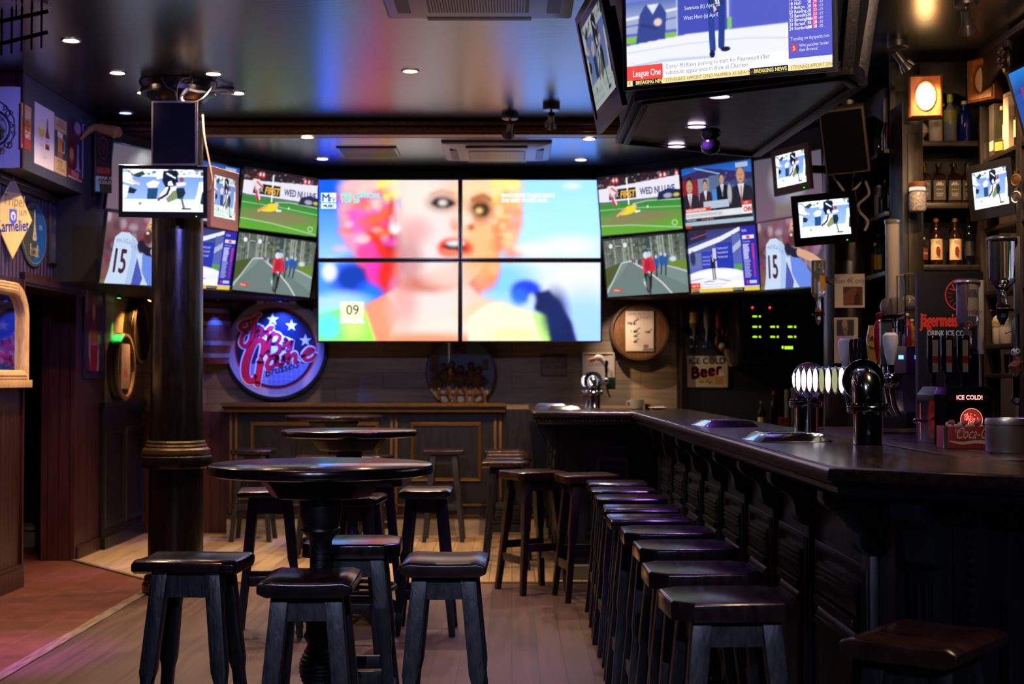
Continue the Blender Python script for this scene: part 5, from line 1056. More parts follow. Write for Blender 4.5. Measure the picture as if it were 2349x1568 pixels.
MB().lathe([(.01, -.27), (.145, -.27), (.165, -.12), (.17, 0), (.165, .12), (.145, .27), (.01, .27)], grain('red_brown_barrel', '5a3024', '744030', (14, 14, 2), 5, (.4, .6), .15), 32).build('staves', hb)
for z in (-.2, -.09, .09, .2):
    r_ = .17-.025*(z/.27)**2+.003; MB().lathe([(r_-.005, z-.02), (r_, z-.018), (r_, z+.018), (r_-.005, z+.02)], pm('pale_hoop', (.35, .36, .4), .35, .6), 32, caps=False).build('hoop', hb)
# ---------------------------------------------------------------- round logo sign
LY = 12.84; sr = .468
lg_ = thing('round_logo_sign', 'large round red, white and navy sign with script lettering and stars, lit blue', 'sign', (X(632, LY), LY, Z(798, LY)), 0)
navy_p, grey_p, red_p, white_p = flat('0e1830', .35), flat('9094a4', .35), flat('c01830', .35), flat('e4e4ee', .35)
MB().lathe([(.01, .0), (sr, .0), (sr, .03), (.01, .03)], navy_p, 64, axis='Y').build('disc', lg_, .002)
q = MB(); q.fell(0, 0, sr*.94, sr*.94, -.0006, grey_p, 64)
k_ = sr/850; cxz, czz = 940, 845
def lp(p): return ((p[0]-cxz)*k_, (czz-p[1])*k_)
q.fell(0, 0, 675*k_, 675*k_, -.0011, red_p, 64); q.fell(0, 0, 655*k_, 655*k_, -.0016, navy_p, 64)
bl = flat('6a78a8', .35); q.fpoly([(600*k_*math.cos(a_), 600*k_*math.sin(a_)-.01) for a_ in np.linspace(PI*1.13, PI*1.87, 30)], -.0021, bl)
for i in range(9): q.frect(lp((790+i*82, 0))[0]-.0015, lp((790+i*82, 0))[0]+.0015, -math.sqrt(max(600**2-(790+i*82-cxz)**2, 0))*k_, -.14, -.0025, flat('a8b0d0'))
for i in range(5): z_ = -.145-i*.045; w_ = math.sqrt(max((600*k_)**2-(z_+.01)**2, 0)); q.frect(-w_*.6, w_, z_-.0012, z_+.0012, -.0025, flat('a8b0d0'))
q.build('emblem_disc', lg_)
q = MB(); bp = [(lp((630+i*40, 80-60*math.sin(PI*i/16)+20))[0], lp((0, 70-55*math.sin(PI*i/16)))[1]) for i in range(17)]
q.fpoly([lp((630, 105)), lp((640, 140))]+[lp((640+i*40, 138-45*math.sin(PI*i/16))) for i in range(17)]+[lp((1280, 105))]+[lp((1270-i*40, 62-55*math.sin(PI*i/16))) for i in range(17)], -.003, flat('c0c4d4', .35))
for i, ch in enumerate('SPORTS BAR'):
    u = (i-4.5)/4.5; q.text(ch, lp((950+u*190, 0))[0], lp((0, 100-30*(1-u*u)+8))[1], .04, -.0036, flat('28304c'), 'C', .85, rot=-u*.12, bold=.0015)
q.build('badge', lg_)
q = MB()
for sx_, sy_ in ((890, 375), (1200, 475), (1430, 720)):
    q.fpoly([lp((sx_+105*(1 if i % 2 == 0 else .4)*math.sin(i*PI/5), sy_-105*(1 if i % 2 == 0 else .4)*math.cos(i*PI/5))) for i in range(10)], -.003, flat('c8c8dc'))
q.build('star', lg_)
S = [  # strokes of the script lettering: points, widths
 ([(680, 290), (615, 335), (580, 450), (560, 580), (530, 720), (445, 815), (375, 765), (400, 640), (470, 590)], (26, 60, 74, 74, 70, 66, 60, 50, 40)), ([(600, 350), (500, 385), (400, 420), (352, 490), (400, 545), (480, 530), (515, 470), (470, 400)], (30, 36, 50, 62, 60, 56, 44, 30)),
 ([(665, 475), (640, 560), (622, 650)], (30, 46, 40)), ([(625, 600), (690, 510), (722, 530), (695, 640), (750, 605)], (26, 36, 40, 42, 26)), ([(780, 590), (860, 530), (890, 490), (830, 505), (790, 590), (835, 640), (910, 575)], (24, 30, 34, 36, 42, 40, 26)),
 ([(850, 660), (815, 905)], (60, 60)), ([(790, 780), (860, 650), (960, 610), (1010, 660), (960, 750), (900, 780)], (24, 36, 44, 50, 40, 26)), ([(900, 780), (990, 800), (1005, 880), (930, 950), (830, 965), (795, 905)], (26, 46, 52, 50, 40, 26)),
 ([(1085, 750), (1062, 860)], (40, 36)), ([(1102, 705), (1112, 700)], (40, 40)), ([(1205, 740), (1145, 745), (1122, 810), (1175, 810), (1215, 720), (1180, 870), (1115, 885)], (30, 34, 38, 36, 38, 36, 24)),
 ([(700, 980), (740, 870), (745, 780), (690, 715), (600, 745), (510, 900), (450, 1100), (450, 1290), (530, 1385), (620, 1310)], (60, 96, 100, 80, 90, 120, 130, 124, 90, 50)), ([(690, 1060), (665, 1240), (640, 1430)], (100, 100, 90)),
 ([(965, 975), (850, 1010), (795, 1110), (820, 1185), (920, 1110), (975, 985), (955, 1110), (1015, 1125)], (50, 52, 60, 60, 48, 52, 56, 36)), ([(1075, 970), (1045, 1120)], (52, 50)), ([(1060, 1050), (1125, 945), (1155, 970), (1135, 1095)], (32, 48, 54, 50)), ([(1150, 1030), (1235, 930), (1270, 955), (1255, 1075), (1320, 1065)], (32, 48, 54, 52, 30)),
 ([(1370, 990), (1500, 920), (1555, 865), (1480, 855), (1400, 950), (1425, 1035), (1530, 1020), (1600, 940)], (34, 44, 48, 52, 60, 58, 48, 32))]
q = MB()
for pts, ws in S: q.fstroke([lp(p) for p in pts], [(w_+46)*k_ for w_ in ws], -.0034, white_p)
q.fpoly([lp(p) for p in ((690, 700), (930, 600), (1010, 620), (1230, 700), (1240, 860), (1050, 1000), (960, 1160), (780, 1180), (720, 1000))], -.0033, white_p)
q.build('lettering_outline', lg_)
q = MB()
for pts, ws in S: q.fstroke([lp((p[0]+9, p[1]+6)) for p in pts], [(w_+8)*k_ for w_ in ws], -.004, navy_p)
for pts, ws in S: q.fstroke([lp(p) for p in pts], [w_*k_ for w_ in ws], -.0048, red_p)
q.build('lettering', lg_)
q = MB(); q.text('Brussels', lp((770, 1320))[0], lp((0, 1320))[1], .075, -.0034, flat('141c38'), 'L', .9, .3, .28, .001); q.build('lettering', lg_)
# ---------------------------------------------------------------- copper relief disc on the ledge
rd_ = thing('relief_disc', 'round dark copper relief plate standing on the back ledge under the video wall', 'plaque', (X(1056, 12.74), 12.80, 1.18+.272), 0, R(-3))
rr = .315; steel_b = grain('blue_grey_metal', '2c3c54', '6a84a8', (30, 12, 30), 6, (.3, .5), .6, metal=.5); copper = grain('dark_copper', '2a1a12', '6a4630', (30, 30, 30), 8, (.3, .5), .5, metal=.6, bdist=.01)
def circ(r, n, zmin): return [(r*math.cos(2*PI*i/n), max(r*math.sin(2*PI*i/n), zmin)) for i in range(n)]
MB().prism(circ(rr, 64, -.268), 0, .012, steel_b).build('plate', rd_)
q = MB()
for i in range(64):
    p1, p2 = circ(rr*.985, 64, -.268)[i], circ(rr*.985, 64, -.268)[(i+1) % 64]
    q.beam((p1[0], -.004, p1[1]), (p2[0], -.004, p2[1]), .014, .014, copper, up=(0, 1, 0))
q.build('rim', rd_)
q = MB(); rs = random.Random(3)
def fig(x, z, s, lean):
    q.ball((x, -.018, z), .03*s, copper, 10, 6); q.ball((x+lean*.3, -.016, z-.075*s), .042*s, copper, 10, 6, (1, .6, 1.4)); q.tube([(x-.03*s, -.018, z-.05*s), (x-.065*s, -.024, z-.10*s), (x-.03*s+lean, -.026, z-.13*s)], .013*s, copper, 6); q.tube([(x+.03*s, -.018, z-.05*s), (x+.07*s, -.024, z-.09*s), (x+.04*s+lean, -.026, z-.12*s)], .013*s, copper, 6); q.tube([(x-.015*s, -.014, z-.12*s), (x-.04*s, -.02, z-.2*s), (x-.035*s, -.016, z-.27*s)], .017*s, copper, 6); q.tube([(x+.015*s, -.014, z-.12*s), (x+.045*s, -.02, z-.19*s), (x+.05*s, -.016, z-.27*s)], .017*s, copper, 6)
for x, z, s, l in ((-.15, .05, 1.1, .02), (-.08, .07, 1.0, -.01), (.0, .03, 1.15, 0), (.09, .06, 1.0, .02), (.16, .02, 1.2, -.02)): fig(x, z, s, l)
q.build('figure_relief', rd_)
q = MB(); q.box(-.26, -.2, -.012, 0, -.16, .16, copper).box(-.07, .05, -.014, 0, .17, .28, copper).box(.2, .25, -.01, 0, .02, .12, copper)
for i in range(8): q.box(-.275, -.19, -.018, -.012, -.15+i*.03, -.138+i*.03, copper)
q.ring((-.01, -.014, .225), .04, .01, copper, 'Y', 20, 6).box(-.2, .2, -.02, 0, -.2, -.18, copper).build('background_relief', rd_)
# small things on the back wall
pl_ = Pic(60, 40, '4a3222'); pl_.speck(0, 0, 1, 1, 60, .08, ['5c4028', '3a2418', '6a4a2c'], .5); pl_.rect(.06, .6, .94, .92, '7a5a38', .6)
poster('wood_sign', 'small brown wooden plaque on the grey board wall beside the cloakroom sign', pl_, 'plaque', X(1300, 12.9)-X(1241, 12.9), Z(814, 12.9)-Z(862, 12.9), (X(1270, 12.9), 12.925, Z(838, 12.9)), 0, 'plaque', '3a2618', .02, texts=lambda T, q: (T('Good friends', .5, .28, .16, '8a6840', cond=.9), T('good beer', .5, .5, .16, '8a6840', cond=.9)))
wp = Pic(40, 36, 'c4c0c8')
poster('cloakroom_sign', 'white framed cloakroom sign behind the far beer tap with the goose', wp, 'cloak', X(1406, 12.9)-X(1340, 12.9), Z(812, 12.9)-Z(862, 12.9), (X(1373, 12.9), 12.925, Z(838, 12.9)), 0, 'sign', 'c4c0c8', .006, texts=lambda T, q: (T('TO', .5, .28, .13, '50505c'), T('CLOAKROOM', .5, .52, .14, '50505c', cond=.75)), frame=.018, fm=white_pl)
def pic_ice():
    p = Pic(90, 72, 'c8c0b4'); p.rect(.03, .04, .97, .96, 'd0c8b4'); p.poly([(.25, .62), (.66, .6), (.66, .9), (.28, .86)], 'c8a860', .8); p.poly([(.66, .58), (.9, .58), (.88, .92), (.68, .92)], 'c8944c'); p.ell(.78, .58, .12, .07, 'ece4d8', 1, .3); p.line([(.9, .64), (.96, .7), (.89, .84)], .04, 'd0b890'); return p
t = poster('tin_sign', 'tin sign reading ICE COLD Beer on the navy wall', pic_ice(), 'ice', X(1672, 12.9)-X(1577, 12.9), Z(816, 12.9)-Z(889, 12.9), (X(1624, 12.9), 12.93, Z(852, 12.9)), 0, 'sign', '6a7488', .006,
       texts=lambda T, q: (T('ICE COLD', .48, .25, .19, '3c6a98', cond=.95, bold=.01), T('Beer', .46, .62, .36, 'f0e0d8', cond=1.0, shear=.15, rot=.16, bold=.035), T('on Tap', .45, .86, .11, '4a3a20', cond=.9, shear=.2)))
q = MB(); q.text('Beer', 0-.012, -.045, .105, -.0028, flat('c83c48'), 'C', 1.0, .15, .16, .006); q.build('lettering', t)
# ================================================================ back bar shelving
bb_wood = grain('back_bar_wood', '120d0b', '1e1613', (9, 9, 1.5), 5, (.32, .5), .12)
bb_blue_light = grain('back_bar_painted_blue_light', '1a2433', '263448', (9, 9, 1.5), 5, (.32, .5), .1)  # blue light on these shelf edges is painted into the wood colour
SA = thing('shelf_unit', 'dark shelf unit with open niches facing the camera, holding square whiskey bottles', 'shelf unit', group='back bar shelf units')
MB().box(2.33, 2.455, 8.46, 8.72, 1.0, 3.05, bb_wood).box(2.36, 2.43, 8.445, 8.46, 1.02, 2.86, bb_wood).build('side_post', SA, .006)
MB().box(2.79, 2.90, 8.44, 8.72, 1.0, 3.348, bb_wood).box(2.81, 2.88, 8.425, 8.44, 1.02, 2.80, bb_wood).build('side_post', SA, .006)
MB().box(2.33, 2.92, 8.721, 8.75, 1.0, 3.348, bb_wood).build('back_board', SA)
SZ2 = [Z(322, 8.5), Z(465, 8.5), Z(607, 8.5), Z(800, 8.5)]
for z in SZ2: MB().box(2.4555, 2.7895, 8.47, 8.72, z-.035, z-.001, bb_wood).build('shelf_board', SA, .006)
MB().prism([(2.4555, 3.06), (2.4555, 3.02), (2.50, 3.08), (2.58, 3.11), (2.66, 3.11), (2.74, 3.08), (2.7895, 3.02), (2.7895, 3.30), (2.4555, 3.30)], 8.50, 8.53, bb_wood).build('arched_valance', SA, .004)
SB = thing('shelf_unit', 'dark shelf unit with blue-lit edges receding beside the bar-side column, holding a pink bottle', 'shelf unit', group='back bar shelf units')
MB().box(2.47, 2.50, 8.751, 9.6, 1.0, 3.348, bb_wood).build('back_board', SB)
MB().box(2.335, 2.4695, 9.55, 9.6, 1.0, 3.2, bb_wood).build('side_post', SB)
SZ1 = [Z(338, 8.76), Z(483, 8.76), Z(632, 9.2), Z(800, 8.9)]
for z in SZ1: MB().box(2.30, 2.4695, 8.76, 9.549, z-.03, z-.001, bb_blue_light).build('shelf_board', SB, .004)
MB(Matrix.Translation((2.30, 8.77, 0)) @ Matrix.Rotation(PI/2, 4, 'Z')).prism([(0, 2.98), (.1, 3.02), (.25, 3.07), (.4, 3.08), (.55, 3.05), (.7, 2.98), (.78, 2.98), (.78, 3.2), (0, 3.2)], -.03, .0, bb_wood).build('arched_valance', SB, .004)
SC = thing('shelf_unit', 'dark shelf unit at the picture edge with carved arch, behind the small monitor', 'shelf unit', group='back bar shelf units')
MB().box(3.02, 3.05, 7.0, 8.42, 1.0, 3.348, bb_wood).build('back_board', SC)
MB().box(2.80, 3.0195, 7.80, 7.88, 1.0, 3.1, bb_wood).build('side_post', SC, .006)
for z in (Z(362, 8.4), Z(523, 8.4), Z(667, 8.4), Z(790, 8.4), Z(856, 8.4)):
    MB().box(2.80, 3.0195, 7.881, 8.419, z-.028, z-.001, bb_wood).build('shelf_board', SC, .005)
    MB().box(2.80, 3.0195, 7.1, 7.799, z-.028, z-.001, bb_wood).build('shelf_board', SC, .005)
v = MB(Matrix.Translation((2.80, 8.419, 0)) @ Matrix.Rotation(-PI/2, 4, 'Z'))
v.prism([(0, 3.06), (.05, 3.06), (.25, 3.14), (.42, 3.16), (.5, 3.14), (.52, 3.348), (0, 3.348)], -.03, 0, bb_wood)
v.box(0, 1.3, -.045, 0, 3.29, 3.33, bb_wood); v.build('arched_valance', SC, .004)
q = MB(); q.ball((2.765, 7.90, 3.17), .06, bb_wood, 12, 8, (.5, .8, 1.4)); 
for i in range(7): q.ball((2.735, 7.90+.04*math.cos(i*.9), 3.19+.05*math.sin(i*.9)), .016, bb_wood, 8, 5)
q.build('carved_boss', SC)
# ---------------------------------------------------------------- bottles
def bprof(k, r, h):
    """bottle outlines: (radius share, height share)"""
    P = {'wine': [(.9, 0), (1, .02), (1, .62), (.95, .68), (.55, .76), (.36, .82), (.34, .97), (.38, .975), (.38, 1)],
         'spirit': [(.92, 0), (1, .02), (1, .60), (.93, .66), (.6, .72), (.4, .77), (.36, .94), (.42, .945), (.42, 1)],
         'round': [(.9, 0), (1, .03), (1, .64), (.9, .71), (.62, .75), (.38, .78), (.36, .92), (.44, .93), (.44, 1)],
         'cone': [(.85, 0), (.9, .02), (1, .5), (.9, .62), (.5, .76), (.34, .84), (.34, .95), (.4, .96), (.4, 1)]}[k]
    return [(a*r, b*h) for a, b in P]
def square(r, z, n=4, k=.18):
    c_ = r*k; return [(-r+c_, -r, z), (r-c_, -r, z), (r, -r+c_, z), (r, r-c_, z), (r-c_, r, z), (-r+c_, r, z), (-r, r-c_, z), (-r, -r+c_, z)]
def glassm(col, rough=.06, tr=0): return pm('glass_%s_%d' % (col, tr*10), col, rough, spec=.7, trans=tr, ior=1.4)
def bottle(name, lab, x, y, z, r, h, body, kind='spirit', cap='202020', label=None, cat='bottle', group=None, texts=None, inv=False, yaw=0, sq=False, capm=None, cap_h=.07):
    t = thing(name, lab, cat, (x, y, z), yaw, group=group)
    b = MB()
    if inv: b.M = Matrix.Translation((0, 0, h)) @ Matrix.Rotation(PI, 4, 'Y')
    P = bprof(kind, r, h)
    if sq:
        b.loft([square(a, zz) if i < 5 else [(a*1.05*math.cos(2*PI*(j+.5)/8-PI*.62), a*1.05*math.sin(2*PI*(j+.5)/8-PI*.62), zz) for j in range(8)] for i, (a, zz) in enumerate(P)], body, False)
    else: b.lathe(P, body, 20)
    b.build('glass', t)
    c_ = MB(b.M).lathe([(r*.43, h*(1-cap_h)), (r*.45, h*(1-cap_h)), (r*.45, h*1.005), (r*.40, h*1.012), (.001, h*1.012)], capm or flat(cap, .35), 16); c_.build('cap', t)
    if label:
        z0, z1, col = label[:3]; half = label[3] if len(label) > 3 else 1.25; q = MB(b.M)
        if sq: q.box(-r*.85, r*.85, -r-.0012, -r-.0004, h*z0, h*z1, flat(col, .5))
        else:
            n = 14; q.loft([[((r+.0012)*math.sin(-half+2*half*i/n), -(r+.0012)*math.cos(-half+2*half*i/n), zz) for i in range(n+1)] for zz in (h*z0, h*z1)], flat(col, .5), True, False, False)
        if texts:
            for s, u, v, size, c2, cond in texts: q.text(s, r*u*(-1 if inv and False else 1), h*v, size*h, -r-.0022, flat(c2), 'C', cond)
        q.build('label_paper', t)
    return t
gw = 'square black-labelled whiskey bottles on the middle shelf'
wh = glassm('1a0f0a'); JT = [('JACK', 0, .50, .045, 'b0aaa8', .75), ("DANIEL'S", 0, .455, .05, 'b0aaa8', .62), ('Old No.7', 0, .34, .035, '8c8684', .8), ('TENNESSEE', 0, .24, .035, '8c8684', .7), ('WHISKEY', 0, .19, .035, '8c8684', .7)]
order = ('first from the glowing lamp side', 'second from the glowing lamp side', 'third from the glowing lamp side', 'last, beside the small monitor')
for i, px in enumerate((2121, 2155, 2190, 2222)):
    bottle('whiskey_bottle', 'square dark whiskey bottle with black label, %s' % order[i], X(px, 8.58), 8.57, SZ2[1], .041, .245, wh, 'round', '141414', (.1, .58, '161414'), group=gw, texts=JT, sq=True, yaw=R(-8))
Zt = SZ2[0]
lamp = thing('glass_lantern_bottle', 'diamond-shaped clear bottle with pale yellow liquid on the top shelf under the glowing lamp', 'bottle', (X(2118, 8.54), 8.53, Zt))
MB().lathe([(.012, 0), (.014, .012), (.004, .022), (.038, .062), (.040, .072), (.030, .10), (.006, .118), (.007, .135), (.003, .15)], pm('milky_glass', (.30, .27, .25), .15), 6, smooth=False).build('glass', lamp)
MB().lathe([(.005, .0235), (.0385, .0625), (.022, .082), (.004, .083)], pm('yellow_liquid', (.75, .55, .25), .2), 6, smooth=False).build('liquid', lamp)
bottle('white_bottle', 'white frosted bottle with silver cap on the top shelf', X(2150, 8.55), 8.55, Zt, .041, .215, pm('frosted_white_glass', (.42, .37, .34), .45), 'round', 'b0a8a0', (.1, .58, '9c938a', 1.0), texts=[('ABSOLUT', 0, .5, .04, '7a7270', .8), ('VANILIA', 0, .44, .04, '7a7270', .8)])
bottle('vodka_bottle', 'clear bottle with green cap and olive label on the top shelf', X(2183, 8.55), 8.545, Zt, .040, .29, glassm('6a7480', .05, .3), 'spirit', '8a9a28', (.42, .66, '6a6a28', 1.3), cap_h=.16)
bottle('blue_bottle', 'cobalt blue bottle half hidden behind the green-capped clear bottle', X(2170, 8.62), 8.66, Zt, .036, .255, glassm('0a1c66'), 'round', '8090b0')
bottle('blue_bottle', 'cobalt blue bottle standing alone at the shelf end below the unlit square lamp', X(2217, 8.56), 8.56, Zt, .042, .25, glassm('0a1c66'), 'round', 'b8a8a8')
z3 = SZ2[2]
cm = [('Captain', 0, .50, .035, '5a3a28', .7), ('Morgan', 0, .46, .035, '5a3a28', .7), ('SPICED', 0, .16, .03, '7a2a20', .8)]
def rum(lab, px):
    t = bottle('rum_bottle', lab, X(px, 8.58), 8.57, z3, .038, .285, glassm('26140c'), 'spirit', '6a4a20', (.12, .56, 'c8b090', 1.15), texts=cm, group='rum bottles with cream labels')
    MB().fpoly([(-.008, .06), (.01, .05), (.016, .09), (.006, .115), (-.008, .11), (-.012, .085)], -.0412, flat('6a2420')).build('label_figure', t)
rum('rum bottle with cream label on the lower shelf, nearer the hexagonal jar lamp', 2148); rum('rum bottle with cream label on the lower shelf, next to the slim black bottle', 2191)
bottle('small_bottle', 'small dark bottle with pale cap and red-white label beside the first rum bottle', X(2120, 8.56), 8.56, z3, .026, .17, glassm('140808'), 'spirit', 'a89888', (.2, .6, '6a2a2c', 1.2), texts=[('BACARDI', 0, .4, .06, 'd8c8c8', .6)])
bottle('black_bottle', 'slim dark bottle with a small red seal at the end of the lower shelf', X(2224, 8.58), 8.57, z3, .036, .29, glassm('0a0c14'), 'wine', '1a2030', (.2, .5, '14161c', 1.2), texts=[('o', .5, .62, .06, 'b03020', 1)])
# the narrow receding unit
def on1(px): return X(px, 2.38/((px-1174.5)/F)) if False else 2.385*F/(px-1174.5)
for nm, lab, px, sh, r, h, body, kd, cp in (('pink_bottle', 'bright pink bottle on the upper blue-edged shelf', 2049, 0, .036, .25, pm('pink_glass', (.45, .04, .16), .12), 'spirit', 'b06080'),
    ('silver_shaker', 'tall silver shaker on the upper blue-edged shelf beside the pink bottle', 2035, 0, .03, .24, chrome, 'cone', 'c0c0c0'), ('grey_bottle', 'grey glass bottle at the far end of the upper blue-edged shelf', 2019, 0, .034, .20, glassm('3a3e48'), 'round', '9098a8'),
    ('brown_bottle', 'tall brown bottle nearest the post on the middle blue-edged shelf', 2051, 1, .034, .25, glassm('3a2618'), 'spirit', '8a7a68'), ('dark_bottle', 'dark bottle in the middle of the middle blue-edged shelf', 2035, 1, .034, .23, glassm('1c1a22'), 'round', '68707c'), ('pale_bottle', 'pale bottle at the far end of the middle blue-edged shelf', 2019, 1, .032, .22, glassm('8a90a0'), 'wine', 'b0b8c8'),
    ('green_bottle', 'green bottle with yellow label on the lower blue-edged shelf by the beer tower', 2019, 2, .036, .27, glassm('0c3a18'), 'wine', 'b0a898'), ('yellow_bottle', 'yellow bottle at the far end of the lower blue-edged shelf', 2010, 2, .03, .22, glassm('8a7414'), 'wine', 'c8b8a0')):
    y = min(max(on1(px), 8.80), 9.5); bottle(nm, lab, 2.385, y, SZ1[sh], r, h, body, kd, cp, (.15, .5, 'a88c28', 1.2) if nm == 'green_bottle' else None, yaw=R(-60))
# unit at the picture edge
zz = Z(362, 8.4)
def bx(name, lab, y, z, w_, d_, h, col, cat, x=2.87): 
    t = thing(name, lab, cat, (x, y, z), -PI/2); MB().box(-w_/2, w_/2, -d_/2, d_/2, 0, h, flat(col, .5)).build('carton', t, .002); MB().box(-w_*.4, w_*.4, -d_/2-.001, -d_/2-.0002, h*.12, h*.3, flat('a8a098', .5)).box(-w_/2-.0005, w_/2+.0005, -d_/2-.0005, d_/2+.0005, h*.93, h*.94, flat('404048', .5)).build('label_band', t)
bx('gift_box', 'dark grey tall bottle carton on the top shelf at the picture edge', 8.345, zz, .085, .09, .31, '34302e', 'box'); bx('gift_box', 'pale tall bottle carton between two bottles on the top edge shelf', 8.10, zz, .085, .09, .33, 'b8a898', 'box')
bottle('whisky_bottle', 'square whisky bottle with slanted dark label beside the dark grey carton', 2.86, 8.255, zz, .034, .28, glassm('1c2014'), 'spirit', 'a07030', (.08, .26, 'b08030'), sq=True, yaw=R(-60))
bottle('whisky_bottle', 'amber whisky bottle with pale label right against the pale carton', 2.87, 8.18, zz, .034, .26, glassm('4a2410'), 'round', 'b0a090', (.3, .62, 'c8b8a4', 1.2), yaw=R(-60))
bottle('wine_bottle', 'dark wine bottle with large cream label on the top edge shelf', 2.87, 7.99, zz, .037, .26, glassm('0e0a08'), 'wine', '3a4030', (.22, .6, 'd8c8ac', 1.3), yaw=R(-50), texts=[('FAMOUS', 0, .5, .04, '5a3828', .7)])
z5 = Z(667, 8.4)
bottle('red_label_bottle', 'clear bottle with red and white label behind the largest upside-down bottle', 2.86, 8.29, z5, .042, .30, glassm('8a8c90', .06, .2), 'spirit', 'c8c8cc', (.15, .62, 'c0b0a8', 1.3), yaw=R(-60), texts=[('SMIRNOFF', 0, .57, .05, 'a82020', .6), ('RED', 0, .19, .05, 'a82020', .7)])
z6 = Z(790, 8.4)
for i, (y, lab) in enumerate(((8.33, 'frosted vodka bottle with yellow lettering on the low edge shelf, by the white holder rail'), (8.22, 'frosted vodka bottle on the low edge shelf, beside the one with yellow lettering'))):
    bottle('frosted_bottle', lab, 2.86, y, z6, .042, .22, pm('frosted_grey_glass', (.28, .27, .28), .4), 'round', 'a8b0b8', (.46, .62, '6a6a6c', 1.1), yaw=R(-60), texts=[('ABSOLUT', 0, .57, .06, 'b0a020', .6), ('CITRON', 0, .48, .06, 'b0a020', .6)] if i == 0 else None, group='frosted bottles on the low edge shelf')
bottle('sparkling_bottle', 'faceted blue sparkling bottle on the low edge shelf behind the white dispenser', 2.87, 8.05, z6, .042, .20, glassm('2a3a5c'), 'cone', '8a98b0', yaw=0)
for i, y in enumerate((8.3, 8.2, 8.1, 8.0)):
    t = thing('drinking_glass', 'clear tumbler on the lowest edge shelf, %s from the post' % ('first', 'second', 'third', 'fourth')[i], 'glass', (2.87, y, Z(856, 8.4)), group='tumblers on the lowest edge shelf')
    MB().lathe([(.026, 0), (.033, .11), (.031, .11), (.024, .008), (.001, .008)], glass, 20, caps=False).build('tumbler', t)
# ---------------------------------------------------------------- square lamps on the posts
sq_w = grain('orange_brown_lamp_wood', '6a3c1c', '8a5228', (8, 8, 2), 5, (.35, .5), .1)
def square_lamp(lab, loc, yaw, lit):
    t = thing('square_wall_lamp', lab, 'wall lamp', loc, yaw, group='square wooden lamps with oval glass')
    w_, h_ = .085, .115
    o = MB(); n = 40                          # front board with an oval opening
    el = [(.055*math.cos(2*PI*i/n), .082*math.sin(2*PI*i/n)) for i in range(n)]
    def sqp(a): c_, s_ = math.cos(a), math.sin(a); k = min(w_/max(abs(c_), 1e-6), h_/max(abs(s_), 1e-6)); return (c_*k, s_*k)
    ou = [sqp(2*PI*i/n) for i in range(n)]
    o.loft([[(a, -.0, b) for a, b in el], [(a*1.0, -.04, b) for a, b in el], [(a*1.08, -.046, b*1.06) for a, b in el], [(a*1.16, -.04, b*1.1) for a, b in el], [(a, -.04, b) for a, b in ou], [(a, .06, b) for a, b in ou]], sq_w, caps=False)
    o.build('case', t)
    MB().frame(-w_-.012, w_+.012, -h_-.012, h_+.012, -.0, [(0, -.06), (0, .03), (.006, .036), (.012, .03), (.012, -.02)], sq_w).build('rim', t)
    g = MB(); g.lathe([(.001, -.030), (.03, -.028), (.05, -.02), (.0549, -.01)], emit_mat('oval_glow', 'ffd8a0', 5.5) if lit else pm('unlit_oval_glass', (.35, .28, .2), .3), n, axis='Y', caps=False)
    for i, p in enumerate(g.v): g.v[i] = (p[0], p[1], p[2]*.082/.055)
    g.build('oval_glass', t)
    return t
t = square_lamp('glowing square wooden wall lamp with oval glass, on the post beside the column', (2.44, 8.36, Z(220, 8.36)), R(-12), True)
l = bpy.data.lights.new('lamp_light', 'POINT'); l.energy = 3; l.color = srgb('ffb060'); l.shadow_soft_size = .05; o = bpy.data.objects.new('lamp_light', l); COL.objects.link(o); o.parent = t; o.location = (0, -.09, 0)
square_lamp('unlit square wooden wall lamp with oval glass, on the post nearer the picture edge', (2.79, 8.36, Z(180, 8.36)), R(-58), False)
jl = thing('jar_lamp', 'patterned white jar lamp hanging under a hexagonal wooden bracket on the shelf post', 'wall lamp', (X(2105, 8.36), 8.34, Z(487, 8.36)))
MB().lathe([(.035, 0), (.046, .008), (.05, .02), (.05, .10), (.046, .115), (.04, .12), (.045, .125), (.045, .142), (.04, .145)], grain('patterned_jar', '6a6878', 'b8b0b0', (14, 14, 14), 6, (.3, .5)), 24).build('jar', jl)
MB().lathe([(.043, .125), (.0465, .126), (.0465, .146), (.02, .15)], emit_mat('jar_top_glow', 'fff0d8', .9), 24, caps=False).build('jar_rim', jl)
MB().lathe([(.055, .15), (.058, .152), (.06, .172), (.05, .176)], sq_w, 6, smooth=False).box(-.02, .02, .04, .10, .10, .172, sq_w).build('bracket', jl)
# ---------------------------------------------------------------- speakers
def speaker(lab, loc, yaw, tilt, w_, h_, d_, roll=0):
    t = thing('mounted_speaker', lab, 'speaker', loc, yaw, tilt, roll, 'black loudspeakers fixed to the columns')
    MB().prism([(-w_/2, 0), (w_/2, 0), (w_*.38, d_), (-w_*.38, d_)], -h_/2, h_/2, pm('worn_brown_cabinet', (.16, .12, .09), .5), 'Z').build('cabinet', t, .004)
    MB().box(-w_/2+.012, w_/2-.012, -.012, .0, -h_/2+.012, h_/2-.012, grille_cloth).build('grille', t, .006)
    MB().box(-w_*.36, w_*.36, d_, d_+.03, -.03, .03, gun).build('wall_bracket', t)
    return t
speaker('black loudspeaker on the front of the column, above the wide monitor', (X(397, 9.0), 9.0, (Z(228, 9.0)+Z(378, 9.0))/2), 0, 0, .295, .41, .155)
speaker('black loudspeaker tilted downwards on the bar-side column', (2.065, 8.80, 2.87), R(-24), R(17), .275, .405, .22, R(3))
def cab(lab, pts, r, m, nm='hanging_cable'):
    tag(MB().tube(catmull(pts, 5), r, m, 6).build(nm), lab, 'cable')
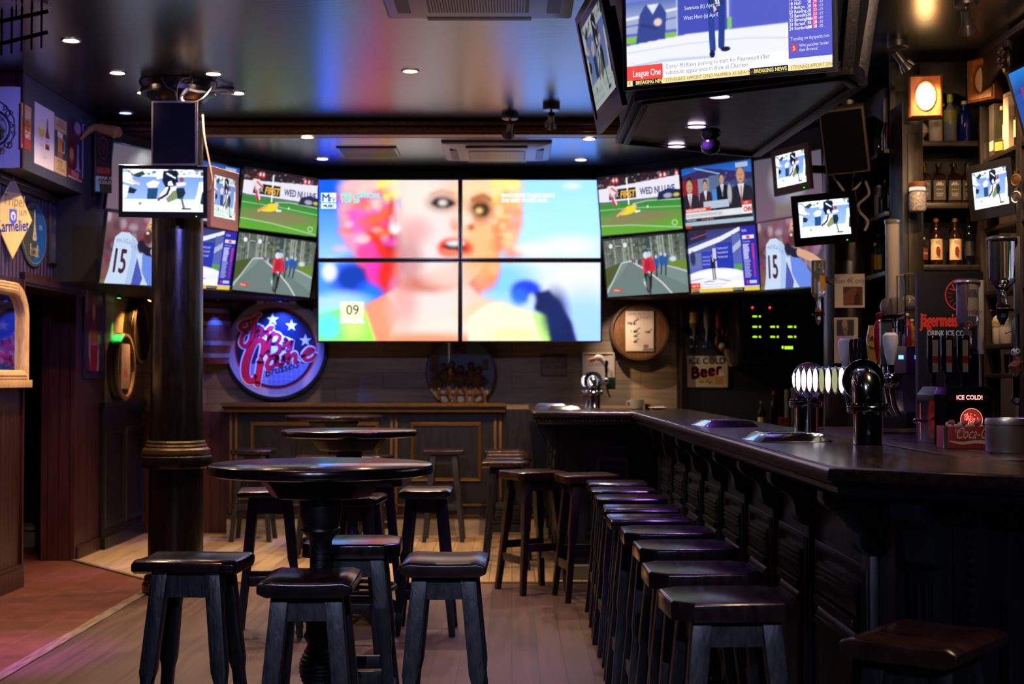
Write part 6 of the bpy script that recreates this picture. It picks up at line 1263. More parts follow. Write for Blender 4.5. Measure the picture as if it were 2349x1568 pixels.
cab('beige cable hanging down beside the column speaker', [(X(462, 9.15), 9.15, 3.1), (X(466, 9.1), 9.1, 2.95), (X(474, 9.05), 9.08, 2.80), (X(481, 9.0), 9.05, 2.66), (X(480, 9.05), 9.05, 2.60)], .006, pm('beige_cable', (.3, .2, .12), .5))
cab('tangle of thin black wires on the column capital above the speaker', [(X(365, 9.1), 9.12, 3.33), (X(380, 9.1), 9.1, 3.27), (X(395, 9.0), 9.04, 3.23), (X(403, 9.1), 9.1, 3.18), (X(398, 9.0), 9.06, 3.26), (X(412, 9.0), 9.03, 3.31), (X(430, 9.1), 9.08, 3.325), (X(437, 9.1), 9.1, 3.345), (X(432, 9.0), 9.05, 3.28), (X(420, 9.0), 9.03, 3.22), (X(408, 9.0), 9.05, 3.20)], .004, gun)
cab('dark wire looping from the ceiling to the column speaker', [(X(492, 9.2), 9.2, 3.345), (X(484, 9.2), 9.15, 3.27), (X(462, 9.1), 9.1, 3.2), (X(438, 9.1), 9.1, 3.165)], .004, gun)
cab('white cable looping out beside the small monitor on the bar-side column', [(2.27, 9.1, 2.66), (2.28, 9.05, 2.58), (2.25, 9.08, 2.54), (2.20, 9.0, 2.50), (2.22, 9.05, 2.46), (2.27, 9.05, 2.40), (2.25, 9.05, 2.34)], .009, cable_white)
cab('white cable hanging from under the tilted speaker', [(2.05, 9.05, 2.70), (2.09, 9.02, 2.62), (2.14, 9.05, 2.58), (2.2, 9.02, 2.62), (2.24, 9.05, 2.68)], .008, cable_white)
cab('thin silver wires looped above the tilted speaker', [(1.97, 9.15, 3.05), (2.0, 9.1, 3.16), (2.04, 9.1, 3.2), (2.03, 9.15, 3.1), (2.1, 9.12, 3.2), (2.14, 9.15, 3.25), (2.15, 9.2, 3.12)], .006, steel)
# ---------------------------------------------------------------- notices on the bar-side column
def notice(lab, pxc, pyt, pyb, w_, pf, tf, key, dx):
    a = R(dx); rc = .176; loc = (CRX+rc*math.sin(a), CRY-rc*math.cos(a), (Z(pyt, 9.25)+Z(pyb, 9.25))/2)
    poster('paper_notice', lab, pf, key, w_, Z(pyt, 9.25)-Z(pyb, 9.25), loc, a, 'notice', 'c0b8c0', .002, texts=tf, mat=ink_m, group='paper notices on the bar-side column')
n1 = Pic(50, 56, 'b8b0b4'); n1.rect(.28, .38, .95, .95, '4a3430'); n1.poly([(.28, .6), (.6, .4), (.75, .45), (.6, .95), (.28, .95)], '6a4438'); n1.ell(.75, .75, .1, .18, '2a1c20', .9, .4)
notice('white paper notice reading 4 euro only with a brown photo, on the bar-side column', 1928, 628, 705, .19, n1, lambda T, q: T('Beer 4\u20ac only', .5, .28, .17, '38343c', cond=.66), 'notice_a', -12)
n2 = Pic(40, 70, '9c96a4'); n2.rect(.1, .05, .85, .4, '3a3840'); n2.ell(.45, .14, .12, .1, '8a848c', 1, .4); n2.poly([(.35, .22), (.6, .22), (.54, .38), (.4, .38)], '6a646c'); n2.speck(.1, .8, .9, .95, 8, .04, ['6a6478'], .6)
notice('grey paper notice with a coffee photo, lower on the bar-side column', 1920, 728, 832, .15, n2, lambda T, q: (T('Irish Coffee', .5, .48, .04, '5a5460', cond=.9), T('* *', .5, .95, .12, '6a6478')), 'notice_b', -20)
# ---------------------------------------------------------------- upside-down bottles in holders
def optic(lab, px, Y, pt, pb, r, body, kd, rail_px, label=None, texts=None, liquid=None, rail=True, grp='upside-down bottles in dispensers'):
    z0, z1 = Z(pb, Y), Z(pt, Y); h = z1-z0
    t = thing('bottle_dispenser', lab, 'bottle dispenser', (X(px, Y), Y, z0), group=grp); hb = h*.80
    M = Matrix.Translation((0, 0, h)) @ Matrix.Rotation(PI, 4, 'Y')
    MB(M).lathe(bprof(kd, r, hb), body, 24).build('bottle', t)
    if label:
        q = MB(M)
        for a, b, col, half in label:
            n = 12; q.loft([[((r+.0012)*math.sin(-half-.5+2*half*i/n), -(r+.0012)*math.cos(-half-.5+2*half*i/n), zq*hb) for i in range(n+1)] for zq in (a, b)], flat(col, .5), True, False, False)
        if texts:
            for s, u, v, sz, c2 in texts: q.text(s, r*u, v*hb, sz*hb, -r-.002, flat(c2), 'C', .7)
        q.build('label_paper', t)
    MB().lathe([(r*.40, h*.20), (r*.46, h*.20), (r*.46, h*.23), (r*.40, h*.23)], flat('8a2a20'), 16).lathe([(r*.9, h*.155), (r*.9, h*.175), (r*.3, h*.175)], black_pl, 16).build('collar', t)
    MB().lathe([(r*.15, 0), (r*.22, h*.03), (r*.42, h*.075), (r*.45, h*.155), (r*.3, h*.155)], pm('smoky_measure', (.1, .1, .11), .15), 16).lathe([(r*.24, h*.08), (r*.24, h*.14)], white_pl, 12, (0, -r*.25, 0)).build('measure', t)
    if rail:
        rx = X(rail_px, Y)-X(px, Y)
        MB().box(rx-.011, rx+.011, -.012, .012, h*.12, h*.99, white_pl).box(min(rx, 0), max(rx, 0), .0, .012, h*.16, h*.175, white_pl).ring((0, 0, h*.965), r*1.06, .007, steel).box(min(rx, 0)+r if rx > 0 else rx, max(rx, 0), -.004, .006, h*.955, h*.975, steel).build('holder_rail', t, .001)
        MB().tube([(rx, 0, h*.13), (rx, 0, 1.1205-z0)], .009, steel, 8).build('stand_rod', t)
    return t
clear_b = glassm('d8dce0', .03, .85)
optic('clear upside-down vodka bottle with white label in a steel ring, before the black drinks board', 2220, 6.35, 640, 835, .048, clear_b, 'spirit', 2250, [(.70, .86, 'b8aca0', .7), (.30, .62, 'b8aca4', .75)] and [(.28, .55, 'c0b4a8', .75), (.05, .16, 'b8aca0', .6)], [('VODKA', -.4, .46, .06, '403838')])
optic('largest clear upside-down bottle, close to the picture edge', 2300, 5.9, 540, 745, .053, clear_b, 'spirit', 2334, None, None)
optic('dark green upside-down bottle with cream label, before the glassware rack', 2127, 6.9, 636, 800, .044, glassm('082414'), 'spirit', 2150, [(.22, .55, 'b8b09c', .6)], [('GRANTS', -.35, .32, .06, '403830')])
optic('slim clear upside-down bottle hung before the bar-side column', 1878, 8.6, 597, 745, .043, clear_b, 'spirit', 1898, [(.3, .6, 'b88c30', .5)], None, rail=False)
for o in [o for o in bpy.data.objects if o.name.startswith('bottle_dispenser') and 'column' in o['label']]:
    MB().beam((0, 0, .30), (.22, .62, .30), .02, .03, arm_m).build('bracket_arm', o)
# ---------------------------------------------------------------- beer column and glassware
bt_ = thing('beer_tower', 'tall clear beer tube with a round tap globe, standing before the blue-edged shelves', 'beer tower', (X(2049, 8.1), 8.1, 1.1205))
hz0, hz1 = Z(690, 8.1)-1.1205, Z(508, 8.1)-1.1205
MB().lathe([(.035, hz0), (.04, hz0+.02), (.04, hz1), (.037, hz1), (.036, hz0+.03)], pm('smoky_tube', (.62, .58, .62), .08, trans=.55), 24, caps=False).build('tube', bt_)
MB().lathe([(.042, hz1-.012), (.044, hz1), (.044, hz1+.012), (.03, hz1+.016)], clear_b, 24).build('lid', bt_)
MB().lathe([(.03, hz0-.10), (.065, hz0-.08), (.075, hz0-.03), (.06, hz0+.01), (.04, hz0+.02)], pm('dark_globe', (.10, .10, .12), .08, trans=.3), 20).ball((.09, 0, hz0-.02), .055, pm('dark_globe', (.10, .10, .12), .08, trans=.3), 16, 10).build('globe', bt_)
MB().lathe([(.10, 0), (.10, .02), (.02, .05), (.018, hz0-.1)], black_pl, 20).build('stand', bt_)
gr = thing('glass_rack', 'chrome wire rack with hanging glasses behind the green upside-down bottle', 'rack', (X(2105, 7.9), 7.9, 1.1205))
gz0, gz1 = Z(800, 7.9)-1.1205, Z(630, 7.9)-1.1205
q = MB()
for x in (-.09, .09):
    for y in (-.08, .08): q.tube([(x, y, 0), (x, y, gz1)], .004, chrome, 6)
for z in (gz0, gz0+.2, gz1): q.tube([(-.09, -.08, z), (.09, -.08, z), (.09, .08, z), (-.09, .08, z), (-.09, -.08, z)], .004, chrome, 6)
q.build('wire_frame', gr)
MB().box(-.09, .09, -.08, .08, gz0-.004, gz0+.004, bb_wood).build('rack_shelf', gr)
for i, (nm, lab, px, col, h, r) in enumerate((('pink_liqueur_bottle', 'pink liqueur bottle on the low rack shelf', 2079, '6a1c3c', .19, .024), ('amber_bottle', 'amber bottle beside the pink liqueur bottle on the low rack shelf', 2092, '6a5020', .16, .024), ('pale_green_bottle', 'pale green bottle in the middle of the low rack shelf', 2105, '5a7048', .17, .022), ('mint_bottle', 'mint coloured slim bottle on the low rack shelf', 2117, '7a9a78', .15, .020), ('red_bottle', 'small red bottle at the end of the low rack shelf', 2130, '7a1c20', .14, .022))):
    bottle(nm, lab, X(px, 7.9), 7.9-.02+.02*(i % 2), 1.1205+gz0+.0045, r, h, glassm(col), 'wine', 'a8a8a8', cap_h=.06)
# ---------------------------------------------------------------- drinks board, chiller and crate
db = thing('drinks_board', 'tall black illuminated board with red stag emblem and gothic lettering', 'sign', (X(2182, 6.75), 6.75, 1.1205))
dw, dh = X(2258, 6.75)-X(2106, 6.75), Z(622, 6.75)-1.1205
MB().box(-dw/2, dw/2, 0, .05, 0, dh, black_matt).build('board', db, .004)
orange = pm('orange_red_print', 'c8402a', .4, emit='c8402a', es=.25); q = MB(); ex, ez = X(2206, 6.75)-X(2182, 6.75), Z(676, 6.75)-1.1205
q.fring(ex, ez, .072, .078, -.001, orange, 48)
q.fpoly([(ex-.018, ez-.005), (ex, ez-.045), (ex+.018, ez-.005), (ex+.012, ez+.012), (ex-.012, ez+.012)], -.001, orange)
for sg in (-1, 1):
    q.fstroke([(ex+sg*.01, ez+.012), (ex+sg*.03, ez+.025), (ex+sg*.042, ez+.05)], .006, -.001, orange); q.fstroke([(ex+sg*.03, ez+.025), (ex+sg*.05, ez+.028)], .004, -.001, orange); q.fstroke([(ex+sg*.02, ez+.018), (ex+sg*.02, ez+.048)], .004, -.001, orange)
    for i in range(5): a = -.9+i*.35; q.fstroke([(ex+sg*.045*math.cos(a), ez+.045*math.sin(a)), (ex+sg*.066*math.cos(a), ez+.066*math.sin(a))], .002, -.001, orange)
q.build('stag_emblem', db)
q = MB(); q.text('J\u00e4germeister', -dw*.46, Z(748, 6.75)-1.1205, .062, -.001, orange, 'L', .52, bold=.003); q.text('DRINK ICE COLD', -dw*.36, Z(770, 6.75)-1.1205, .026, -.001, pm('silver_print', 'c8c4c4', .4, emit='c8c4c4', es=.12), 'L', .72, bold=.001); q.build('lettering', db)
gj = 'dark green bottles stood head down in the chiller'
ch = thing('shot_chiller', 'black drinks chiller with glowing ICE COLD lettering and round red emblem', 'drinks machine', (X(2192, 6.15), 6.15, 1.1205), R(6))
cw = .128; chh = Z(886, 6.05)-1.1205
cb = grain('chiller_black_green', '07100b', '0d1a10', (4, 4, 4), 5, (.25, .4), .05)
MB().loft([[(a*sx, b*sy, z) for sx, sy in ((-1, -.7), (-.7, -1), (.7, -1), (1, -.7), (1, 1), (-1, 1))] for a, b, z in ((cw, .11, 0), (cw, .11, chh*.72), (cw*1.02, .112, chh*.74), (cw*1.02, .112, chh*.86), (cw*.86, .092, chh), )], cb).build('body', ch, .004)
red_g = emit_mat('red_neon', 'ff4038', 2.2); pink_g = emit_mat('pink_neon', 'ff7a6a', 1.3)
q = MB().box(-cw*.62, cw*.78, -.1135, -.112, chh*.755, chh*.85, pm('dark_red_strip', (.08, .015, .01), .4)); q.text('ICE COLD!', cw*.08, chh*.775, .018, -.1145, emit_mat('pink_letters', 'ffb0a0', 1.6), 'C', .95, bold=.0008); q.build('glowing_strip', ch)
q = MB(); ez = chh*.42; q.fring(.02, ez, .046, .050, -.1125, pink_g, 40); q.fell(.02, ez, .043, .043, -.1118, pm('dark_red_disc', (.2, .03, .025), .5, emit='ff5040', es=.25), 40)
for pts, ws in S: q.fstroke([(.02+(p[0]-940)*.0000545, ez+(845-p[1])*.0000545) for p in pts], [w_*.000052 for w_ in ws], -.1132, pink_g, 3)
for sx_, sy_ in ((890, 375), (1200, 475), (1430, 720)): q.fpoly([(.02+(sx_+90*(1 if i % 2 == 0 else .4)*math.sin(i*PI/5)-940)*.0000545, ez+(845-sy_+90*(1 if i % 2 == 0 else .4)*math.cos(i*PI/5))*.0000545) for i in range(10)], -.1132, pink_g)
q.build('round_neon_emblem', ch)
q = MB(Matrix.Translation((-cw-.002, -.005, chh*.38)) @ Matrix.Rotation(-PI/2-.35, 4, 'Z'))
q.fring(0, 0, .072, .078, -.03, red_g, 40, sx=.42); q.fpoly([(-.014, .01), (0, -.05), (.014, .01)], -.03, red_g)
for sg in (-1, 1):
    q.fstroke([(sg*.005, .012), (sg*.018, .035), (sg*.014, .06)], .005, -.03, red_g); q.fstroke([(sg*.012, -.05), (sg*.016, -.03)], .004, -.03, red_g); q.fstroke([(sg*.02, 0), (sg*.026, .02)], .004, -.03, red_g)
q.build('oval_stag_emblem', ch)
MB().tube([(-cw-.01, -.02, chh*.40), (-cw-.06, -.03, chh*.40)], .008, chrome, 10).ball((-cw-.065, -.03, chh*.40), .012, chrome, 10, 8).build('tap', ch)
for i, dx in enumerate((-.09, -.03, .04)):
    t = bottle('liqueur_bottle', 'dark green square liqueur bottle head down in the chiller, %s' % ('beside the green upside-down bottle', 'in the middle', 'behind the clear upside-down bottle')[i], X(2192, 6.15)+dx, 6.17, 1.1205+chh+.001, .027, .22, glassm('06140a'), 'spirit', '101010', None, inv=True, group=gj)
    MB().box(-.012, .012, -.0285, -.0275, .06, .20, flat('b0a090')).box(-.012, .012, -.029, -.0286, .10, .13, flat('a83020')).build('label_paper', t)
cr_ = thing('bottle_crate', 'red wooden crate with white script lettering in front of the chiller', 'crate', (X(2208, 5.72), 5.72, 1.1205), R(-4))
cred = grain('worn_red_crate', '8c2418', 'b03424', (14, 14, 14), 6, (.45, .65), .1)
MB().box(-.09, .10, -.07, -.06, 0, .088, cred).box(-.09, .10, .06, .07, 0, .088, cred).box(-.09, -.08, -.06, .06, 0, .088, cred).box(.09, .10, -.06, .06, 0, .088, cred).box(-.08, .09, -.06, .06, .0, .01, cred).build('boards', cr_, .002)
MB().box(-.092, -.078, -.072, -.058, 0, .088, steel).box(.088, .102, -.072, -.058, 0, .088, steel).build('metal_corner', cr_)
q = MB(); q.text('Coca-Cola', .035, .04, .045, -.0712, flat('e0c8b8'), 'C', .6, .3); q.text('Enjoy', -.03, .065, .014, -.0712, flat('e0c8b8'), 'C', .9); q.fstroke([(-.07, .03), (-.02, .022), (.04, .028), (.095, .02)], (.004, .012, .012, .016), -.0711, flat('d0b0a0')); q.build('lettering', cr_)
q = MB()
for i in range(16): q.ball((-.06+.13*((i*7) % 16)/16, -.04+.08*((i*5) % 9)/9, .084+.008*(i % 3)), .012, flat(('c8a0a0', 'd8c890', 'b85a50')[i % 3]), 8, 5)
o = q.build('packets', cr_); o['kind'] = 'stuff'
tn = thing('round_tin', 'round brushed metal tin on the service counter at the picture edge', 'tin', (X(2309, 5.37), 5.37, 1.1205))
tr = .080; th_ = .128
tin_m = pm('brushed_tin', (.66, .66, .66), .38, 1)
MB().lathe([(tr*.96, 0), (tr, .006), (tr, th_*.80), (tr*.98, th_*.805)], tin_m, 48).build('can', tn); MB().lathe([(tr*.99, th_*.81), (tr*1.02, th_*.815), (tr*1.02, th_*.93), (tr*.97, th_), (tr*.90, th_*1.0), (tr*.88, th_*.98), (.005, th_*.98)], tin_m, 48).build('lid', tn)
mat_ = MB().box(X(2262, 5.3), X(2370, 5.3), 5.28, 5.5, 1.1202, 1.1215, flat('1c1a18')).box(X(2262, 5.3), X(2262, 5.3)+.004, 5.28, 5.5, 1.1215, 1.122, flat('8a8078'))
tn.location.z = 1.1217
tag(mat_.build('paper_mat'), 'thin dark paper mat under the round metal tin', 'mat')
# coffee machine
cfm = thing('coffee_machine', 'steel espresso machine with white cups on top, behind the beer taps', 'coffee machine', (X(2085, 7.3), 7.3, 1.1205), R(-8))
MB().box(-.17, .14, -.16, .16, .03, .11, black_pl).box(-.16, .13, -.04, .16, .11, .42, steel).box(-.17, .14, -.16, .16, .30, .44, pm('grey_panel', (.14, .14, .15), .35, .6)).build('body', cfm, .006)
MB().box(-.15, .12, -.158, -.03, .111, .115, steel).build('drip_tray', cfm)
for x in (-.09, .05): MB().lathe([(.03, .22), (.035, .25), (.035, .30)], chrome, 16, (x, -.11, 0)).beam((x, -.12, .235), (x-.02, -.21, .225), .02, .02, black_pl).build('group_head', cfm)
q = MB()
for x in (-.12, -.06, .02): q.box(x-.012, x+.012, -.1625, -.16, .375, .395, emit_mat('blue_led', '60a0ff', 3))
q.build('button_light', cfm)
cupm = pm('white_china', (.62, .58, .58), .2)
def mug(lab, x, y, z, r, h, grp, handle=1):
    t = thing('coffee_cup', lab, 'cup', (x, y, z), group=grp)
    MB().lathe([(r*.72, 0), (r*.9, .006), (r, h*.5), (r, h), (r*.92, h), (r*.9, .01), (.001, .009)], cupm, 24, caps=False).build('bowl', t)
    if handle: MB().tube([(handle*r*.95, 0, h*.8), (handle*r*1.45, 0, h*.78), (handle*r*1.55, 0, h*.5), (handle*r*1.3, 0, h*.28), (handle*r*.9, 0, h*.25)], .006, cupm, 6).build('handle', t)
    return t
cx0, cy0, cz0 = X(2085, 7.3), 7.3, 1.1205+.4405
for i, (dx, dy, r, h, hd) in enumerate(((-.13, -.09, .033, .09, -1), (-.03, .08, .034, .06, 0), (.04, -.09, .032, .055, 0), (.10, -.08, .034, .075, 0), (.11, .05, .034, .075, 1))):
    mug(('tall white mug with handle at the tap side of the coffee machine top', 'white cup standing at the rear of the coffee machine top', 'low white cup in the middle front of the coffee machine top', 'white cup near the chiller side on the coffee machine top', 'white cup with handle at the rear chiller side of the coffee machine')[i], cx0+dx, cy0+dy, cz0, r, h, 'white cups on the coffee machine', hd)
for i, dx in enumerate((-.09, -.035)):
    t = thing('steel_jug', 'slim steel jug on the coffee machine, %s' % ('nearer the tall mug', 'farther from the tall mug')[i], 'jug', (cx0+dx, cy0+.02, cz0), group='steel jugs on the coffee machine'); MB().lathe([(.02, 0), (.022, .12), (.018, .14), (.02, .145)], chrome, 16).build('can', t)
    MB().tube([(.022, 0, .11), (.036, 0, .1), (.036, 0, .05), (.022, 0, .04)], .003, chrome, 6).build('handle', t)
# ---------------------------------------------------------------- beer taps
def tower(lab, y0, y1, x, z, r, L, medal, handles, scale_r=1.0):
    t = thing('beer_tap_tower', lab, 'beer tap', (x, y0, z), group='chrome beer tap towers'); D = y1-y0; zt = L
    for nm, y, sg in (('near', 0, 1), ('far', D, -1)):
        MB().lathe([(r*1.02, 0), (r*1.02, .004), (r, .006), (r, zt*.52)], chrome, 40, (0, y, 0)).build('pipe', t)
        f = MB().lathe([(r*.9, zt*.52), (r*1.42, zt*.52), (r*1.44, zt*.53), (r*1.44, zt*.55), (r*1.4, zt*.555), (r*1.4, zt*.56), (r*1.44, zt*.565), (r*1.44, zt*.59), (r*1.4, zt*.6), (r*.9, zt*.6)], chrome, 40, (0, y, 0))
        for k in range(8):
            a = 2*PI*(k+.5)/8; f.lathe([(.007, zt*.48), (.009, zt*.50), (.009, zt*.63), (.006, zt*.645)], chrome, 8, (r*1.22*math.cos(a), y+r*1.22*math.sin(a), 0))
        f.build('flange', t)
        rb = r*1.05; path = [(0, y+sg*0, zt*.6)]
        for k in range(9):
            a = PI/2*k/8; path.append((0, y+sg*(rb*1.15*(1-math.cos(a))), zt*.6+.01+(zt-zt*.6-.01)*math.sin(a)))
        e_ = MB().tube(path, rb, chrome, 28); e_.build('elbow', t)
        yf = y+sg*rb*1.25
        e_ = MB().lathe([(r*.9, yf-.008), (r*1.46, yf-.008), (r*1.48, yf), (r*1.46, yf+.008), (r*.9, yf+.008)], chrome, 40, (0, 0, zt), axis='Y')
        for k in range(8):
            a = 2*PI*(k+.5)/8; e_.lathe([(.008, yf-.014), (.008, yf+.014)], chrome, 8, (r*1.25*math.sin(a), 0, zt+r*1.25*math.cos(a)), axis='Y')
        e_.build('flange', t)
    ya, yb = rb*1.25, D-rb*1.25
    MB().lathe([(r, ya), (r, yb)], chrome, 40, (0, 0, zt), axis='Y').build('cross_pipe', t)
    for k in range(medal):
        y = ya+(yb-ya)*(k+.6)/(medal+.2)
        m_ = MB().lathe([(.05, -r*1.06), (.052, -r*1.12), (.046, -r*1.2)], chrome, 28, (0, y, zt), axis='X', caps=False); m_.build('medallion_ring', t)
        dim = k in (1, 3) and medal > 4
        d_ = MB().lathe([(.002, -r*1.19), (.045, -r*1.18)], pm('dim_medallion', (.2, .2, .14), .2, emit='d8e0a0', es=.5) if dim else emit_mat('lit_medallion', 'fff4f8', 3.2), 28, (0, y, zt), axis='X', caps=False); d_.build('medallion', t)
    for hx in handles: tap_handle(t, ya+(yb-ya)*hx[0], r, zt, *hx[1:])
    return t
def tap_handle(t, y, r, zt, kind, ln):
    b = MB().tube([(r*.9, y, zt), (r*2.0, y, zt)], .014, chrome, 12).ball((r*2.1, y, zt), .03, chrome, 16, 10).tube([(r*2.1, y, zt-.02), (r*2.1+.012, y, zt-.09), (r*2.1+.03, y, zt-.13)], .009, chrome, 10).tube([(r*2.1, y, zt+.02), (r*2.1, y, zt+.06)], .012, chrome, 10)
    b.build('faucet', t)
    x = r*2.1; z = zt+.055; q = MB()
    if kind == 'white': q.lathe([(.012, z), (.014, z+.01), (.022, z+.04), (.028, z+.08), (.027, z+.105), (.018, z+.115), (.002, z+.116)], pm('white_porcelain', (.7, .65, .72), .12), 24, (x, y, 0))
    elif kind == 'black': q.lathe([(.009, z), (.012, z+.05), (.015, z+.09), (.011, z+.105), (.002, z+.108)], pm('gloss_black', (.01, .01, .014), .08), 16, (x, y, 0))
    elif kind == 'red': q.lathe([(.01, z), (.02, z+.08), (.022, z+.13), (.012, z+.165), (.008, z+.17), (.013, z+.18), (.012, z+.19), (.003, z+.195)], pm('gloss_red', (.25, .01, .015), .12), 16, (x, y, 0))
    elif kind == 'amber': q.prism([(x-.016, z), (x+.016, z), (x+.02, z+.06), (x+.024, z+.12), (x+.012, z+.15), (x-.014, z+.15), (x-.024, z+.10)], y-.014, y+.014, pm('amber_handle', (.4, .18, .03), .2)).ring((x, y-.016, z+.09), .022, .004, steel, 'Y', 20, 6).box(x-.026, x+.026, y-.017, y-.014, z+.095, z+.115, steel)
    elif kind == 'grey': q.box(x-.02, x+.02, y-.015, y+.015, z, z+.16, pm('dark_grey_handle', (.04, .045, .05), .25)).box(x-.022, x+.022, y-.017, y+.017, z+.155, z+.165, chrome)
    q.build('handle', t, .002 if kind in ('amber', 'grey') else 0)
tower('nearest chrome beer tap tower with a row of lit round medallions', 4.98, 6.02, 1.245, BT+.0005, .0505, .225, 8, [(.03, 'white', 0), (.10, 'grey', 0), (.2, 'red', 0), (.3, 'amber', 0), (.50, 'black', 0), (.58, 'black', 0), (.66, 'black', 0), (.8, 'white', 0)])
far = tower('small chrome beer tap tower with a white goose head handle', 11.05, 11.62, .635, BT+.0005, .05, .21, 2, [(.1, 'black', 0)])
g_ = MB(); gx, gy, gz = .05*2.1+.01, .12, .235
g_.tube(catmull([(gx+.02, gy, gz), (gx+.015, gy, gz+.06), (gx-.02, gy, gz+.11), (gx-.055, gy, gz+.15), (gx-.085, gy, gz+.155), (gx-.105, gy, gz+.145)], 4), [.025, .024, .023, .022, .021, .02, .02, .02, .02, .021, .022, .024, .027, .028, .029, .028, .026, .022, .018, .014, .01], pm('goose_white', (.65, .6, .6), .3), 12)
g_.build('goose_head', far); g_ = MB().tube([(gx-.10, gy, gz+.15), (gx-.13, gy, gz+.145), (gx-.155, gy, gz+.14)], [.014, .01, .003], flat('c07830'), 8).tube([(gx-.10, gy, gz+.14), (gx-.125, gy, gz+.128), (gx-.145, gy, gz+.125)], [.01, .007, .003], flat('c07830'), 8); g_.build('beak', far)
MB().box(gx-.01, gx+.06, gy-.03, gy+.03, gz-.09, gz+.005, pm('dark_green_handle', (.01, .05, .02), .25)).build('handle', far, .006)
# drip trays
def tray(lab, x, y, w_, d_, yaw, grp='metal drip trays on the bar'):
    t = thing('drip_tray', lab, 'drip tray', (x, y, BT+.0008), yaw, group=grp)
    MB().loft([[(sx*a, sy*b, z) for sx, sy in ((-1, -1), (1, -1), (1, 1), (-1, 1))] for a, b, z in ((w_/2, d_/2, 0), (w_/2-.004, d_/2-.004, .004), (w_/2-.03, d_/2-.03, .028), (w_/2-.034, d_/2-.034, .03))], pm('polished_tray', (.62, .62, .64), .1, 1)).build('tray', t, .002)
    g = MB(); n = int((w_-.1)/.016)
    for i in range(n): g.box(-w_/2+.05+i*.016, -w_/2+.05+i*.016+.007, -d_/2+.045, d_/2-.045, .0305, .032, chrome)
    g.build('grid', t)
tray('polished drip tray on the bar nearest the near tap tower', X(1812, 5.25), 5.33, .27, .30, R(4)); tray('polished drip tray on the bar, the farther of the two along the long side', X(1664, 6.9), 6.95, .26, .32, R(6))
tray('low metal drip tray on the far bar end, closest to the stools', X(1293, 10.6), 10.5, .25, .26, 0); tray('low metal drip tray on the far bar end, behind the closest tray', X(1262, 11.6), 11.5, .26, .26, 0)
# cup and saucer
mug('white coffee cup on the far bar corner', X(1461, 10.6), 10.6, BT+.0008, .052, .075, 'white cup on the bar', -1)
ja = thing('spice_jar', 'tiny dark jar between the white cup and its saucer', 'jar', (X(1486, 10.6), 10.62, BT+.0008)); MB().lathe([(.018, 0), (.02, .004), (.02, .03)], pm('dark_jar', (.03, .02, .015), .3), 16).build('body', ja); MB().lathe([(.021, .0305), (.021, .04), (.003, .042)], gold, 16).build('lid', ja)
su = thing('saucer', 'white saucer with a spoon on the far bar corner', 'saucer', (X(1508, 10.6), 10.6, BT+.0008)); MB().lathe([(.03, 0), (.05, .006), (.072, .014), (.07, .016), (.04, .009), (.001, .008)], cupm, 32).build('dish', su); MB().tube([(-.03, 0, .018), (.0, .01, .024), (.05, .02, .022)], [.008, .004, .006], steel, 8).build('spoon', su)
# ---------------------------------------------------------------- equipment rack and things on the navy wall
rk_ = thing('wall_mounted_rack', 'black equipment rack with green and red indicator lights on the navy wall', 'rack', (X(1777, 12.0), 12.0, Z(752, 12.0)))
rw, rh = X(1858, 12)-X(1692, 12), Z(672, 12)-Z(832, 12)
MB().box(-rw/2, rw/2, .02, .5, -rh/2, rh/2, pm('rack_black', (.012, .016, .022), .4)).build('cabinet', rk_, .004)
MB().frame(-rw/2, rw/2, -rh/2, rh/2, .02, [(0, 0), (0, .014), (.004, .016), (.08, .016), (.084, .0)], pm('rack_door', (.012, .018, .028), .35)).frect(-rw/2+.08, rw/2-.08, -rh/2+.08, rh/2-.08, .012, pm('dark_glass', (.004, .005, .007), .12)).build('glass_door', rk_)
def rp(px, py): return X(px, 12)-X(1777, 12), Z(py, 12)-Z(752, 12)
gl, rl = emit_mat('green_led', 'b0ff10', 2.2), emit_mat('red_led', 'ff3030', 3)
for py, pxs in ((725, (1729,)), (749, (1729, 1770, 1810)), (772, (1729, 1770, 1810))):
    for px in pxs:
        q = MB()
        for k in range(3): x, z = rp(px+k*3.4, py); q.fring(x, z, .0035, .007, .010, gl, 10)
        x, z = rp(px+15, py); q.fring(x, z, .004, .008, .010, gl, 12); q.build('indicator_display', rk_)
q = MB()
for k in range(6): x, z = rp(1802+k*3.2, 797); q.frect(x-.004, x+.004, z-.012, z+.012, .010, gl)
q.build('indicator_display', rk_); x, z = rp(1796, 796); MB().fell(x, z, .006, .012, .010, gl).build('indicator_light', rk_)
for px, py in ((1727, 705), (1767, 705)): x, z = rp(px, py); MB().fell(x, z, .009, .009, .010, rl, 14).build('indicator_light', rk_)
x, z = rp(1813, 704); MB().fell(x, z, .012, .012, .010, pm('rack_knob', (.3, .25, .3), .3), 14).build('indicator_light', rk_)
NY = 12.86
def hang(px, pt, pb, r, lab, body, cap, liq, nm='hanging_bottle'):
    z0, z1 = Z(pb, NY), Z(pt, NY); t = thing('wall_mounted_bottle', lab, 'bottle', (X(px, NY), NY, z0), group='upside-down bottles on the navy wall'); h = z1-z0
    MB(Matrix.Translation((0, 0, h)) @ Matrix.Rotation(PI, 4, 'Y')).lathe(bprof('spirit', r, h*.7), body, 16).build('glass', t)
    MB().lathe([(r*1.02, h*.62), (r*1.03, h*.62), (r*1.03, h*.85), (r*1.02, h*.85)], flat(liq), 16, caps=False).build('label_band', t); MB().lathe([(.008, 0), (.014, h*.12), (.02, h*.2), (.02, h*.3), (.01, h*.34)], flat(cap, .3), 12).build('measure', t)
    MB().box(-.03, .03, .05, .085, h*.3, h*.34, steel).box(-.03, .03, .05, .085, h*.1, h*.13, steel).build('wall_bracket', t)
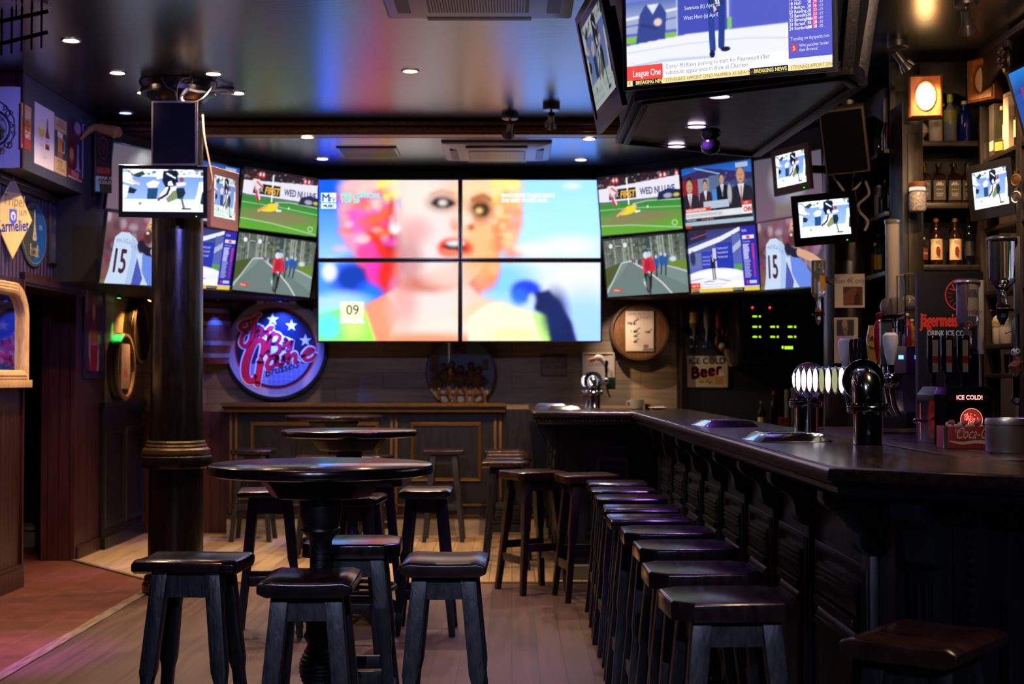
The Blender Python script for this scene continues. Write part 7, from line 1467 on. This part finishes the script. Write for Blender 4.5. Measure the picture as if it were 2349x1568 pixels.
hang(1593, 700, 806, .043, 'upside-down bottle with yellow label on the navy wall above the tin sign', glassm('4a5040'), '101010', 'b89a30')
hang(1622, 700, 806, .034, 'upside-down silver-grey bottle with blue spout on the navy wall', glassm('8a8c98'), '16307a', '888a94')
pk = thing('wall_mounted_bottle', 'magenta flask hanging on the navy wall above the leather glove', 'bottle', (X(1650, NY), NY, Z(755, NY))); MB().lathe([(.02, 0), (.034, .01), (.038, .08), (.038, .17), (.03, .185), (.012, .19), (.01, .2)], pm('magenta_flask', (.35, .03, .16), .35), 20).build('flask', pk); MB().lathe([(.014, .2), (.014, .215), (.003, .217)], black_pl, 12).build('cap', pk)
gv = thing('wall_mounted_glove', 'brown leather baseball glove holding a pale ball on the navy wall', 'baseball glove', (X(1660, NY), NY-.01, Z(812, NY)), 0)
lea = grain('brown_leather', '4a2814', '6a3c20', (20, 20, 20), 6, (.45, .6), .2); q = MB()
q.ball((0, .03, .10), .06, lea, 16, 10, (1, .7, 1.5)); q.build('palm', gv)
for x, a, l_ in ((-.035, -.1, .12), (-.012, 0, .14), (.014, .05, .14), (.038, .12, .12)): MB().tube([(x, .0, .12), (x+a*.1, -.035, .16), (x+a*.3, -.04, .12+l_*.7), (x+a*.4, -.02, .10+l_)], [.016, .018, .017, .012], lea, 10).build('finger', gv)
MB().tube([(-.04, .0, .06), (-.07, -.04, .10), (-.065, -.05, .15), (-.05, -.04, .18)], [.016, .02, .018, .012], lea, 10).build('thumb', gv); MB().ball((-.02, -.035, .075), .032, flat('b0a49c', .6), 16, 10).build('ball', gv)
cb_ = thing('stone_corbel_mount', 'pale carved stone corbel on the navy wall between the glove and the rack', 'ornament', (X(1682, NY), NY, Z(840, NY))); stn = grain('old_stone', '6a6056', '8a7e70', (20, 20, 20), 8, (.6, .8), .3)
MB().prism([(-.025, .0), (.025, .0), (.045, .06), (.075, .10), (.09, .16), (.075, .17), (-.075, .17), (-.09, .16), (-.07, .1), (-.045, .06)], -.06, .08, stn).build('base', cb_, .006); MB().prism([(-.045, .171), (.045, .171), (.04, .5), (.025, .55), (.0, .565), (-.025, .55), (-.04, .5)], -.03, .08, stn).build('shaft', cb_, .006)
# dim things on the low counter at the back
for nm, lab, px, r, h, col, lb in (('brown_bottle', 'small brown bottle with cream label on the low back counter', 1746, .032, .25, '1c120c', 'b09a68'), ('brown_bottle', 'dark bottle with red neck beside the cream-labelled one on the low back counter', 1775, .034, .33, '140c0c', None)):
    bottle(nm, lab, X(px, 11.5), 11.5, .9605, r, h, glassm(col), 'wine', '7a2018' if lb is None else '4a4438', (.12, .5, lb, 1.2) if lb else None)
rb_ = thing('red_crate', 'dim red plastic crate on the low back counter', 'crate', (X(1792, 11.6), 11.62, .9605)); MB().box(-.06, .06, -.06, .06, 0, .12, flat('7a1a18', .5)).build('box', rb_, .006); MB().box(-.05, .05, -.0625, -.0605, .04, .08, flat('a03028')).build('logo_band', rb_)
for i, px in enumerate((1806, 1820, 1832)):
    t = thing('steel_canister', 'tall steel canister on the low back counter, %s' % ('beside the red crate', 'in the middle of three', 'nearest the beer tap tower')[i], 'canister', (X(px, 11.7), 11.72, .9605), group='steel canisters on the low back counter'); MB().lathe([(.020, 0), (.022, .3+.02*i), (.02, .33+.02*i)], pm('dull_steel', (.3, .29, .3), .35, .9), 20).build('body', t); MB().lathe([(.021, .331+.02*i), (.021, .345+.02*i), (.005, .35+.02*i)], steel, 20).build('lid', t)
# bottle opener with football, horse brasses
op = thing('hanging_bottle_opener', 'bottle opener with a small football and carved wooden body hanging at the picture edge', 'bottle opener', (X(2330, 5.5), 5.5, Z(870, 5.5)))
MB().tube([(0, 0, .19), (0, .0, .115)], .002, gun, 6).tube([(0, 0, .19), (.06, .25, .19), (.1, .40, .19)], .002, gun, 6).build('cord', op); MB().ball((0, 0, .105), .018, white_pl, 14, 10).build('football', op); q = MB()
for a, b in ((.2, .3), (1.5, -.2), (-1.1, .1), (.3, -.9), (-.4, 1.0)): q.ball((.0145*math.sin(a)*math.cos(b), -.0145*math.cos(a)*math.cos(b), .105+.0145*math.sin(b)), .0055, black_pl, 8, 5)
q.build('ball_patch', op); MB().tube([(0, 0, .09), (.012, 0, .07), (-.008, 0, .05), (.008, 0, .03), (.0, 0, .01)], [.014, .02, .022, .018, .01], grain('carved_wood', '5a3418', '8a5c30', (30, 30, 30), 6, (.4, .6), .3), 10).build('carved_body', op); MB().box(-.012, .012, -.003, .003, -.07, .01, chrome).ring((0, 0, -.08), .016, .004, chrome, 'Y', 16, 6).build('opener', op)
for i, (px, py, lab) in enumerate(((2330, 413, 'upper dark round brass medal on the shelf post beside the small monitor'), (2328, 452, 'lower pale round brass medal on the shelf post beside the small monitor'))):
    t = thing('wall_mounted_medal', lab, 'medal', (2.775, 7.80, Z(py, 7.82)), R(-60), group='brass medals on the shelf post'); bm_ = gold if i == 0 else steel
    MB().lathe([(.034, .0), (.036, -.004), (.03, -.007), (.026, -.004), (.012, -.006), (.002, -.008)], bm_, 24, axis='Y').build('disc', t); MB().box(-.012, .012, -.004, .012, .036, .052, bm_).build('hanger', t)
# ================================================================ ceiling fixtures and lights
LG = 4.0
warm = 'ffc890'; ring_m = pm('nickel_ring', (.35, .33, .32), .3, .9)
GDL = 'recessed downlights in the ceiling'
def downlight(x, y, z, col, power, lab, angle=130, s=40, emit_col=None, grp=GDL, r=.045):
    t = thing('recessed_downlight', lab, 'ceiling light', (x, y, z), group=grp)
    MB().lathe([(r*.98, -.001), (r*1.0, -.006), (r*1.18, -.008), (r*1.28, -.005), (r*1.3, -.001)], ring_m, 24, caps=False).build('trim_ring', t)
    MB().lathe([(.004, -.004), (r*.72, -.003), (r*.98, -.0015)], emit_mat('lamp_%s_%d' % (emit_col or col, s), emit_col or col, s), 20).build('lamp_face', t)
    if power: spot((x, y, z-.012), (x, y, 0), power*LG*1.2, col, angle, 1, .03, t)
    return t
DL = [(157, 88, CZ, 'ffd8b0', 40, 'recessed downlight nearest the camera over the left wall posters'),
      (265, 163, CZ, 'ffd8b0', 40, 'recessed downlight in front of the speaker column, over the poster soffit'),
      (327, 209, CZ, 'ffd8b0', 30, 'recessed downlight just beside the column capital, on the poster side'),
      (486, 165, CZ, 'ffd8b0', 45, 'recessed downlight in front of the column capital, towards the room'),
      (541, 210, CZ, 'ffd8b0', 40, 'recessed downlight by the white junction box on the ceiling'),
      (940, 159, CZ, 'ffd8b0', 70, 'recessed downlight alone in the middle of the ceiling'),
      (703, 312, CZ2, 'ffd8b0', 45, 'recessed downlight just past the gilt cornice, by the cornice itself'),
      (738, 362, CZ2, 'ffd8b0', 45, 'recessed downlight past the gilt cornice, close to the video wall corner'),
      (1352, 316, CZ2, 'ffd8b0', 40, 'recessed downlight past the gilt cornice beside the hanging box'),
      (1333, 364, CZ2, 'ffd8b0', 40, 'recessed downlight past the gilt cornice above the video wall end next to the bar'),
      (2115, 165, CZ, 'ffc080', 30, 'recessed downlight over the glowing square wall lamp')]
for px, py, z, col, pw, lab in DL:
    Y = (z-EYE)*F/(867-py); downlight(X(px, Y), Y, z, col, pw, lab)
downlight(X(284, 10.41), 10.41, CZ, 'c0a0ff', 170, 'blue recessed downlight over the end of the poster soffit', emit_col='6070ff', s=14, angle=30)
for px, py, lab in ((1653, 215, 'violet downlight in the bottom of the hanging box, close to the big screen'), (1600, 285, 'violet downlight in the bottom of the hanging box, beside the dome camera'), (1553, 331, 'violet downlight at the far bottom edge of the hanging box')):
    Y = (pz-EYE)*F/(867-py); downlight(X(px, Y), Y, pz-.004, 'b060ff', 16, lab, emit_col='f0d0ff', s=14, grp='downlights in the hanging box')
# unseen downlights added for fill; the first follows a violet pool on the floor
for x, y, col, pw, tg, *an in ((-2.7, 6.2, 'c048ff', 300, (-2.6, 7.2, 0), 24), (-1.2, 5.6, 'ff9060', 26, None), (.2, 5.9, 'b090ff', 20, None), (-1.2, -2.4, 'c4d0ff', 170, (-.9, 4.9, -.15)), (0, -2.4, 'c4d0ff', 170, (-.15, 4.9, -.15)), (.9, -2.4, 'c4ccff', 150, (.75, 4.3, -.1)), (1.15, 3.2, 'ffd0a0', 16, None), (-1.0, 4.0, 'b8b8e8', 90, (-1.1, 12.8, 1.45), 26), (.3, 3.0, 'd4dcff', 22, (1.35, 5.4, 1.3), 30), (1.7, 4.5, 'ffd4a8', 30, None), (-2.7, 6.9, 'ff9050', 30, None), (1.6, 4.6, 'ffd8b8', 30, (2.3, 9.0, 1.9)), (2.2, 6.0, 'ffc890', 20, (2.5, 8.5, 2.2)), (-.9, 6.0, '8878ff', 130, (-3.3, 10.1, 2.2), 42), (-.6, 6.1, '90a8ff', 40, (-3.1, 10.1, 2.9), 30)):
    t = downlight(x, y, CZ, col, 0, 'unseen added downlight out of the picture over the room', emit_col=col, s=14, grp='added downlights outside the picture')
    spot((x, y, CZ-.012), tg or (x, y, 0), pw*LG, col, an[0] if an else 22 if y < 0 else 70, .8, .03, t)
# ---------------------------------------------------------------- spotlights on the ceiling
def spotlight(px, py, z, lab, aim, lit=True, power=0, col='ffc88a', y=None, s=60, grp='adjustable spotlights'):
    Y = y or (z-EYE)*F/(867-py); x = X(px, Y)
    t = thing('spotlight', lab, 'spotlight', (x, Y, z), group=grp)
    MB().lathe([(.062, -.001), (.062, -.035), (.055, -.042), (.01, -.042)], gun, 24).build('ceiling_mount', t)
    d = Vector(aim).normalized(); k = Vector((0, 0, -.085))
    MB().tube([(0, 0, -.04), k], .008, gun).build('stem', t)
    M = Matrix.Translation(k) @ d.to_track_quat('Z', 'Y').to_matrix().to_4x4()
    h = MB(M).lathe([(.01, -.03), (.024, -.028), (.025, .04), (.028, .05), (.044, .085), (.046, .10), (.043, .10)], gun, 20)
    for i in range(12): h.beam((.03*math.cos(i*PI/6), .03*math.sin(i*PI/6), .055), (.047*math.cos(i*PI/6), .047*math.sin(i*PI/6), .095), .005, .006, gun, up=(1, .3, 0))
    h.build('lamp_head', t)
    b = MB(M).lathe([(.003, .093), (.042, .097)], emit_mat('spot_lamp_%d' % (s if lit else 0), col, s) if lit else black_pl, 20); b.build('bulb', t)
    if power:
        p = Vector((x, Y, z))+k+d*.11; spot(p, p+d, power*LG, col, 80, .7, .03, t)
    return t
spotlight(1170, 266, CZ, 'small lit ceiling spotlight hanging before the gilt cornice', (-.5, 2.4, -2.0), power=100, y=10.45)
spotlight(1265, 240, CZ, 'dark unlit ceiling spotlight turned away, before the gilt cornice', (0, .9, -.5), lit=False, y=10.1)
spotlight(2065, 90, CZ, 'lit ceiling spotlight aimed at the square wall lamp', (.5, .1, -.62), power=35)
spotlight(2222, -8, CZ, 'ceiling spotlight at the upper picture edge, above the bottle shelves', (.25, .5, -.8), power=30)
spotlight(1846, 255, CZ, 'lit ceiling spotlight behind the tilted black speaker', (.45, -.1, -.6), power=40, y=9.9)
# ---------------------------------------------------------------- coloured beams on the decorations
def small_spot(loc, tgt, col, pw, lab, ang=40):
    t = thing('mini_spotlight', lab, 'spotlight', loc, group='small coloured spotlights under the screens')
    d = (Vector(tgt)-Vector(loc)).normalized(); M = d.to_track_quat('Z', 'Y').to_matrix().to_4x4()
    MB(M).lathe([(.02, -.05), (.022, .0), (.018, .001)], black_pl, 16).build('housing', t)
    MB(M).lathe([(.002, .001), (.016, .002)], emit_mat('mini_'+col, col, 8), 12).build('lens', t)
    spot(Vector(loc)+d*.012, tgt, pw*LG*.5, col, ang, .9, .006, t)
small_spot((X(634, 12.5), 12.68, 2.09), (X(640, 12.9), 12.86, 1.35), '4860ff', 90, 'small blue spotlight shining down on the round logo sign', 100)
small_spot((X(268, 11.9), 11.95, 2.075), (-3.33, 11.95, 1.3), '40ff70', 30, 'small green spotlight shining down on the front barrel end', 30)
small_spot((X(490, 12.3), 12.45, 2.085), (X(488, 12.8), 12.8, 1.5), '4060ff', 14, 'small blue spotlight shining down on the half barrel', 40)
small_spot((-3.15, 12.35, 2.075), (-3.36, 12.2, 1.5), 'ffb060', 26, 'small amber spotlight above the rear barrel end', 90)
small_spot((.80, 12.5, 2.085), (1.35, 12.94, 1.25), 'ffd8b0', 12, 'added warm spotlight between the video wall and the barrel head', 100)  # unseen spot added to warm the tiles and throw the barrel shadow
# light over the wall boards and the barrel head
# ---------------------------------------------------------------- air conditioners, grille, camera, junction box
ac_m = pm('grey_ac_plastic', (.22, .23, .26), .4); ac_d = pm('dark_ac_slot', (.01, .01, .012), .5)
def cassette(px0, px1, py, z, lab, grp='ceiling air conditioners'):
    Y1 = (z-EYE)*F/(867-py); x0, x1 = X(px0, Y1), X(px1, Y1); w_ = x1-x0
    t = thing('ceiling_air_conditioner', lab, 'air conditioner', ((x0+x1)/2, Y1-w_/2*.96, z), group=grp)
    h = w_/2
    MB().loft([[(sx*a, sy*a, zz) for sx, sy in ((-1, -1), (1, -1), (1, 1), (-1, 1))] for a, zz in ((h, -.001), (h, -.012), (h*.97, -.022), (h*.7, -.045))], ac_m).build('panel', t, .006)
    g = MB()
    for i in range(34): g.box(-h*.5+i*h/34, -h*.5+i*h/34+h*.018, -h*.5, h*.5, -.052, -.046, ac_m)
    g.box(-h*.53, h*.53, -h*.53, h*.53, -.0465, -.0452, ac_d); g.build('intake_grille', t)
    for sx, sy in ((0, 1), (0, -1), (1, 0), (-1, 0)):
        MB(Matrix.Rotation(math.atan2(sy, sx)-PI/2, 4, 'Z')).box(-h*.56, h*.56, h*.72, h*.86, -.046, -.028, ac_d).build('air_slot', t)
    return t
cassette(888, 1312, 28, CZ, 'large ceiling air conditioner cut by the upper picture edge')
cassette(1008, 1272, 320, CZ2, 'ceiling air conditioner above the video wall, past the gilt cornice') if False else None
Y0 = 10.98; t = cassette(1010, 1268, 318, CZ2, 'ceiling air conditioner above the video wall, past the gilt cornice')
t.location = ((X(1010, 11)+X(1268, 11))/2, 11.0+.42, CZ2)
v = thing('air_vent', 'flat dark slatted vent in the ceiling past the gilt cornice', 'vent', (X(845, 11.5), 11.5, CZ2))
MB().box(-.24, .24, -.23, .23, -.012, -.001, gun).build('plate', v, .003)
g = MB()
for i in range(14): g.box(-.22, .22, -.21+i*.031, -.21+i*.031+.014, -.016, -.0121, black_pl)
g.build('slats', v)
Yd = (pz-EYE)*F/(867-292)
d = thing('dome_camera', 'glossy black dome camera hanging under the hanging box', 'camera', (X(1632, Yd), Yd, pz-.004))
MB().lathe([(.045, -.001), (.052, -.012), (.05, -.03), (.036, -.05), (.03, -.052)], pm('gloss_black', (.01, .01, .014), .08, coat=1), 24).build('mount', d)
MB().lathe([(.03, -.052), (.044, -.062), (.05, -.085), (.046, -.105), (.03, -.122), (.004, -.13)], pm('gloss_black', (.01, .01, .014), .08), 24).build('dome', d)
j = thing('junction_box', 'white cable socket on the ceiling by the column', 'socket', (X(520, 9.55), 9.55, CZ))
MB().box(-.05, .04, -.03, .03, -.03, -.001, white_pl).build('box', j, .004); MB().box(-.07, .05, -.04, .04, -.008, -.0005, gun).build('plate', j)
j2 = MB().tube(catmull([(X(532, 9.5), 9.52, CZ-.035), (X(500, 9.3), 9.4, CZ-.035), (X(460, 9.25), 9.2, 3.26), (X(425, 9.1), 9.1, 3.255), (X(414, 9.1), 9.08, 3.2), (X(418, 9.1), 9.09, 3.175)], 6), .009, cable_white)
tag(j2.build('cable'), 'white cable running from the ceiling socket to the top of the column speaker', 'cable')
# ---------------------------------------------------------------- world
wd = bpy.data.worlds.new('dim_room_air'); scn.world = wd; wd.use_nodes = True
wd.node_tree.nodes['Background'].inputs[0].default_value = (.35, .4, .6, 1); wd.node_tree.nodes['Background'].inputs[1].default_value = .012
scn.view_settings.view_transform = 'Standard'; scn.view_settings.look = 'None'; scn.view_settings.gamma = 1; scn.view_settings.use_curve_mapping = False
scn.view_settings.exposure = 0
scn.cycles.use_denoising = True; scn.cycles.sample_clamp_indirect = 3.0; scn.cycles.max_bounces = 5; scn.cycles.diffuse_bounces = 2; scn.cycles.glossy_bounces = 3; scn.cycles.transmission_bounces = 5; scn.cycles.use_adaptive_sampling = True; scn.cycles.adaptive_threshold = .04; scn.cycles.adaptive_min_samples = 16; scn.cycles.caustics_reflective = False; scn.cycles.caustics_refractive = False
